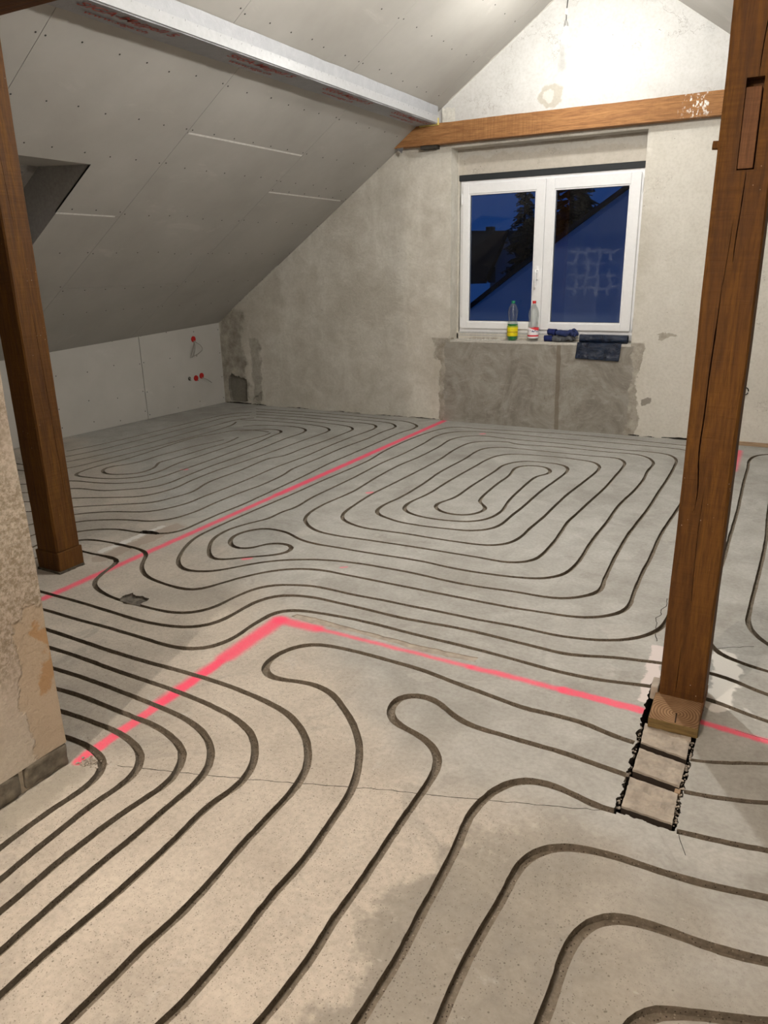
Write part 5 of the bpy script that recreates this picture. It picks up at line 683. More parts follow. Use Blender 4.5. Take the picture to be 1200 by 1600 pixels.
('D8','-4688,5621 -4679,5582 -4669,5543 -4659,5504 -4650,5465 -4643,5425 -4639,5386 -4637,5345 -4638,5305 -4641,5265 -4644,5225 -4647,5185 -4650,5145 -4652,5105 -4653,5065 -4654,5024 -4656,4984 -4657,4944 -4658,4904 -4659,4864 -4660,4824 -4661,4783 -4662,4743 -4663,4703 -4665,4663 -4670,4623 -4676,4583 -4673,4543 -4656,4507 -4633,4474 -4610,4441 -4592,4406 -4577,4368 -4568,4329 -4564,4289 -4567,4249 -4578,4211 -4600,4177 -4629,4150 -4662,4127 -4697,4106 -4734,4091 -4773,4085 -4813,4088 -4852,4100 -4886,4120 -4916,4147 -4937,4181 -4948,4220 -4945,4260 -4931,4297 -4910,4331 -4888,4365 -4872,4402 -4861,4440 -4854,4480 -4851,4520 -4849,4560 -4851,4600 -4854,4640 -4857,4680 -4859,4721 -4857,4761 -4853,4801 -4848,4841 -4842,4880 -4837,4920 -4834,4960 -4832,5000 -4831,5041 -4828,5081 -4823,5121 -4817,5160 -4808,5199 -4799,5238 -4789,5278 -4780,5317 -4771,5356 -4762,5395 -4753,5434 -4745,5473'),
('D9','-5950,3900 -5910,3893 -5870,3886 -5831,3878 -5791,3870 -5751,3863 -5711,3856 -5671,3852 -5630,3851 -5590,3852 -5550,3857 -5510,3865 -5471,3877 -5434,3892 -5398,3911 -5365,3935 -5335,3962 -5309,3993 -5285,4026 -5265,4061 -5247,4097 -5233,4135 -5223,4174 -5216,4214 -5212,4254 -5209,4295 -5206,4335 -5202,4375 -5198,4416 -5193,4456 -5189,4496 -5184,4536 -5180,4577 -5176,4617 -5172,4657 -5168,4698 -5164,4738 -5160,4778 -5157,4819 -5153,4859 -5150,4899 -5147,4940 -5144,4980 -5141,5020 -5139,5061 -5136,5101 -5134,5142 -5132,5182 -5130,5223 -5128,5263 -5126,5304 -5124,5344 -5123,5384 -5122,5425 -5121,5465 -5120,5506 -5119,5546 -5118,5587 -5117,5627 -5116,5668 -5115,5708 -5114,5749 -5114,5789 -5114,5830 -5115,5870 -5116,5911 -5118,5951 -5122,5991 -5128,6032 -5137,6071 -5150,6109 -5165,6147 -5183,6183 -5200,6220'),
('D10','-6000,4020 -5960,4016 -5920,4011 -5880,4006 -5840,4002 -5800,3998 -5760,3997 -5720,3999 -5680,4005 -5641,4015 -5604,4029 -5568,4047 -5535,4070 -5507,4099 -5484,4132 -5466,4168 -5451,4205 -5438,4243 -5426,4281 -5415,4320 -5405,4359 -5396,4398 -5388,4437 -5381,4477 -5374,4517 -5368,4556 -5363,4596 -5358,4636 -5353,4676 -5348,4716 -5344,4756 -5340,4796 -5337,4836 -5333,4876 -5330,4916 -5328,4956 -5325,4996 -5323,5036 -5321,5076 -5319,5116 -5317,5156 -5315,5197 -5313,5237 -5311,5277 -5309,5317 -5308,5357 -5306,5397 -5305,5437 -5304,5477 -5302,5518 -5301,5558 -5301,5598 -5300,5638 -5299,5678 -5298,5718 -5297,5759 -5296,5799 -5295,5839 -5294,5879 -5293,5919 -5292,5959 -5290,6000 -5289,6040 -5289,6080 -5290,6120 -5290,6160 -5290,6200 -5288,6240 -5285,6280 -5277,6320 -5262,6357 -5242,6392 -5216,6423 -5188,6451 -5160,6480'),
('D11','-5620,4300 -5610,4339 -5600,4379 -5590,4418 -5580,4457 -5570,4497 -5562,4536 -5554,4576 -5548,4616 -5543,4657 -5538,4697 -5534,4737 -5530,4778 -5527,4818 -5524,4859 -5521,4899 -5519,4940 -5516,4980 -5514,5021 -5512,5061 -5510,5102 -5508,5142 -5506,5183 -5504,5223 -5502,5264 -5500,5305 -5498,5345 -5496,5386 -5495,5426 -5494,5467 -5492,5507 -5491,5548 -5490,5588 -5489,5629 -5488,5670 -5488,5710 -5487,5751 -5486,5791 -5485,5832 -5484,5873 -5483,5913 -5482,5954 -5480,5994 -5480,6035 -5480,6075 -5480,6116 -5482,6157 -5483,6197 -5483,6238 -5482,6278 -5478,6319 -5470,6359 -5458,6397 -5439,6433 -5415,6466 -5388,6496 -5359,6524 -5329,6552 -5300,6580'),
('D12','-5780,4500 -5772,4539 -5763,4578 -5755,4618 -5746,4657 -5737,4696 -5729,4735 -5721,4774 -5714,4814 -5707,4853 -5701,4893 -5696,4933 -5692,4973 -5688,5013 -5684,5053 -5681,5093 -5679,5133 -5676,5173 -5674,5213 -5672,5253 -5670,5293 -5668,5333 -5666,5373 -5664,5413 -5662,5453 -5660,5493 -5658,5533 -5657,5573 -5655,5613 -5654,5653 -5653,5693 -5652,5733 -5651,5773 -5650,5813 -5650,5854 -5648,5894 -5647,5934 -5646,5974 -5644,6014 -5642,6054 -5640,6094 -5636,6134 -5633,6174 -5628,6214 -5624,6254 -5619,6293 -5615,6333 -5610,6373 -5604,6413 -5597,6452 -5588,6491 -5577,6530 -5563,6567 -5545,6603 -5521,6635 -5493,6664 -5463,6690 -5431,6715 -5400,6740'),
]
# ------------------------------------------------------------------ the setting: floor with its milled channels
WIDE = {'F1': .0125, 'F2': .0125, 'F3': .013, 'F4': .013, 'F5': .0145, 'F6': .015, 'F1b': .008, 'F2b': .010, 'F3b': .011,
        'C3': .0125, 'C4': .012, 'C5': .012, 'C6': .012, 'C7': .012, 'C8': .0115}
cuts = []
for gi, (key, txt) in enumerate(GROOVES):
    pts = [Vector((int(a)/1000, int(b)/1000)) for a, b in (q.split(',') for q in txt.split())]
    if key[0] in 'CF' and key[-1] != 'b':                           # run on past the near edge of the picture
        i = 0 if pts[0].y < pts[-1].y else -1
        j = 3 if i == 0 else -4
        d = (pts[i]-pts[j]).normalized()
        ext = [pts[i]+d*.25*k + Vector((0, 0)) for k in range(1, 8)]
        pts = list(reversed(ext))+pts if i == 0 else pts+ext
    base = WIDE.get(key, .0115 if key in ('B3', 'B4') else .0105)
    ph = gi*7.3
    def hw(i, s, pts=pts, base=base, ph=ph):
        k = 0.0
        if 2 < i < len(pts)-3:                                       # the cutter widens the slot in bends
            a = (pts[i]-pts[i-3]).normalized(); b = (pts[i+3]-pts[i]).normalized()
            k = min(1, abs(a.cross(b))*1.6)
        w = base*(1+.38*k)
        return (w+.0016*noise.noise((s*9, ph, 0))+.0016*noise.noise((s*55, ph, 3)),
                w+.0016*noise.noise((s*9, ph, 9))+.0016*noise.noise((s*55, ph, 5)))
    # resample finer for the ragged rim
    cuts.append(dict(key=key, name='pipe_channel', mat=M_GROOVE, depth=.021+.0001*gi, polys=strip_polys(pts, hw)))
def crack(pts, w, seed, seg=.02):
    P = [Vector(p) for p in pts]; out = [P[0]]
    for a, b in zip(P[:-1], P[1:]):
        n_ = max(1, int((b-a).length/seg)); d = (b-a).normalized(); nn = Vector((-d.y, d.x))
        for k in range(1, n_+1):
            out.append(a.lerp(b, k/n_)+nn*.006*noise.noise((k*1.7, seed, a.x*5))*(1 if k < n_ else 0))
    return strip_polys(out, lambda i, s: (w*(.6+abs(noise.noise((s*30, seed, 1)))), w*(.6+abs(noise.noise((s*30, seed, 4))))))
cuts.append(dict(key='joint', name='floor_joint', mat=M_GAP, depth=.006, polys=crack([(-1.80, 1.41), (-1.486, 1.511), (-1.264, 1.588), (-.956, 1.704), (-.766, 1.764), (-.619, 1.816), (-.493, 1.861), (-.318, 1.922)], .0016, 1)))
cuts.append(dict(key='crack', name='floor_crack', mat=M_GAP, depth=.005, polys=crack([(-.40, 3.55), (-.389, 3.46), (-.405, 3.41), (-.396, 3.35), (-.412, 3.31), (-.398, 3.25), (-.392, 3.16), (-.37, 3.08)], .002, 2, .012)))
cuts.append(dict(key='crack2', name='floor_crack', mat=M_GAP, depth=.004, polys=crack([(-.148, 3.114), (-.07, 3.17), (-.0, 3.21)], .0018, 3, .02)))
cuts.append(dict(key='crack3', name='floor_crack', mat=M_GAP, depth=.004, polys=crack([(-.118, 1.915), (-.09, 1.84)], .001, 4, .02)))
cuts.append(dict(key='crack4', name='floor_crack', mat=M_GAP, depth=.004, polys=crack([(-.02, 2.53), (.25, 2.50)], .0012, 5, .03)))
def jag(poly, amp, seed, n=4):
    out = []
    for i, p in enumerate(poly):
        a = Vector(p); b = Vector(poly[(i+1) % len(poly)])
        for k in range(n):
            q = a.lerp(b, k/n)
            out.append(q+Vector((noise.noise((q.x*37, q.y*37, seed))+.5*noise.noise((q.x*130, q.y*130, seed)), noise.noise((q.x*37, q.y*37, seed+5))+.5*noise.noise((q.x*130, q.y*130, seed+2))))*amp*.8)
    return out
cuts.append(dict(key='hole', name='broken_hole', mat=plain('dark_rubble_fill', (.135, .12, .10), .95, bumps=1.0, bs=50, var=.5), depth=.012, label='dark broken-out hole filled with rubble',
     polys=[jag([(-2.817, 2.355), (-2.758, 2.340), (-2.705, 2.343), (-2.683, 2.369), (-2.672, 2.399), (-2.689, 2.442), (-2.738, 2.448), (-2.777, 2.437), (-2.815, 2.449), (-2.828, 2.413), (-2.825, 2.389)], .012, 3)]))
cuts.append(dict(key='strip', name='broken_strip', mat=M_CEMENT, depth=.004, label='rough broken strip of screed',
     polys=[jag([(-1.93, 2.585), (-1.819, 2.566), (-1.694, 2.574), (-1.582, 2.577), (-1.456, 2.571), (-1.334, 2.563), (-1.261, 2.556), (-1.171, 2.554), (-1.068, 2.565), (-.996, 2.572), (-1.004, 2.608), (-1.148, 2.600), (-1.283, 2.597), (-1.38, 2.603), (-1.505, 2.606), (-1.606, 2.608), (-1.729, 2.618), (-1.821, 2.622), (-1.915, 2.618)], .008, 6)]))
# the pocket in which the sleeper of the right-hand post lies
pocket = [(-.301, 1.931), (-.127, 1.922), (-.131, 2.10), (-.131, 2.30), (-.136, 2.74), (-.330, 2.74), (-.320, 2.45), (-.306, 2.21), (-.304, 2.10)]
cuts.append(dict(key='pocket', name='sleeper_pocket', mat=M_GAP, depth=.11, polys=[jag(pocket, .012, 8, 30)]))
# bottoms of the slots that run across the timber by the left-hand post
cuts.append(dict(key='slotA', name='open_slot', mat=M_GAP, depth=.05, polys=strip_polys([Vector(p) for p in ((-3.385, 2.757), (-3.33, 2.757), (-3.275, 2.747))], lambda i, s: (.013, .013))))
cuts.append(dict(key='slotB', name='open_slot', mat=M_GAP, depth=.05, polys=strip_polys([Vector(p) for p in ((-3.455, 2.93), (-3.38, 2.934), (-3.309, 2.927))], lambda i, s: (.013, .013))))
cuts.append(dict(key='slotC', name='open_slot', mat=M_GAP, depth=.05, polys=[jag([(-3.487, 3.150), (-3.42, 3.160), (-3.35, 3.165), (-3.35, 3.195), (-3.42, 3.205), (-3.487, 3.185)], .012, 9)]))

FL = [(-6.7, -2.0), (2.7, -2.0), (2.7, 7.2), (-6.7, 7.2)]
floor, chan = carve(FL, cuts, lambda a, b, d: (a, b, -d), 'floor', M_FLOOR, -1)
tag(floor, kind='structure', label='grey and beige cement floor milled with looping heating-pipe channels')
bm = bmesh.new(); box(bm, -6.7, 2.7, -2.0, 7.2, -.30, -.115)
from_bm('floor_slab', bm, M_GAP, floor)

# ------------------------------------------------------------------ gable wall
SL, ZB, XB = .686, .964, -6.107              # left roof slope: z = ZB + SL*(x-XB)
RX, RZ = -1.79, 3.925                        # ridge
def zl(x): return ZB+SL*(x-XB)
def zr(x): return RZ-.715*(x-RX)
W = 7.15
NX0, NX1, NZ0, NZ1 = -3.12, -1.338, .832, 2.600
out = [(-6.45, -.05), (NX0, -.05), (NX1, -.05), (2.6, -.05), (2.6, zr(2.6)+.05), (RX, RZ+.03), (-6.45, zl(-6.45)+.03)]
niche = [(NX0, NZ0), (NX1, NZ0), (NX1, NZ1), (NX0, NZ1)]
hole1 = jag([(-6.025, .03), (-5.775, .03), (-5.765, .30), (-5.87, .325), (-5.93, .345), (-5.99, .36), (-6.035, .30), (-6.05, .20)], .022, 4, 5)
hole2 = jag([(-5.70, .045), (-5.565, .045), (-5.56, .18), (-5.60, .12), (-5.66, .10)], .012, 7, 4)
gcuts = [dict(key='niche', name='window_niche', mat=M_GABLE, depth=.17, polys=[niche], open=True),
         dict(key='h1', name='plaster_hole', mat=plain('hole_mortar', (.20, .185, .155), .95, bumps=.8, bs=40), depth=.035, polys=[hole1], label='broken-out hole in the plaster'),
         dict(key='h2', name='plaster_hole', mat=M_GABLE, depth=.02, polys=[hole2])]
# crumbled gap along the foot of the wall
for i, (a, b, h) in enumerate([(-6.10, -5.72, .02), (-5.70, -5.5, .014), (-5.2, -4.9, .010), (-4.6, -4.2, .009), (-4.0, -3.62, .009), (-3.6, -3.24, .012), (-1.30, -1.20, .016), (-1.16, -1.06, .010), (-1.00, -.66, .022), (-.62, -.4, .02)]):
    gcuts.append(dict(key='g%d' % i, name='wall_gap', mat=M_GAP, depth=.03, polys=[jag([(a, .002), (b, .002), (b, h*.7), ((a+b)/2, h), (a, h*.5)], .008, i+.5, 6)]))
wall_back, _ = carve(out, gcuts, lambda a, b, d: (a, W+d, b), 'wall_back', M_GABLE, 1)
tag(wall_back, kind='structure', label='old plastered gable wall around the window')
# niche back: lintel, cheeks and the masonry around the window opening
bm = bmesh.new()
WX0, WX1, WZ0, WZ1 = -3.105, -1.352, .885, 2.335
box(bm, NX0-.2, NX1+.2, 7.315, 7.55, 2.375, 2.8)
box(bm, NX0-.2, WX0, 7.32, 7.55, .80, 2.4)
box(bm, WX1, NX1+.2, 7.32, 7.55, .80, 2.4)
box(bm, NX0-.2, NX1+.2, 7.32, 7.55, .5, .885)
from_bm('lintel', bm, M_GABLE, wall_back)
bm = bmesh.new(); box(bm, NX0+.0, NX1, 7.1465, 7.33, .812, .834, .003)
bmesh.ops.subdivide_edges(bm, edges=bm.edges[:], cuts=12, use_grid_fill=True)
for v in bm.verts: v.co.z += .004*noise.noise(v.co*7); v.co.y += .003*noise.noise(v.co*23)
o = from_bm('window_ledge', bm, plain('pale_ledge_mortar', (.50, .48, .44), .9, bumps=.6, bs=60), wall_back)

# small hook and batten at the foot of the wall, right of the post
bm = bmesh.new(); tube(bm, [(-.352+.022*math.cos(t), 7.145-.012*math.sin(t*.5), .472+.030*math.sin(t)) for t in [k*.42 for k in range(15)]], .005, 6, caps=True)
bm.faces.ensure_lookup_table()
o = from_bm('wall_hook', bm, M_BLACK); tag(o, 'small bent black metal hook low on the gable wall beside the post', 'hook')
bm = bmesh.new(); box(bm, -.40, .9, 7.125, 7.15, .0, .032, .002)
o = from_bm('floor_batten', bm, M_BATTEN); tag(o, 'narrow raw wood batten at the foot of the gable wall, right of the post', 'batten')

# ------------------------------------------------------------------ knee walls and other walls
def kx(y): return -6.12-.0765*(W-y)
bm = bmesh.new()
kw = mk('wall_left', [(kx(7.2)-.014, 7.2, -.03), (kx(-2)-.014, -2, -.03), (kx(-2)-.014, -2, 1.2), (kx(7.2)-.014, 7.2, 1.2)], [(0, 1, 2, 3)], M_GAP)
tag(kw, kind='structure', label='low white plasterboard knee wall under the slope')
SCREW = None
def screw(parent, p, nrm):
    global SCREW
    if SCREW is None:
        b = bmesh.new(); lathe(b, [(0, .0), (.0055, .0), (.0055, .0012), (.0028, .0014), (.0022, .0006), (0, .0005)], 10)
        SCREW = bpy.data.meshes.new('screw'); bmesh.ops.recalc_face_normals(b, faces=b.faces); b.to_mesh(SCREW); b.free(); SCREW.materials.append(M_SCREW)
    o = bpy.data.objects.new('screw', SCREW); link(o, parent)
    q = Vector(nrm).to_track_quat('Z', 'Y')
    o.matrix_basis = Matrix.Translation(Vector(p)) @ q.to_matrix().to_4x4()
    return o
random.seed(4)
kn = Vector((1, -.0765, 0)).normalized()
for (y0, y1) in ((2.0, 3.53), (3.535, 5.947), (5.953, 7.15)):
    b = bmesh.new()
    z1 = zl(kx((y0+y1)/2))+.02
    vs = []
    for y in (y0+.0012, y1-.0012):
        for z in (.002, zl(kx(y))+.012):
            vs += [(kx(y), y, z), (kx(y)-.0125, y, z)]
    V = [b.verts.new(v) for v in vs]
    for f in ((0, 2, 6, 4), (1, 5, 7, 3), (0, 4, 5, 1), (2, 3, 7, 6), (0, 1, 3, 2), (4, 6, 7, 5)): b.faces.new([V[i] for i in f])
    pn = from_bm('plasterboard_panel', b, M_BOARDW, kw)
    n_ = int((y1-y0)/.31)
    for i in range(n_+1):
        y = y0+.025+(y1-y0-.05)*i/n_
        if y < 4.3: continue
        for z in (.90, .62, .31, .075):
            yy = y+random.uniform(-.03, .03)*(0 < i < n_)
            screw(pn, (kx(yy)+.0005, yy, z+random.uniform(-.03, .03)), kn)
# partition at the left edge of the picture, rough render over a stone footing
PX = -1.95
def build_partition():
    b = bmesh.new()
    ny, nz = 60, 60
    g = []
    for i in range(ny+1):
        row = []
        for j in range(nz+1):
            y = 1.35-3.35*(i/ny)**1.6; z = .085+(2.9-.085)*(j/nz)
            d = .010*noise.noise((y*2.2, z*2.2, 1))+.004*noise.noise((y*9, z*9, 4))
            row.append(b.verts.new((PX+d-(.012 if i == 0 else 0), y+(.006*noise.noise((z*8, 2, 0)) if i == 0 else 0), z)))
        g.append(row)
    for i in range(ny):
        for j in range(nz):
            b.faces.new((g[i][j], g[i+1][j], g[i+1][j+1], g[i][j+1]))
    back = [b.verts.new((PX-.16, v.co.y, v.co.z)) for v in g[0]]
    for j in range(nz): b.faces.new((g[0][j], g[0][j+1], back[j+1], back[j]))
    b2 = [b.verts.new((PX-.16, -2.0, z)) for z in (.085, 2.9)]
    b.faces.new((back[0], back[-1], b2[1], b2[0]))
    bot = [g[i][0] for i in range(ny+1)]
    b.faces.new(bot+[b2[0], back[0]])
    return from_bm('wall_partition', b, M_REND, None, True)
wp = build_partition(); tag(wp, kind='structure', label='rough beige rendered wall end at the left edge')
# footing stones showing below the render
bm = bmesh.new(); box(bm, PX-.15, PX-.012, -2, 1.343, 0.0, .10)
from_bm('footing_mortar', bm, M_MORTAR, wp)
ys = [1.348, 1.172, 1.045, .90, .74, .55, .3, 0.05, -.3]
for a, c in zip(ys[:-1], ys[1:]):
    b = bmesh.new(); box(b, PX-.13, PX+.0, c+.014, a-.0, .003, .088, .012)
    bmesh.ops.subdivide_edges(b, edges=b.edges[:], cuts=3, use_grid_fill=True)
    for v in b.verts: v.co += Vector((.006*noise.noise(v.co*30), .006*noise.noise(v.co*25+Vector((3, 0, 0))), .006*noise.noise(v.co*28+Vector((0, 5, 0)))))
    from_bm('footing_stone', b, M_STONE, wp, True)
# loose mortar crumbs at the corner
b = bmesh.new(); random.seed(9)
for i in range(60):
    x = -1.915+random.uniform(-.02, .10)*(random.random()); y = 1.375+random.uniform(-.02, .03)
    M_ = Matrix.Translation((x, y, .003)) @ Matrix.Rotation(random.uniform(0, 3), 4, 'Z') @ Matrix.Diagonal((random.uniform(.002, .007), random.uniform(.002, .006), .003, 1))
    bmesh.ops.create_icosphere(b, subdivisions=1, radius=1, matrix=M_)
o = from_bm('mortar_crumbs', b, M_CEMENT); tag(o, 'loose mortar crumbs on the floor at the corner of the rough wall', 'rubble', kind='stuff')

def flat(name, vs, mat, label=None):
    o = mk(name, vs, [tuple(range(len(vs)))], mat); tag(o, kind='structure', label=label); return o
flat('wall_front', [(-6.9, -1.95, 0), (2.7, -1.95, 0), (2.7, -1.95, zr(2.6)), (RX, -1.95, RZ), (-6.9, -1.95, zl(-6.9)+.1)], plain('back_wall_paint', (.62, .60, .56), .9), 'plain plastered wall behind the room')
flat('wall_right', [(2.35, -2, 0), (2.35, 7.2, 0), (2.35, 7.2, 1.2), (2.35, -2, 1.2)], M_BOARDW, 'knee wall on the right')

# ------------------------------------------------------------------ roof slopes lined with plasterboard
NL = Vector((SL, 0, -1)).normalized()        # into the room
def slope_pt(x, y, d=0.0): return Vector((x, y, zl(x)))-NL*d
X_OP0, X_OP1, Y_OP0, Y_OP1 = -5.30, -4.262, 2.62, 3.848           # roof window opening
ceil = None
bm = bmesh.new()
def sl_quad(b, x0, x1, y0, y1, d):
    b.faces.new([b.verts.new(slope_pt(*q, d)) for q in ((x0, y0), (x1, y0), (x1, y1), (x0, y1))])
XL, XR = -6.9, RX
sl_quad(bm, XL, XR, -2.0, Y_OP0-.06, .02); sl_quad(bm, XL, XR, Y_OP1+.02, 7.2, .02)
sl_quad(bm, XL, X_OP0-.02, Y_OP0-.06, Y_OP1+.02, .02); sl_quad(bm, X_OP1+.02, XR, Y_OP0-.06, Y_OP1+.02, .02)
ceil = from_bm('ceiling', bm, M_GAP); tag(ceil, kind='structure', label='left roof slope lined with grey plasterboard panels')
def panel(x0, x1, y0, y1, screws=True, cut=None, mat=None, T=.0125):
    g = .0014
    b = bmesh.new()
    P = [(x0+g, y0+g), (x1-g, y0+g), (x1-g, y1-g), (x0+g, y1-g)]
    if cut: P = cut
    lo = [b.verts.new(slope_pt(*p, 0)) for p in P]; hi = [b.verts.new(slope_pt(*p, T)) for p in P]
    f = b.faces.new(lo); b.faces.new(list(reversed(hi)))
    for i in range(len(P)):
        j = (i+1) % len(P); b.faces.new((lo[i], hi[i], hi[j], lo[j]))
    o = from_bm('plasterboard_panel', b, mat or M_BOARD, ceil)
    if screws:
        rows = [x for x in (-3.14, -2.80, -2.45, -3.565, -3.91, -4.185, -4.63, -5.03, -5.41, -5.75) if x0+.02 < x < x1-.02]
        for x in rows:
            m = max(2, int(round((y1-y0)/.245)))
            for k in range(m+1):
                y = y0+.03+(y1-y0-.06)*k/m+random.uniform(-.03, .03)*(0 < k < m)
                if cut and not inside((x, y), cut): continue
                if y < 2.6 or (-3.47 < x < -3.19): continue
                screw(o, slope_pt(x+random.uniform(-.012, .012), y, -.0004), NL)
        if x1-x0 < 1.3:
            for xe in (x0+.025, x1-.025):
                if -3.5 < xe < -3.1 or xe < -5.8 or y0 < 3: continue
                if min(abs(xe-r) for r in rows+[99]) < .06: continue
                m = max(2, int(round((y1-y0)/.25)))
                for k in range(m+1): screw(o, slope_pt(xe, y0+.03+(y1-y0-.06)*k/m, -.0004), NL)
    return o
def inside(p, poly):
    c = False; n_ = len(poly)
    for i in range(n_):
        (x1, y1), (x2, y2) = poly[i], poly[(i+1) % n_]
        if (y1 > p[1]) != (y2 > p[1]) and p[0] < (x2-x1)*(p[1]-y1)/(y2-y1)+x1: c = not c
    return c
random.seed(11)
# upper band, between purlin and ridge
panel(-3.42, RX, -2.0, 1.3, False); panel(-3.42, RX, 1.3, 2.70, False); panel(-3.42, RX, 2.70, 4.12); panel(-3.42, RX, 4.12, 5.51); panel(-3.42, RX, 5.51, 6.93); panel(-3.42, RX, 6.93, 7.15, False)
# lower band
XK = -6.35
panel(XK, -3.42, -2.0, 1.6, False); panel(XK, -3.42, 1.6, Y_OP0-.05, False)
panel(X_OP1, -3.42, Y_OP0-.05, 3.01)
panel(-4.668, -3.42, 3.01, 4.425, cut=[(X_OP1, 3.012), (-3.421, 3.012), (-3.421, 4.4236), (-4.667, 4.4236), (-4.667, Y_OP1), (X_OP1, Y_OP1)])
panel(XK, -4.670, Y_OP1, 4.425)
panel(XK, X_OP0, Y_OP0-.05, Y_OP1, False)
panel(-3.924, -3.42, 4.425, 5.84); panel(-5.43, -3.928, 4.425, 5.84); panel(XK, -5.432, 4.425, 5.84)
panel(-4.306, -3.42, 5.84, 7.15); panel(XK, -4.310, 5.84, 7.15)
for (x, y0, y1) in ((-4.669, Y_OP1, 4.38), (-3.926, 4.44, 5.83), (-4.308, 5.85, 7.06)):
    b = bmesh.new()
    a = [slope_pt(x-.006, y0, -.0008), slope_pt(x+.006, y0, -.0008), slope_pt(x+.006, y1, -.0008), slope_pt(x-.006, y1, -.0008)]
    c_ = [slope_pt(x-.006, y0, .003), slope_pt(x+.006, y0, .003), slope_pt(x+.006, y1, .003), slope_pt(x-.006, y1, .003)]
    A = [b.verts.new(v) for v in a]; B = [b.verts.new(v) for v in c_]
    b.faces.new(A); b.faces.new(B)
    for i in range(4): b.faces.new((A[i], A[(i+1) % 4], B[(i+1) % 4], B[i]))
    from_bm('board_edge_joint', b, M_CORE, ceil)
# roof window shaft, lined with board, frame and dark glass at the end
D = .36
def shaft(name, P, mat, lab=None):
    o = mk(name, P, [(0, 1, 2, 3)], mat, ceil); 
    if lab: o['label'] = lab
    return o
UP = Vector((-.40, 0, .30))                   # along a level head reveal
DN = Vector((0, 0, .52))                      # along a plumb sill reveal
a0 = slope_pt(X_OP1, Y_OP0); a1 = slope_pt(X_OP1, Y_OP1); b0 = slope_pt(X_OP0, Y_OP0); b1 = slope_pt(X_OP0, Y_OP1)
off = -NL*D
A0, A1 = Vector((-4.775, Y_OP0, 2.255)), Vector((-4.775, Y_OP1, 2.255))
B0, B1 = Vector((-5.30, Y_OP0, 1.895)), Vector((-5.30, Y_OP1, 1.895))
shaft('shaft_lining', [a0, a1, A1, A0], M_BOARD, 'head of the roof window shaft')
shaft('shaft_lining', [a1, b1, B1, A1], M_SHAFT, 'side of the roof window shaft')
shaft('shaft_lining', [b0, a0, A0, B0], M_SHAFT)
shaft('shaft_lining', [b0, b1, B1, B0], M_SHAFT)
rw = mk('window_2', [A0-NL*.03, A1-NL*.03, B1-NL*.03, B0-NL*.03], [(0, 1, 2, 3)], mat_glass_pane()); tag(rw, kind='structure', label='roof window at the end of the shaft')
b = bmesh.new()
ex = (B0-A0).normalized(); L_ = (B0-A0).length; Y0_, Y1_ = A0.y, A1.y
for (u0, u1, y0, y1) in ((0, .06, Y0_, Y1_), (L_-.09, L_, Y0_, Y1_), (0, L_, Y0_, Y0_+.08), (0, L_, Y1_-.085, Y1_), (.06, L_, Y1_-.15, Y1_-.125)):
    V = []
    for d in (0, .04):
        for (u, y) in ((u0, y0), (u1, y0), (u1, y1), (u0, y1)):
            p = A0+ex*u-NL*(d-.0); V.append(b.verts.new((p.x, y, p.z)))
    for f in ((0, 1, 2, 3), (7, 6, 5, 4), (0, 4, 5, 1), (1, 5, 6, 2), (2, 6, 7, 3), (3, 7, 4, 0)): b.faces.new([V[i] for i in f])
from_bm('window_frame', b, plain('grey_window_frame', (.45, .44, .43), .5), rw)

# right-hand slope
rs = mk('ceiling', [(RX, -2, RZ), (2.7, -2, zr(2.7)), (2.7, 7.2, zr(2.7)), (RX, 7.2, RZ)], [(0, 1, 2, 3)], M_BOARD)
tag(rs, kind='structure', label='right roof slope')
# light filler along the edge between slope and gable
def ribbon(name, P, w, seed, mat, parent, off):
    b = bmesh.new(); prev = None
    n_ = 60
    for i in range(n_+1):
        t = i/n_; p = Vector(P[0]).lerp(Vector(P[1]), t)
        ww = w*(.55+.9*abs(noise.noise((t*14, seed, 0))))
        q = [p+Vector(off)*.0, p+Vector((0, -ww, 0)) if False else p+Vector((0, -ww, 0))]
        q[0] = p+Vector((0, 0, 0)); a_, c_ = b.verts.new(q[0]-NL*-.001), b.verts.new(q[1]-NL*-.001)
        if prev: b.faces.new((prev[0], prev[1], c_, a_))
        prev = (a_, c_)
    return from_bm(name, b, mat, parent)
ribbon('corner_filler', (slope_pt(-5.9, 7.149), slope_pt(-5.2, 7.149)), .03, 2, M_FILL, ceil, (0, 0, 0))
ribbon('corner_filler', (slope_pt(-3.15, 7.149), slope_pt(RX, 7.149)), .03, 5, M_FILL, ceil, (0, 0, 0))
# ------------------------------------------------------------------ timber frame
def post(name, x0, x1, y0, y1, z0, z1, mat, base, cham=.012, seed=0):
    """hewn post: slightly wandering square section with worn edges; mesh is local to `base`"""
    b = bmesh.new(); rings = []
    n_ = 46
    for k in range(n_+1):
        z = z0+(z1-z0)*k/n_
        def wv(i): return .0028*noise.noise((z*1.7, seed, i*9.1))+.0012*noise.noise((z*8, seed, i*5.3))
        c = cham*(.7+.9*abs(noise.noise((z*1.3, seed+3, 0))))
        c2 = cham*(.5+.9*abs(noise.noise((z*1.6, seed+7, 2))))
        X0, X1, Y0, Y1 = x0+wv(1), x1+wv(2), y0+wv(3), y1+wv(4)
        P = [(X0+c, Y0), (X1-c2, Y0), (X1, Y0+c2), (X1, Y1-.006), (X1-.006, Y1), (X0+.006, Y1), (X0, Y1-.006), (X0, Y0+c)]
        rings.append([b.verts.new((p[0]-base[0], p[1]-base[1], z-base[2])) for p in P])
    for A, B in zip(rings[:-1], rings[1:]):
        for i in range(8): b.faces.new((A[i], A[(i+1) % 8], B[(i+1) % 8], B[i]))
    b.faces.new(rings[0]); b.faces.new(rings[-1])
    return from_bm(name, b, mat)
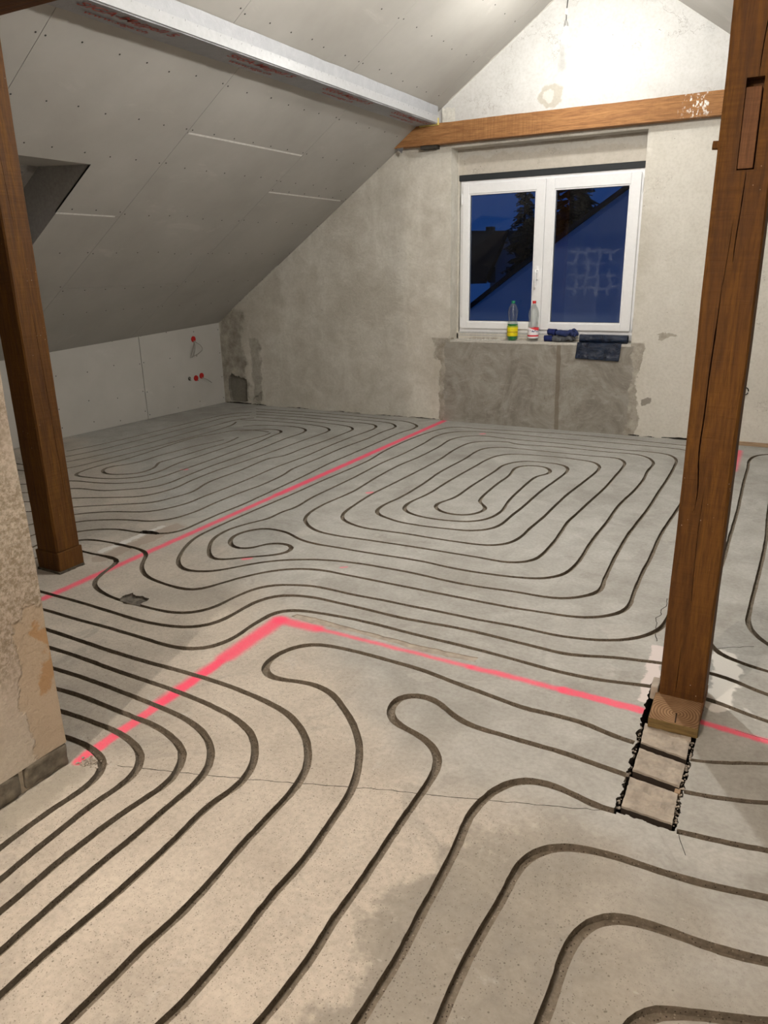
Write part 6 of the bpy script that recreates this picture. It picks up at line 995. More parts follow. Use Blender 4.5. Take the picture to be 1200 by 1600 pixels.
def crack_cutter(pts, w, depth, y, base, seed):
    """thin wandering blade; pts (x, z) on the front face y"""
    b = bmesh.new(); P = poly_at(pts, 6); n_ = len(P); rows = []
    for i, p in enumerate(P):
        e = min(i, n_-1-i)/(n_*.25); ww = w*min(1, e+.12)*(.8+.5*noise.noise((i*.7, seed, 0)))
        x, z = p.x-base[0], p.y-base[2]; yy = y-base[1]
        rows.append([b.verts.new(q) for q in ((x-ww, yy-.01, z), (x+ww, yy-.01, z), (x+ww*.3, yy+depth, z), (x-ww*.3, yy+depth, z))])
    for A, B in zip(rows[:-1], rows[1:]):
        for i in range(4): b.faces.new((A[i], A[(i+1) % 4], B[(i+1) % 4], B[i]))
    b.faces.new(rows[0]); b.faces.new(rows[-1])
    return from_bm('c', b)
def root(name, loc, label, cat, group=None):
    o = bpy.data.objects.new(name, None); o.empty_display_size = .1; link(o); o.location = loc
    return tag(o, label, cat, group)
def part(o, parent, label=None):
    o.parent = parent
    if label: o['label'] = label
    return o
# right-hand post with the pegged mortise
RB = (-.204, 2.64, .035)
r = root('timber_post', RB, 'brown timber post with long cracks and a mortise, standing on an end-grain block', 'post')
p = post('shaft', -.2845, -.1325, 2.562, 2.722, .035, 2.60, M_POST, RB, .010, 1)
cut = []
b = bmesh.new(); box(b, -.2265-RB[0], -.179-RB[0], 2.5-RB[1], 2.61-RB[1], 1.797-RB[2], 2.037-RB[2]); cut.append(from_bm('c', b))
cut.append(crack_cutter([(-.196, 2.03), (-.193, 2.12), (-.184, 2.25), (-.178, 2.45), (-.180, 2.6)], .0022, .03, 2.562, RB, 1))
cut.append(crack_cutter([(-.199, 1.80), (-.201, 1.72), (-.206, 1.60), (-.207, 1.54)], .0022, .03, 2.562, RB, 2))
cut.append(crack_cutter([(-.219, 1.66), (-.221, 1.60), (-.226, 1.50), (-.228, 1.47)], .0014, .02, 2.562, RB, 3))
cut.append(crack_cutter([(-.229, 1.49), (-.231, 1.38), (-.236, 1.20), (-.237, 1.08), (-.240, .95), (-.231, .82), (-.237, .74)], .0030, .04, 2.562, RB, 4))
cut.append(crack_cutter([(-.209, .87), (-.215, .70), (-.214, .52), (-.209, .38)], .0012, .02, 2.562, RB, 5))
cut.append(crack_cutter([(-.222, .68), (-.2245, .45), (-.222, .30), (-.2225, .28)], .0013, .02, 2.562, RB, 6))
cut.append(crack_cutter([(-.226, .26), (-.227, .12), (-.228, .055)], .0014, .02, 2.562, RB, 7))
boolean(p, cut); part(p, r)
r.location.y += .036; r.location.x -= .002
b = bmesh.new(); box(b, -.2255-RB[0], -.1835-RB[0], 2.567-RB[1], 2.68-RB[1], 1.801-RB[2], 2.014-RB[2], .002)
part(from_bm('tenon', b, M_DARKWOOD), r, 'end of a wooden tenon set in the mortise')
b = bmesh.new(); tube(b, [(-.302-RB[0], 2.60-RB[1], 1.874-RB[2]), (-.25-RB[0], 2.60-RB[1], 1.871-RB[2])], [.013, .014], 8)
part(from_bm('peg', b, M_POST), r, 'protruding wooden peg')
# end-grain block under the post
b = bmesh.new(); box(b, -.3035, -.1400, 2.422, 2.74, -.004, .0345, .003)
for v in b.verts:
    v.co.x += .004*noise.noise(v.co*9)
    if v.co.y < 2.5: v.co.x += .010
o = from_bm('end_grain_block', b, [M_END, M_SIDE])
for p_ in o.data.polygons: p_.material_index = 0 if p_.normal.z > .6 else 1
o; tag(o, 'flat sawn block showing growth rings under the right-hand timber post', 'wood block')
b = bmesh.new(); box(b, -.1385, -.131, 2.53, 2.74, 0.001, .035, .002)
o = from_bm('packing_board', b, M_DARKWOOD); tag(o, 'thin dark board on edge beside the end-grain block', 'board')
b = bmesh.new(); box(b, -.318, -.290, 2.60, 2.68, .001, .055, .004)
for v in b.verts: v.co += Vector((.004, .004, .004))*noise.noise(v.co*40)
o = from_bm('mortar_lump', b, M_CEMENT); tag(o, 'small lump of mortar at the left foot of the right-hand post', 'rubble')
# sleeper timber in the floor: dusty top cut through by two channels
b = bmesh.new()
def rough_block(b, P, z1, z0, seed, amp=.0035):
    """P: four corners CCW; top subdivided and roughened"""
    n1, n2 = 22, 18; g = []
    P = [Vector(p) for p in P]
    for i in range(n1+1):
        row = []
        for j in range(n2+1):
            u, v = i/n1, j/n2
            q = (P[0]*(1-u)+P[1]*u)*(1-v)+(P[3]*(1-u)+P[2]*u)*v
            e = 1 if (0 < i < n1 and 0 < j < n2) else .4
            jx = .0022*noise.noise((q.x*70, q.y*70, seed)) if e < 1 else 0
            row.append(b.verts.new((q.x+jx, q.y+jx, z1+e*amp*(noise.noise((q.x*28, q.y*28, seed))+.6*noise.noise((q.x*80, q.y*80, seed))))))
        g.append(row)
    for i in range(n1):
        for j in range(n2): b.faces.new((g[i][j], g[i+1][j], g[i+1][j+1], g[i][j+1]))
    rim = [g[i][0] for i in range(n1+1)]+[g[n1][j] for j in range(1, n2+1)]+[g[i][n2] for i in range(n1-1, -1, -1)]+[g[0][j] for j in range(n2-1, 0, -1)]
    low = [b.verts.new((v.co.x, v.co.y, z0)) for v in rim]
    m = len(rim)
    for i in range(m): b.faces.new((rim[i], low[i], low[(i+1) % m], rim[(i+1) % m]))
SLB = (-.215, 2.2, -.11)
r = root('floor_sleeper', SLB, 'dusty cement-covered timber sleeper let into the floor in front of the right-hand post', 'sleeper')
def sub(o, base):
    for v in o.data.vertices: v.co -= Vector(base)
    return o
b = bmesh.new(); box(b, -.293, -.141, 1.950, 2.70, -.108, -.085)
part(sub(from_bm('core', b, M_GAP), SLB), r)
for i, P in enumerate([[(-.288, 1.967), (-.141, 1.958), (-.146, 2.100), (-.291, 2.118)],
                       [(-.291, 2.158), (-.146, 2.140), (-.146, 2.258), (-.294, 2.284)],
                       [(-.296, 2.322), (-.147, 2.296), (-.149, 2.44), (-.303, 2.44)]]):
    b = bmesh.new(); rough_block(b, P, (-.004, -.003, -.004)[i], -.011, i*3.3, .006)
    part(sub(from_bm('cement_top', b, M_CEMENT), SLB), r)
    b = bmesh.new(); lo = [b.verts.new((x, y, -.09)) for x, y in P]; hi = [b.verts.new((x, y, -.0115)) for x, y in P]
    b.faces.new(lo); b.faces.new(hi)
    for j in range(4): b.faces.new((lo[j], lo[(j+1) % 4], hi[(j+1) % 4], hi[j]))
    part(sub(from_bm('sawn_timber', b, M_SHADEWOOD), SLB), r)
b = bmesh.new(); box(b, -.158, -.1405, 2.107, 2.128, -.05, -.006, .002)
part(sub(from_bm('wood_splinter', b, M_BATTEN), SLB), r)

b = bmesh.new(); random.seed(21)
for i in range(150):
    t = random.random(); y = 1.95+.47*t; side = random.random() < .5
    x = (-.297-.016*t if side else -.136-.006*t)+random.uniform(-.006, .006)
    s_ = random.uniform(.0018, .0055)
    M_ = Matrix.Translation((x, y, -.012+random.uniform(-.012, .008))) @ Matrix.Rotation(random.uniform(0, 3), 4, 'X') @ Matrix.Diagonal((s_, s_*random.uniform(.6, 1.3), s_*.8, 1))
    bmesh.ops.create_icosphere(b, subdivisions=1, radius=1, matrix=M_)
part(sub(from_bm('gravel', b, M_CEMENT), SLB), r)['kind'] = 'stuff'

# left-hand post
LB = (-3.445, 2.535, 0)
r = root('timber_post', LB, 'dark brown timber post with rough hewn faces beside the rough rendered wall on the left', 'post')
p = post('shaft', -3.53, -3.362, 2.462, 2.612, .122, 2.652, M_POST, LB, .013, 5)
cut = []
def side_crack(pts, w, depth, seed):
    b = bmesh.new(); P = poly_at(pts, 6); n_ = len(P); rows = []
    for i, q in enumerate(P):
        e = min(i, n_-1-i)/(n_*.25); ww = w*min(1, e+.12)*(.8+.5*noise.noise((i*.7, seed, 0)))
        y, z = q.x-LB[1], q.y-LB[2]; x = -3.362-LB[0]
        rows.append([b.verts.new(s) for s in ((x+.01, y-ww, z), (x+.01, y+ww, z), (x-depth, y+ww*.3, z), (x-depth, y-ww*.3, z))])
    for A, B in zip(rows[:-1], rows[1:]):
        for i in range(4): b.faces.new((A[i], A[(i+1) % 4], B[(i+1) % 4], B[i]))
    b.faces.new(rows[0]); b.faces.new(rows[-1])
    return from_bm('c', b)
cut.append(side_crack([(2.50, 2.62), (2.505, 2.3), (2.512, 2.0), (2.525, 1.7)], .0016, .02, 2))
cut.append(side_crack([(2.540, 1.42), (2.548, 1.25), (2.556, 1.0), (2.560, .75), (2.565, .5), (2.56, .28)], .0016, .02, 3))
boolean(p, cut); part(p, r)
b = bmesh.new(); box(b, -3.534-LB[0], -3.357-LB[0], 2.458-LB[1], 2.618-LB[1], .012, .118, .004)
for v in b.verts: v.co += Vector((.003, .003, 0))*noise.noise(v.co*12)
part(from_bm('foot_piece', b, M_POST), r, 'short timber piece spliced in at the foot')
b = bmesh.new(); box(b, -3.538-LB[0], -3.353-LB[0], 2.454-LB[1], 2.622-LB[1], 0, .013)
bmesh.ops.subdivide_edges(b, edges=b.edges[:], cuts=8, use_grid_fill=True)
for v in b.verts: v.co += Vector((.006, .006, 0))*noise.noise(v.co*60)
part(from_bm('mortar_bed', b, plain('dark_rubble', (.09, .075, .055), .95, bumps=1, bs=60, var=.5)), r, 'crumbled mortar bed')
# cross beam over the posts (a corner of it shows top left)
b = bmesh.new(); box(b, -3.95, .30, 2.462, 2.618, 2.655, 2.82, .006)
o = from_bm('tie_beam', b, M_BEAM2); tag(o, 'dark timber tie beam crossing over the left-hand post at the top left corner', 'beam')
# tie beam along the gable
def gable_beam():
    b = bmesh.new(); z0, z1, y0, y1 = 2.632, 2.806, 7.045, 7.16
    xl0 = XB+(z0-ZB)/SL; xl1 = XB+(z1-ZB)/SL; xr0 = RX+(RZ-z0)/.715; xr1 = RX+(RZ-z1)/.715
    n_ = 90; rings = []
    for k in range(n_+1):
        t = k/n_; row = []
        for (y, z, xa, xb) in ((y0, z0, xl0, xr0), (y0, z1, xl1, xr1), (y1, z1, xl1, xr1), (y1, z0, xl0, xr0)):
            x = xa+(xb-xa)*t
            row.append(b.verts.new((x, y+(.004*noise.noise((x*3, y, z*5)) if y == y0 else 0), z+.004*noise.noise((x*2.3, y*3, z*9))+(.002*noise.noise((x*14, z*3, 1))))))
        rings.append(row)
    for A, B in zip(rings[:-1], rings[1:]):
        for i in range(4): b.faces.new((A[i], A[(i+1) % 4], B[(i+1) % 4], B[i]))
    b.faces.new(rings[0]); b.faces.new(rings[-1])
    return from_bm('gable_beam', b, M_BEAM)
gb = gable_beam(); tag(gb, 'long reddish brown beam with white plaster splatters across the gable above the window', 'beam')
bm = bmesh.new(); box(bm, -3.40, -3.24, 7.06, 7.16, 2.60, 2.634, .002)
from_bm('shim', bm, M_GAP, gb)
# scraps of membrane and foam where purlin, beam and slope meet
b = bmesh.new()
V = [b.verts.new(v) for v in ((-3.655, 7.06, 2.628), (-3.56, 7.02, 2.625), (-3.585, 7.03, 2.575), (-3.60, 7.05, 2.59))]
b.faces.new((V[0], V[1], V[2])); b.faces.new((V[0], V[2], V[3]))
bmesh.ops.solidify(b, geom=b.faces[:], thickness=.001)
o = from_bm('membrane_scrap', b, M_MEM); tag(o, 'white scrap of membrane sticking out below the left end of the gable beam', 'membrane scrap')

# ------------------------------------------------------------------ wrapped purlin
PB = (-3.32, 4.9, 2.86)
r = root('wrapped_purlin', PB, 'long roof purlin wrapped in white membrane with red lettering, under the left slope', 'purlin')
px0, px1, pz0, pz1 = -3.445, -3.212, 2.797, 2.934
b = bmesh.new(); n_ = 140; rows = []
for k in range(n_+1):
    y = 2.45+(7.045-2.45)*k/n_
    def q(x, z, i, a): return b.verts.new((x-PB[0]+a*noise.noise((y*5, i, 0))+a*.5*noise.noise((y*14, i, 2)), y-PB[1], z-PB[2]+a*noise.noise((y*4, i, 7))))
    rows.append([q(px0, pz0, 1, .002), q(px1-.07, pz0, 2, .002), q(px1-.008, pz0-.001, 3, .0035), q(px1, pz0+.008, 4, .0035), q(px1+.001, pz0+.055, 5, .003), q(px1+.001, pz0+.10, 6, .004), q(px1, pz1+.01, 7, .003), q(px0, pz1-.08, 8, .001)])
for A, B in zip(rows[:-1], rows[1:]):
    for i in range(8):
        f = b.faces.new((A[i], B[i], B[(i+1) % 8], A[(i+1) % 8])); f.material_index = 1 if i < 1 else 0; f.smooth = True
b.faces.new(rows[0]); b.faces.new(rows[-1])
wrap = part(from_bm('membrane_wrap', b, [M_MEM, M_MEM]), r)
# folded tape along the lower edge with staples
b = bmesh.new(); rows = []
for k in range(n_+1):
    y = 2.5+(7.03-2.5)*k/n_
    t = .002*noise.noise((y*7, 2, 2))
    rows.append([b.verts.new((x-PB[0], y-PB[1], z-PB[2])) for x, z in ((px1+.0065, pz0+.006), (px1+.0085, pz0+.066+t), (px1+.004, pz0+.067+t), (px1+.001, pz0+.004))])
for A, B in zip(rows[:-1], rows[1:]):
    for i in range(4): b.faces.new((A[i], A[(i+1) % 4], B[(i+1) % 4], B[i])).smooth = True
b.faces.new(rows[0]); b.faces.new(rows[-1])
part(from_bm('edge_tape', b, M_TAPE), r, 'bright white tape folded over the lower edge')
b = bmesh.new(); box(b, -.0008, .0008, -.005, .005, -.0008, .0008)
st = bpy.data.meshes.new('staple'); b.to_mesh(st); b.free(); st.materials.append(plain('staple_steel', (.35, .35, .36), .4, metal=.8))
for k in range(44):
    y = 2.7+k*.098
    o = bpy.data.objects.new('staple', st); link(o, r)
    o.location = (px1+.0095-PB[0], y-PB[1], pz0+.058-PB[2]+random.uniform(-.006, .006)); o.rotation_euler = (random.uniform(.6, 1.4), 0, 0)
# printed lettering on the underside
def text(body, size, x, y0, length, mat, nm='printed_text'):
    cu = bpy.data.curves.new(nm, 'FONT'); cu.body = body; cu.size = size; cu.extrude = .0002; cu.shear = .15; cu.offset = size*.010
    o = bpy.data.objects.new(nm, cu); link(o)
    bpy.context.view_layer.update()
    wdt = o.dimensions.x
    dg = bpy.context.evaluated_depsgraph_get()
    me = bpy.data.meshes.new_from_object(o.evaluated_get(dg)); bpy.data.objects.remove(o)
    me.materials.clear(); me.materials.append(mat)
    s = length/wdt
    # text x runs along +Y, its up runs to +X, facing down
    for v in me.vertices:
        u, t, d = v.co
        v.co = Vector((x+t-PB[0], y0+u*s-PB[1], pz0-.0060-d-PB[2]))
    ob = bpy.data.objects.new(nm, me); link(ob, r); ob['label'] = 'faded red lettering on the membrane'
    return ob
for y0, y1 in ((3.01, 3.67), (4.13, 4.80), (5.20, 5.87), (6.27, 6.94)):
    text('SIGA-Majpell 5', .084, -3.302, y0, y1-y0, M_RED)
    text('www.siga.ch', .052, -3.375, y0+.10, .43, M_RED)
bm = bmesh.new(); box(bm, -3.40-PB[0], -3.205-PB[0], 7.03-PB[1], 7.045-PB[1], pz0-.012-PB[2], pz0+.02-PB[2], .003)
box(bm, -3.215-PB[0], -3.200-PB[0], 7.02-PB[1], 7.045-PB[1], pz0-.01-PB[2], pz0+.05-PB[2], .003)
part(from_bm('foam_edge', bm, M_FOAM), r, 'strip of yellow foam at its far end')
b = bmesh.new(); rows = []
for k in range(13):
    x = -3.21+.13*k/12
    zt = 2.945+.02*noise.noise((x*40, 1, 0))-(x+3.21)*.1; zb = 2.81
    rows.append([b.verts.new((x-PB[0], 7.135-.016*abs(noise.noise((x*50, s, 3)))-PB[1], zb+(zt-zb)*s/6-PB[2])) for s in range(7)])
for A, B in zip(rows[:-1], rows[1:]):
    for i in range(6): b.faces.new((A[i], A[i+1], B[i+1], B[i])).smooth = True
part(from_bm('membrane_flap', b, M_FILL), r)

# ------------------------------------------------------------------ window
FY = 7.325
win = bpy.data.objects.new('window_1', None); link(win); win.location = (0, 0, 0); tag(win, kind='structure', label='white two-sash plastic window in the gable niche')
b = bmesh.new()
x0, x1, z0, z1 = -3.098, -1.358, .900, 2.322
def ring(b, x0, x1, z0, z1, w, ya, yb, bev=.004, wb=None):
    wb = w if wb is None else wb
    box(b, x0, x0+w, ya, yb, z0, z1, bev); box(b, x1-w, x1, ya, yb, z0, z1, bev)
    box(b, x0+w-.001, x1-w+.001, ya, yb, z1-w, z1, bev); box(b, x0+w-.001, x1-w+.001, ya, yb, z0, z0+wb, bev)
ring(b, x0, x1, z0, z1, .055, FY+.012, FY+.075)
from_bm('window_frame', b, M_PVC, win)
b = bmesh.new(); box(b, x0-.01, x1+.02, FY+.0, FY+.07, .846, .902, .003); box(b, x0+.0, x1+.02, FY-.006, FY+.02, .862, .872, .002)
from_bm('sill_profile', b, M_PVCG, win)
b = bmesh.new(); box(b, x0-.012, x1+.012, FY-.008, FY+.06, z1, z1+.052, .003)
from_bm('seal_strip', b, M_SEAL, win)['label'] = 'black sealing strip above the frame'
def sash(sx0, sx1, gx0, gx1, gz0, gz1, pane_mat, yoff):
    b = bmesh.new(); sz0, sz1 = .936, 2.292
    # outer leaf with stepped inner bead
    def bar(a, c, d, e): box(b, a, c, FY-.012+yoff, FY+.05, d, e, .005)
    bar(sx0, gx0-.012, sz0, sz1); bar(gx1+.012, sx1, sz0, sz1); bar(gx0-.013, gx1+.013, gz1+.012, sz1); bar(gx0-.013, gx1+.013, sz0, gz0-.012)
    ring(b, gx0-.014, gx1+.014, gz0-.014, gz1+.014, .014, FY-.004+yoff, FY+.04, .003)
    s = from_bm('window_sash', b, M_PVC, win)
    b = bmesh.new(); box(b, gx0-.002, gx1+.002, FY+.020, FY+.024, gz0-.002, gz1+.002)
    from_bm('glass_pane', b, pane_mat, s)
    b = bmesh.new(); ring(b, gx0-.001, gx1+.001, gz0-.001, gz1+.001, .004, FY+.012, FY+.02, 0)
    from_bm('gasket', b, M_SEAL, s)
    return s
sA = sash(-3.068, -2.243, -2.993, -2.342, 1.010, 2.190, mat_glass_pane(), 0)
sB = sash(-2.240, -1.392, -2.148, -1.492, 1.010, 2.186, mat_glass_pane(True), -.004)
# handle on the left sash
b = bmesh.new(); box(b, -2.306, -2.278, FY-.022, FY-.011, 1.40, 1.53, .006)
tube(b, [(-2.292, FY-.02, 1.487), (-2.292, FY-.055, 1.487), (-2.292, FY-.062, 1.47), (-2.294, FY-.062, 1.41), (-2.298, FY-.058, 1.335)], [.009, .009, .010, .009, .007], 10)
from_bm('window_handle', b, M_PVC, sA)
for (x, z) in ((-1.376, 2.19), (-1.376, 1.0)):
    b = bmesh.new(); tube(b, [(x, FY-.014, z-.05), (x, FY-.014, z+.05)], .0075, 10); box(b, x-.012, x+.0, FY-.012, FY+.005, z-.04, z+.04, .003)
    tube(b, [(x, FY-.014, z-.062), (x, FY-.014, z-.05)], .005, 8)
    from_bm('hinge', b, M_PVC, sB)
for (x, z) in ((-3.077, 2.16), (-3.077, 1.0)):
    b = bmesh.new(); tube(b, [(x, FY-.014, z-.05), (x, FY-.014, z+.05)], .0075, 10); box(b, x, x+.012, FY-.012, FY+.005, z-.04, z+.04, .003)
    from_bm('hinge', b, M_PVC, sA)
# dark gap left between frame and masonry, foot bracket
b = bmesh.new(); box(b, -1.395, -1.35, FY-.02, FY+.01, .846, .90, .003); tube(b, [(-1.375, FY-.03, .868), (-1.375, FY-.01, .868)], .012, 10)
from_bm('foot_bracket', b, M_PVCG, win)

# ------------------------------------------------------------------ things on the ledge
LZ = .8345
def bottle(name, x, y, label, liquid, capm, labm, H=.372, R=.052, style=0):
    r = root(name, (x, y, LZ), label, 'bottle')
    k = R/.05
    prof = [(0, .006), (.030, .004), (.041, .000), (.048, .010), (.050, .022), (.050, .060), (.0495, .125), (.0485, .150), (.047, .165)]
    if style == 0: prof += [(.040, .185), (.038, .20), (.043, .225), (.0485, .25), (.0485, .275), (.043, .305), (.030, .330), (.017, .346), (.0135, .352), (.0135, .358)]
    else: prof += [(.044, .178), (.043, .195), (.046, .215), (.0485, .24), (.048, .262), (.044, .285), (.035, .31), (.022, .333), (.0140, .348), (.0135, .358)]
    b = bmesh.new(); lathe(b, [(a*k, z) for a, z in prof], 32)
    body = from_bm('bottle_body', b, mat_clear('clear_plastic', (.93, .95, .95)), r, True)
    if liquid:
        b = bmesh.new(); lathe(b, [(0, .008), (.038*k, .004), (.047*k, .014), (.0485*k, .024), (.0485*k, liquid[1]), (0, liquid[1])], 32)
        from_bm('liquid', b, liquid[0], r, True)
    b = bmesh.new(); lathe(b, [(.0506*k, labm[1]), (.0509*k, labm[1]+.001), (.0509*k, labm[2]-.001), (.0506*k, labm[2])], 32)
    from_bm('bottle_label', b, labm[0], r, True)
    b = bmesh.new(); lathe(b, [(.0135*k, .352), (.0165*k, .352), (.0165*k, .374), (.015*k, .377), (0, .377)], 20)
    from_bm('cap', b, capm, r)
    return r
# label designs
n = NT('yellow_lemonade_label'); x_, y_, z_ = n.xyz()
c = n.mix(n.step(n.voro(55), .22, .16), (.75, .62, .01), (.22, .42, .05))
c = n.mix(n.math('MULTIPLY', n.step(z_, .078, .080), n.step(z_, .090, .088)), c, (.45, .30, .02))
c = n.mix(n.step(n.math('ABSOLUTE', n.math('SUBTRACT', z_, .135)), .004, .003), c, (.02, .25, .06))
LAB_Y = n.done(c, .45)
n = NT('white_red_water_label'); x_, y_, z_ = n.xyz()
q = n.math('ADD', z_, n.math('MULTIPLY', x_, .35))
c = n.mix(n.step(q, .118, .122), (.80, .78, .82), (.70, .04, .05))
c = n.mix(n.step(z_, .062, .059), c, (.70, .03, .05))
c = n.mix(n.step(z_, .047, .045), c, (.78, .78, .80))
c = n.mix(n.math('MULTIPLY', n.step(n.math('ABSOLUTE', n.math('SUBTRACT', z_, .098)), .010, .008), n.step(n.noise(90, 2, .5, vec=n.map((1, 1, .7))), .50, .54)), c, (.10, .10, .22))
LAB_R = n.done(c, .45)
bottle('soda_bottle', -2.492, 7.235, 'lemonade bottle with green cap, yellow label and green liquid, on the window ledge', (plain('green_lemonade', (.004, .17, .035), .15), .158), plain('green_cap', (.01, .20, .10), .4), (LAB_Y, .045, .142), style=0)
bottle('water_bottle', -2.283, 7.235, 'empty clear water bottle with red cap and white and red label, on the window ledge', None, plain('red_cap', (.65, .02, .02), .4), (LAB_R, .030, .130), style=1)
# sagged lettering on the bottle labels is woven into their materials

# work gloves: a pair lying one on the other
M_GLB = plain('blue_glove_knit', (.008, .016, .10), .9, bumps=.7, bs=180, var=.3)
M_GLG = plain('grey_glove_coating', (.085, .09, .10), .6, bumps=.5, bs=90, var=.3)
def skin_mesh(name, verts, edges, radii, mat, sub=2, root_i=0):
    me = bpy.data.meshes.new(name); me.from_pydata(verts, edges, []); o = bpy.data.objects.new(name, me); link(o)
    m = o.modifiers.new('s', 'SKIN'); sd = o.modifiers.new('d', 'SUBSURF'); sd.levels = sub; sd.render_levels = sub
    for i, v in enumerate(me.skin_vertices[0].data): v.radius = radii[i] if isinstance(radii[i], tuple) else (radii[i], radii[i]); v.use_root = (i == root_i)
    bpy.context.view_layer.update(); dg = bpy.context.evaluated_depsgraph_get()
    m2 = bpy.data.meshes.new_from_object(o.evaluated_get(dg)); bpy.data.objects.remove(o)
    m2.materials.clear(); m2.materials.append(mat)
    for p in m2.polygons: p.use_smooth = True
    ob = bpy.data.objects.new(name, m2); link(ob); return ob
def glove(x, y, z, rot, label, flip=1, mat2=None):
    r = root('work_glove', (x, y, z), label, 'glove', 'pair of work gloves on the ledge')
    V = [(0, 0, .014), (.045, 0, .014), (.085, 0, .015)]; E = [(0, 1), (1, 2)]; R = [(.030, .012), (.040, .014), (.042, .014)]
    for i, (yo, ln, bend) in enumerate(((-.034, .055, .004), (-.012, .068, .010), (.011, .062, .002), (.033, .045, .008))):
        k = len(V)
        V += [(.105, yo*1.0*flip, .014), (.105+ln*.5, yo*1.15*flip+.006*(i-1.5), .016+bend*1.8), (.105+ln, yo*1.2*flip+.003*i, .010)]
        E += [(2, k), (k, k+1), (k+1, k+2)]; R += [(.013, .011), (.0135, .011), (.011, .009)]
    k = len(V); V += [(.05, -.048*flip, .013), (.085, -.068*flip, .011)]; E += [(1, k), (k, k+1)]; R += [(.012, .010), (.009, .008)]
    h = skin_mesh('glove_hand', V, E, R, mat2 or M_GLG, 2, 1); h.parent = r
    b = bmesh.new()
    tube(b, [(-.045, 0, .013), (-.02, 0, .015), (.012, 0, .014)], [.030, .029, .033], 18, caps=False)
    for v in b.verts: v.co.z = .014+(v.co.z-.014)*.45+.002*noise.noise(v.co*60); v.co.y *= 1.05
    c_ = from_bm('cuff', b, M_GLB, None, True); c_.parent = r
    sd = c_.modifiers.new('t', 'SOLIDIFY'); sd.thickness = .003
    r.rotation_euler = rot; r.scale = (1.35, 1.2, 2.1)
    return r
glove(-2.105, 7.232, LZ, (0, 0, .10), 'grey coated work glove with blue cuff, the lower of the pair on the ledge')
glove(-2.075, 7.240, LZ+.058, (.05, .07, -.12), 'dark blue work glove lying on top of the other on the ledge', -1, plain('dark_blue_glove', (.018, .03, .11), .8, bumps=.6, bs=120, var=.4))

# roll of dark blue rubbish bags with the loose end hanging down
M_BAG = NT('dark_blue_bag_film')
M_BAG = M_BAG.done(M_BAG.mix(M_BAG.ramp(M_BAG.noise(9, 5, .7, dist=1), (.35, 0), (.7, 1)), (.003, .008, .026), (.010, .023, .055)), .26, M_BAG.bump(M_BAG.noise(11, 5, .7, dist=2), .9, .02), .5)
r = root('bin_bag_roll', (-1.60, 7.20, LZ), 'roll of dark blue rubbish bags, its loose end hanging over the window ledge', 'bag roll')
b = bmesh.new(); n2 = 40; rows = []
for k in range(n2+1):
    x = -.215+.435*k/n2; row = []
    for j in range(40):
        t = 2*math.pi*j/40; rr = .040+.0018*noise.noise((x*9, math.cos(t)*2, math.sin(t)*2))+.0012*math.sin(5*t+x*20)
        row.append(b.verts.new((x, rr*math.cos(t)*1.1, .040+rr*math.sin(t)*.98)))
    rows.append(row)
for A, B in zip(rows[:-1], rows[1:]):
    for j in range(40): b.faces.new((A[j], A[(j+1) % 40], B[(j+1) % 40], B[j])).smooth = True
for R_, s in ((rows[0], -1), (rows[-1], 1)):
    prev = R_
    for q, dx in ((.85, 0), (.8, -.012*s), (.45, -.012*s), (.4, -.04*s), (.15, -.05*s)):
        cur = [b.verts.new((R_[0].co.x+dx, v.co.y*q, .040+(v.co.z-.040)*q)) for v in R_]
        for j in range(40): b.faces.new((prev[j], prev[(j+1) % 40], cur[(j+1) % 40], cur[j])).smooth = True
        prev = cur
    b.faces.new(prev)
o = from_bm('roll', b, M_BAG); o.parent = r
b = bmesh.new(); rows = []
for k in range(41):
    s = k/40; row = []
    for j in range(31):
        t = j/30; xw = (-.222+.402*s)
        if t < .22: y = -.030-.033*t/.22; z = .008
        else:
            tt = (t-.22)/.78; y = -.067-.006*tt+.004*noise.noise((s*6, tt*3, 1)); z = .004-.142*tt*(1+.10*s)
            xw += -.012*tt
        y += .0025*noise.noise((s*9, t*5, 5)); z += 0 if t > .22 else .002*noise.noise((s*9, t*5, 5))
        row.append(b.verts.new((xw, y, z)))
    rows.append(row)
for A, B in zip(rows[:-1], rows[1:]):
    for j in range(30): b.faces.new((A[j], A[j+1], B[j+1], B[j])).smooth = True
o = from_bm('loose_end', b, M_BAG); o.parent = r
sd = o.modifiers.new('t', 'SOLIDIFY'); sd.thickness = .0012
# crumbs of mortar on the ledge
b = bmesh.new(); random.seed(3)
for i in range(34):
    M_ = Matrix.Translation((random.uniform(-3.07, -2.6), random.uniform(7.16, 7.30), LZ+.002)) @ Matrix.Diagonal((random.uniform(.003, .012), random.uniform(.003, .009), .004, 1))
    bmesh.ops.create_icosphere(b, subdivisions=1, radius=1, matrix=M_)
o = from_bm('ledge_crumbs', b, M_FILL); tag(o, 'white plaster crumbs on the left of the window ledge', 'rubble', kind='stuff')

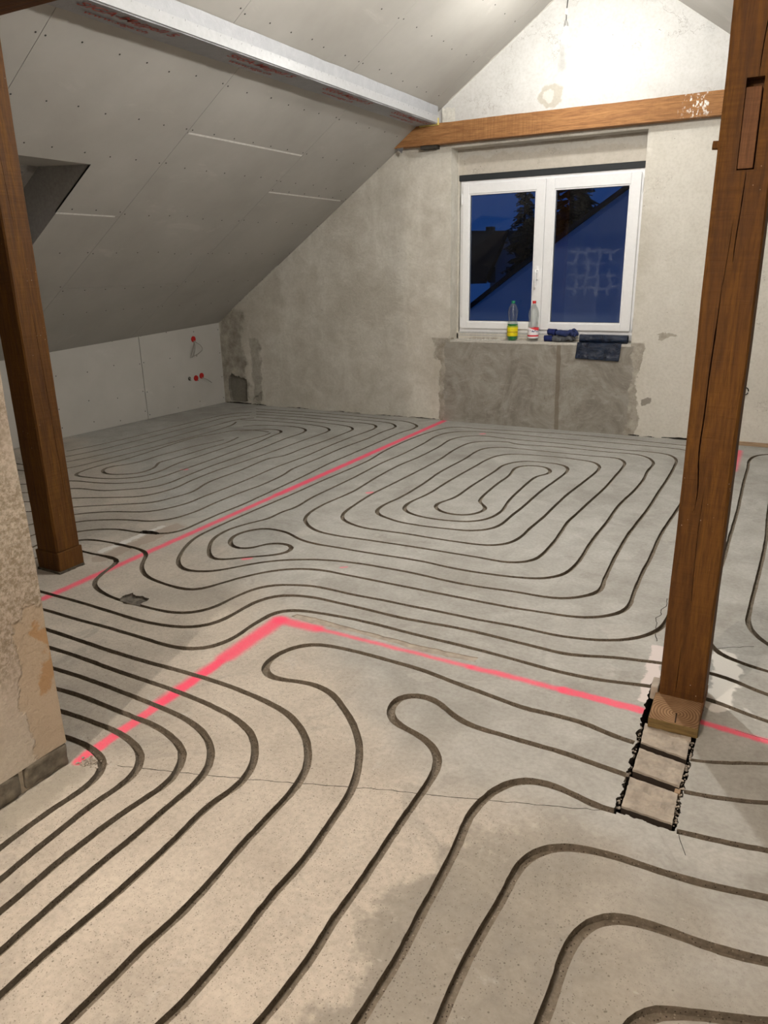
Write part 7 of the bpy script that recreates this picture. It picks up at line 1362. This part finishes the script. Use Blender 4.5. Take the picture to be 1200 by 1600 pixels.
# ------------------------------------------------------------------ electrics
def flush_box(y, z, label, cables, filled=True):
    x = kx(y); r = root('flush_box', (x, y, z), label, 'electrical box', None)
    q = kn.to_track_quat('Z', 'Y').to_matrix().to_4x4()
    b = bmesh.new()
    if filled:
        lathe(b, [(.034, .0), (.034, .004), (.031, .0045), (.030, .0015), (.028, .0015), (.027, .003), (.012, .0035), (.0, .002)], 24, q)
        for sx in (-.024, .024): box(b, -.004, .004, -.003, .003, .003, .007, 0, 0, q @ Matrix.Translation((sx, 0, .002)))
    else:
        lathe(b, [(.022, .0006), (.020, .0012), (0, .0010)], 20, q)
    o = from_bm('box_rim', b, M_SOCKET if filled else M_GAP, r, False)
    for pts in cables:
        b = bmesh.new(); tube(b, [Vector((a, c, d)) for a, c, d in poly3(pts)], .0042, 7)
        from_bm('cable', b, M_CABLE, r, True)
    return r
def poly3(pts, segs=6):
    out = []; P = [Vector(p) for p in pts]; n_ = len(P)
    for i in range(n_-1):
        p0, p1, p2, p3 = P[max(i-1, 0)], P[i], P[i+1], P[min(i+2, n_-1)]
        for k in range(segs):
            t = k/segs; out.append(.5*((2*p1)+(p2-p0)*t+(2*p0-5*p1+4*p2-p3)*t*t+(3*p1-p0-3*p2+p3)*t**3))
    return out+[P[-1]]
flush_box(6.722, .80, 'red round flush box with looped grey cables, the highest on the knee wall',
          [[(.004, .0, -.02), (.035, -.02, -.08), (.03, -.045, -.17), (.02, -.075, -.20)],
           [(.004, .0, -.02), (.05, .05, -.07), (.06, .07, -.12), (.04, .03, -.16), (.02, -.055, -.19)],
           [(.004, .01, -.02), (.03, -.04, -.08), (.025, -.10, -.20)]])
flush_box(6.705, .355, 'red round flush box of the lower pair, the one nearer the camera', [])
flush_box(6.795, .372, 'red round flush box of the lower pair nearer the corner, with a short grey cable', [[(.004, .0, -.02), (.05, .04, -.05), (.06, .10, -.09)]])
flush_box(6.605, .362, 'small dark round hole in the knee wall beside the red flush boxes', [[(.002, -.0, .012), (.012, .0, -.004), (.014, .006, -.025)]], False)

# ------------------------------------------------------------------ bare bulbs
def pendant(P, L, col, label, top):
    r = root('pendant_bulb', (P.x, P.y, P.z-.06), label, 'light bulb')
    z0 = .06
    b = bmesh.new(); lathe(b, [(0, -.034), (.014, -.031), (.025, -.020), (.030, -.004), (.028, .012), (.020, .028), (.014, .040), (.0135, .046)], 24)
    for v in b.verts: v.co.z += z0
    from_bm('glowing_bulb', b, mat_emit('bulb_glow', col, L), r, True)
    b = bmesh.new(); lathe(b, [(0.0, .0465), (.0150, .0465), (.0175, .052), (.0165, .085), (.010, .105), (.006, .112), (0, .112)], 20)
    for v in b.verts: v.co.z += z0
    from_bm('lamp_holder', b, plain('grey_holder', (.45, .45, .45), .5), r, True)
    b = bmesh.new(); box(b, -.011, .011, -.007, .007, .150+z0, .190+z0, .003)
    from_bm('terminal_block', b, plain('clear_terminal', (.75, .75, .75), .3), r)
    b = bmesh.new(); h = top-P.z
    tube(b, poly3([(0, 0, .108+z0), (0, 0, .152+z0)]), .003, 7)
    tube(b, poly3([(0, 0, .188+z0), (.004, 0, .23+z0), (.014, 0, .30+z0), (.010, 0, .42+z0), (0, 0, h+z0)]), .0035, 7)
    from_bm('flex', b, M_BLACK, r, True)
    return r
pendant(BULB_A, BULB_A_L, BULB_A_C, 'glowing bare bulb hanging on a thin cable in front of the gable', zl(BULB_A.x) if BULB_A.x < RX else RZ)
pendant(BULB_C, BULB_C_L, BULB_C_C, 'glowing bare bulb added out of view over the middle of the room for brightness', RZ-.06)
pendant(BULB_B, BULB_B_L, BULB_B_C, 'glowing bare bulb hanging behind the camera', zr(BULB_B.x))

# ------------------------------------------------------------------ outside, dusk
M_NIGHT = plain('night_roof', (.010, .010, .012), .9)
M_WIN = plain('dark_window', (.01, .012, .016), .3)
M_HOUSE = plain('pale_house_wall', (.20, .22, .25), .9)
hr = root('neighbour_house', (-12, 32, 0), 'dark pitched-roof house with a chimney seen through the left pane', 'house')
def hp(x, z, y=30): return (x+12, y-32, z)
b = bmesh.new()
gz = [hp(-10.616, 2.70), hp(-10.0, 1.35), hp(-10.0, -4), hp(-11.35, -4), hp(-11.35, 1.2)]
V = [b.verts.new(v) for v in gz]; V2 = [b.verts.new((v[0], v[1]+7, v[2])) for v in gz]
b.faces.new(V); b.faces.new(V2)
for i in range(5): b.faces.new((V[i], V[(i+1) % 5], V2[(i+1) % 5], V2[i]))
from_bm('house_wall', b, M_HOUSE, hr)
b = bmesh.new()
box(b, .57, .87, -2.03, -1.97, .85, 1.45); from_bm('house_window', b, M_WIN, hr)
b = bmesh.new(); box(b, 1.32, 1.62, -2.03, -1.97, .85, 1.45); from_bm('house_window', b, M_WIN, hr)
b = bmesh.new()
R0 = [hp(-10.616, 2.80, 29.9), hp(-12.9, 2.88, 29.9), hp(-13.5, .9, 29.6), hp(-11.42, .95, 29.6)]
V = [b.verts.new(v) for v in R0]; V2 = [b.verts.new((v[0], v[1]+.2, v[2]-.12)) for v in R0]
b.faces.new(V); b.faces.new(V2)
for i in range(4): b.faces.new((V[i], V[(i+1) % 4], V2[(i+1) % 4], V2[i]))
R0 = [hp(-10.616, 2.82, 29.85), hp(-9.85, 1.25, 29.85), hp(-9.85, 1.25, 37), hp(-10.616, 2.82, 37)]
V = [b.verts.new(v) for v in R0]; V2 = [b.verts.new((v[0]-.05, v[1], v[2]-.14)) for v in R0]
b.faces.new(V); b.faces.new(V2)
for i in range(4): b.faces.new((V[i], V[(i+1) % 4], V2[(i+1) % 4], V2[i]))
from_bm('roof', b, M_NIGHT, hr)
b = bmesh.new(); box(b, .26, .52, -1.6, -1.2, 2.5, 3.0, .01)
from_bm('chimney', b, M_NIGHT, hr)
# pale roof wing close by, its verge rising to the right
wr = root('neighbour_roof_wing', (-5.5, 13.0, 0), 'pale blue-lit roof wing rising to the right outside the window', 'house')
b = bmesh.new()
P = [(-7.2, -.3), (-5.55, .62), (-4.45, 1.42), (-3.35, 2.18), (-2.55, 2.72), (-1.2, 3.6), (-1.2, -5), (-7.2, -5)]
def vv(x, z, y): return b.verts.new((x+5.5, y, z))
V = [vv(x, z, 0) for x, z in P]; V2 = [vv(x, z, 5) for x, z in P]
b.faces.new(V); b.faces.new(V2)
for i in range(8): b.faces.new((V[i], V[(i+1) % 8], V2[(i+1) % 8], V2[i]))
from_bm('wing_wall', b, plain('pale_frosted_panels', (.62, .64, .68), .9, var=.08, vs=1.2), wr)
b = bmesh.new()
for (p, q) in zip(P[:5], P[1:6]):
    V = [vv(p[0], p[1]-.02, -.06), vv(q[0], q[1]-.02, -.06), vv(q[0], q[1]+.07, -.06), vv(p[0], p[1]+.07, -.06)]; V2 = [b.verts.new(v.co+Vector((0, 5.1, 0))) for v in V]
    b.faces.new(V); b.faces.new(V2)
    for i in range(4): b.faces.new((V[i], V[(i+1) % 4], V2[(i+1) % 4], V2[i]))
from_bm('verge', b, M_NIGHT, wr)
# second dark building filling the right pane behind the reflections
h2 = root('neighbour_barn', (-7.5, 27, 0), 'dark gabled building beyond the right pane', 'house')
b = bmesh.new(); P = [(-1.6, 0, -6), (2.6, 0, -6), (2.6, 0, 2.9), (-.1, 0, 3.1), (-1.6, 0, 2.8)]
V = [b.verts.new(v) for v in P]; V2 = [b.verts.new((v[0], 6, v[2])) for v in P]
b.faces.new(V); b.faces.new(V2)
for i in range(5): b.faces.new((V[i], V[(i+1) % 5], V2[(i+1) % 5], V2[i]))
from_bm('barn_wall', b, M_NIGHT, h2)
b = bmesh.new(); P = [(-1.8, -.2, 2.75), (-.1, -.2, 3.12), (2.8, -.2, 2.9), (2.8, 6.2, 2.9), (-.1, 6.2, 3.12), (-1.8, 6.2, 2.75)]
V = [b.verts.new(v) for v in P]; b.faces.new((V[0], V[1], V[4], V[5])); b.faces.new((V[1], V[2], V[3], V[4]))
bmesh.ops.solidify(b, geom=b.faces[:], thickness=.12)
from_bm('roof', b, M_NIGHT, h2)
def tree(x, y, z0, h, r0, seed, label, spread=1.0):
    r = root('conifer_tree', (x, y, -5), label, 'tree'); random.seed(seed)
    b = bmesh.new(); tube(b, [(0, 0, 0), (.03, 0, h*.5), (0, 0, h)], [.16, .11, .02], 8); from_bm('trunk', b, M_NIGHT, r)
    b = bmesh.new()
    for i in range(420):
        t = random.random()**.8; zz = z0+(h-z0)*t; rad = r0*(1-t)*.95+.12; a = random.uniform(0, 6.28)
        L = rad*random.uniform(.5, 1.05); c_, s_ = math.cos(a), math.sin(a)
        base = Vector((c_*L*.1, s_*L*.1, zz)); tip = Vector((c_*L, s_*L, zz-.25*L*spread)); side = Vector((-s_, c_, 0))*.16*(.5+rad*.4)
        mid = base.lerp(tip, .55)
        vs = [b.verts.new(v) for v in (base, mid+side, tip, mid-side+Vector((0, 0, .06)))]
        b.faces.new(vs)
        for q in range(3):
            m_ = base.lerp(tip, random.uniform(.3, 1)); d = side*random.choice((-1, 1))*random.uniform(.8, 2)
            b.faces.new([b.verts.new(v) for v in (m_, m_+d+Vector((0, 0, -.08)), m_+d*.4+Vector((c_, s_, -.4))*.12)])
    from_bm('foliage', b, plain('dark_needles', (.006, .009, .008), .95), r)
tree(-8.0, 24, 3.0, 9.2, 1.5, 2, 'dark conifer seen at the right edge of the left pane')
tree(-5.2, 19, 4.5, 9.5, 2.3, 6, 'dark overhanging conifer seen at the top of the right pane')
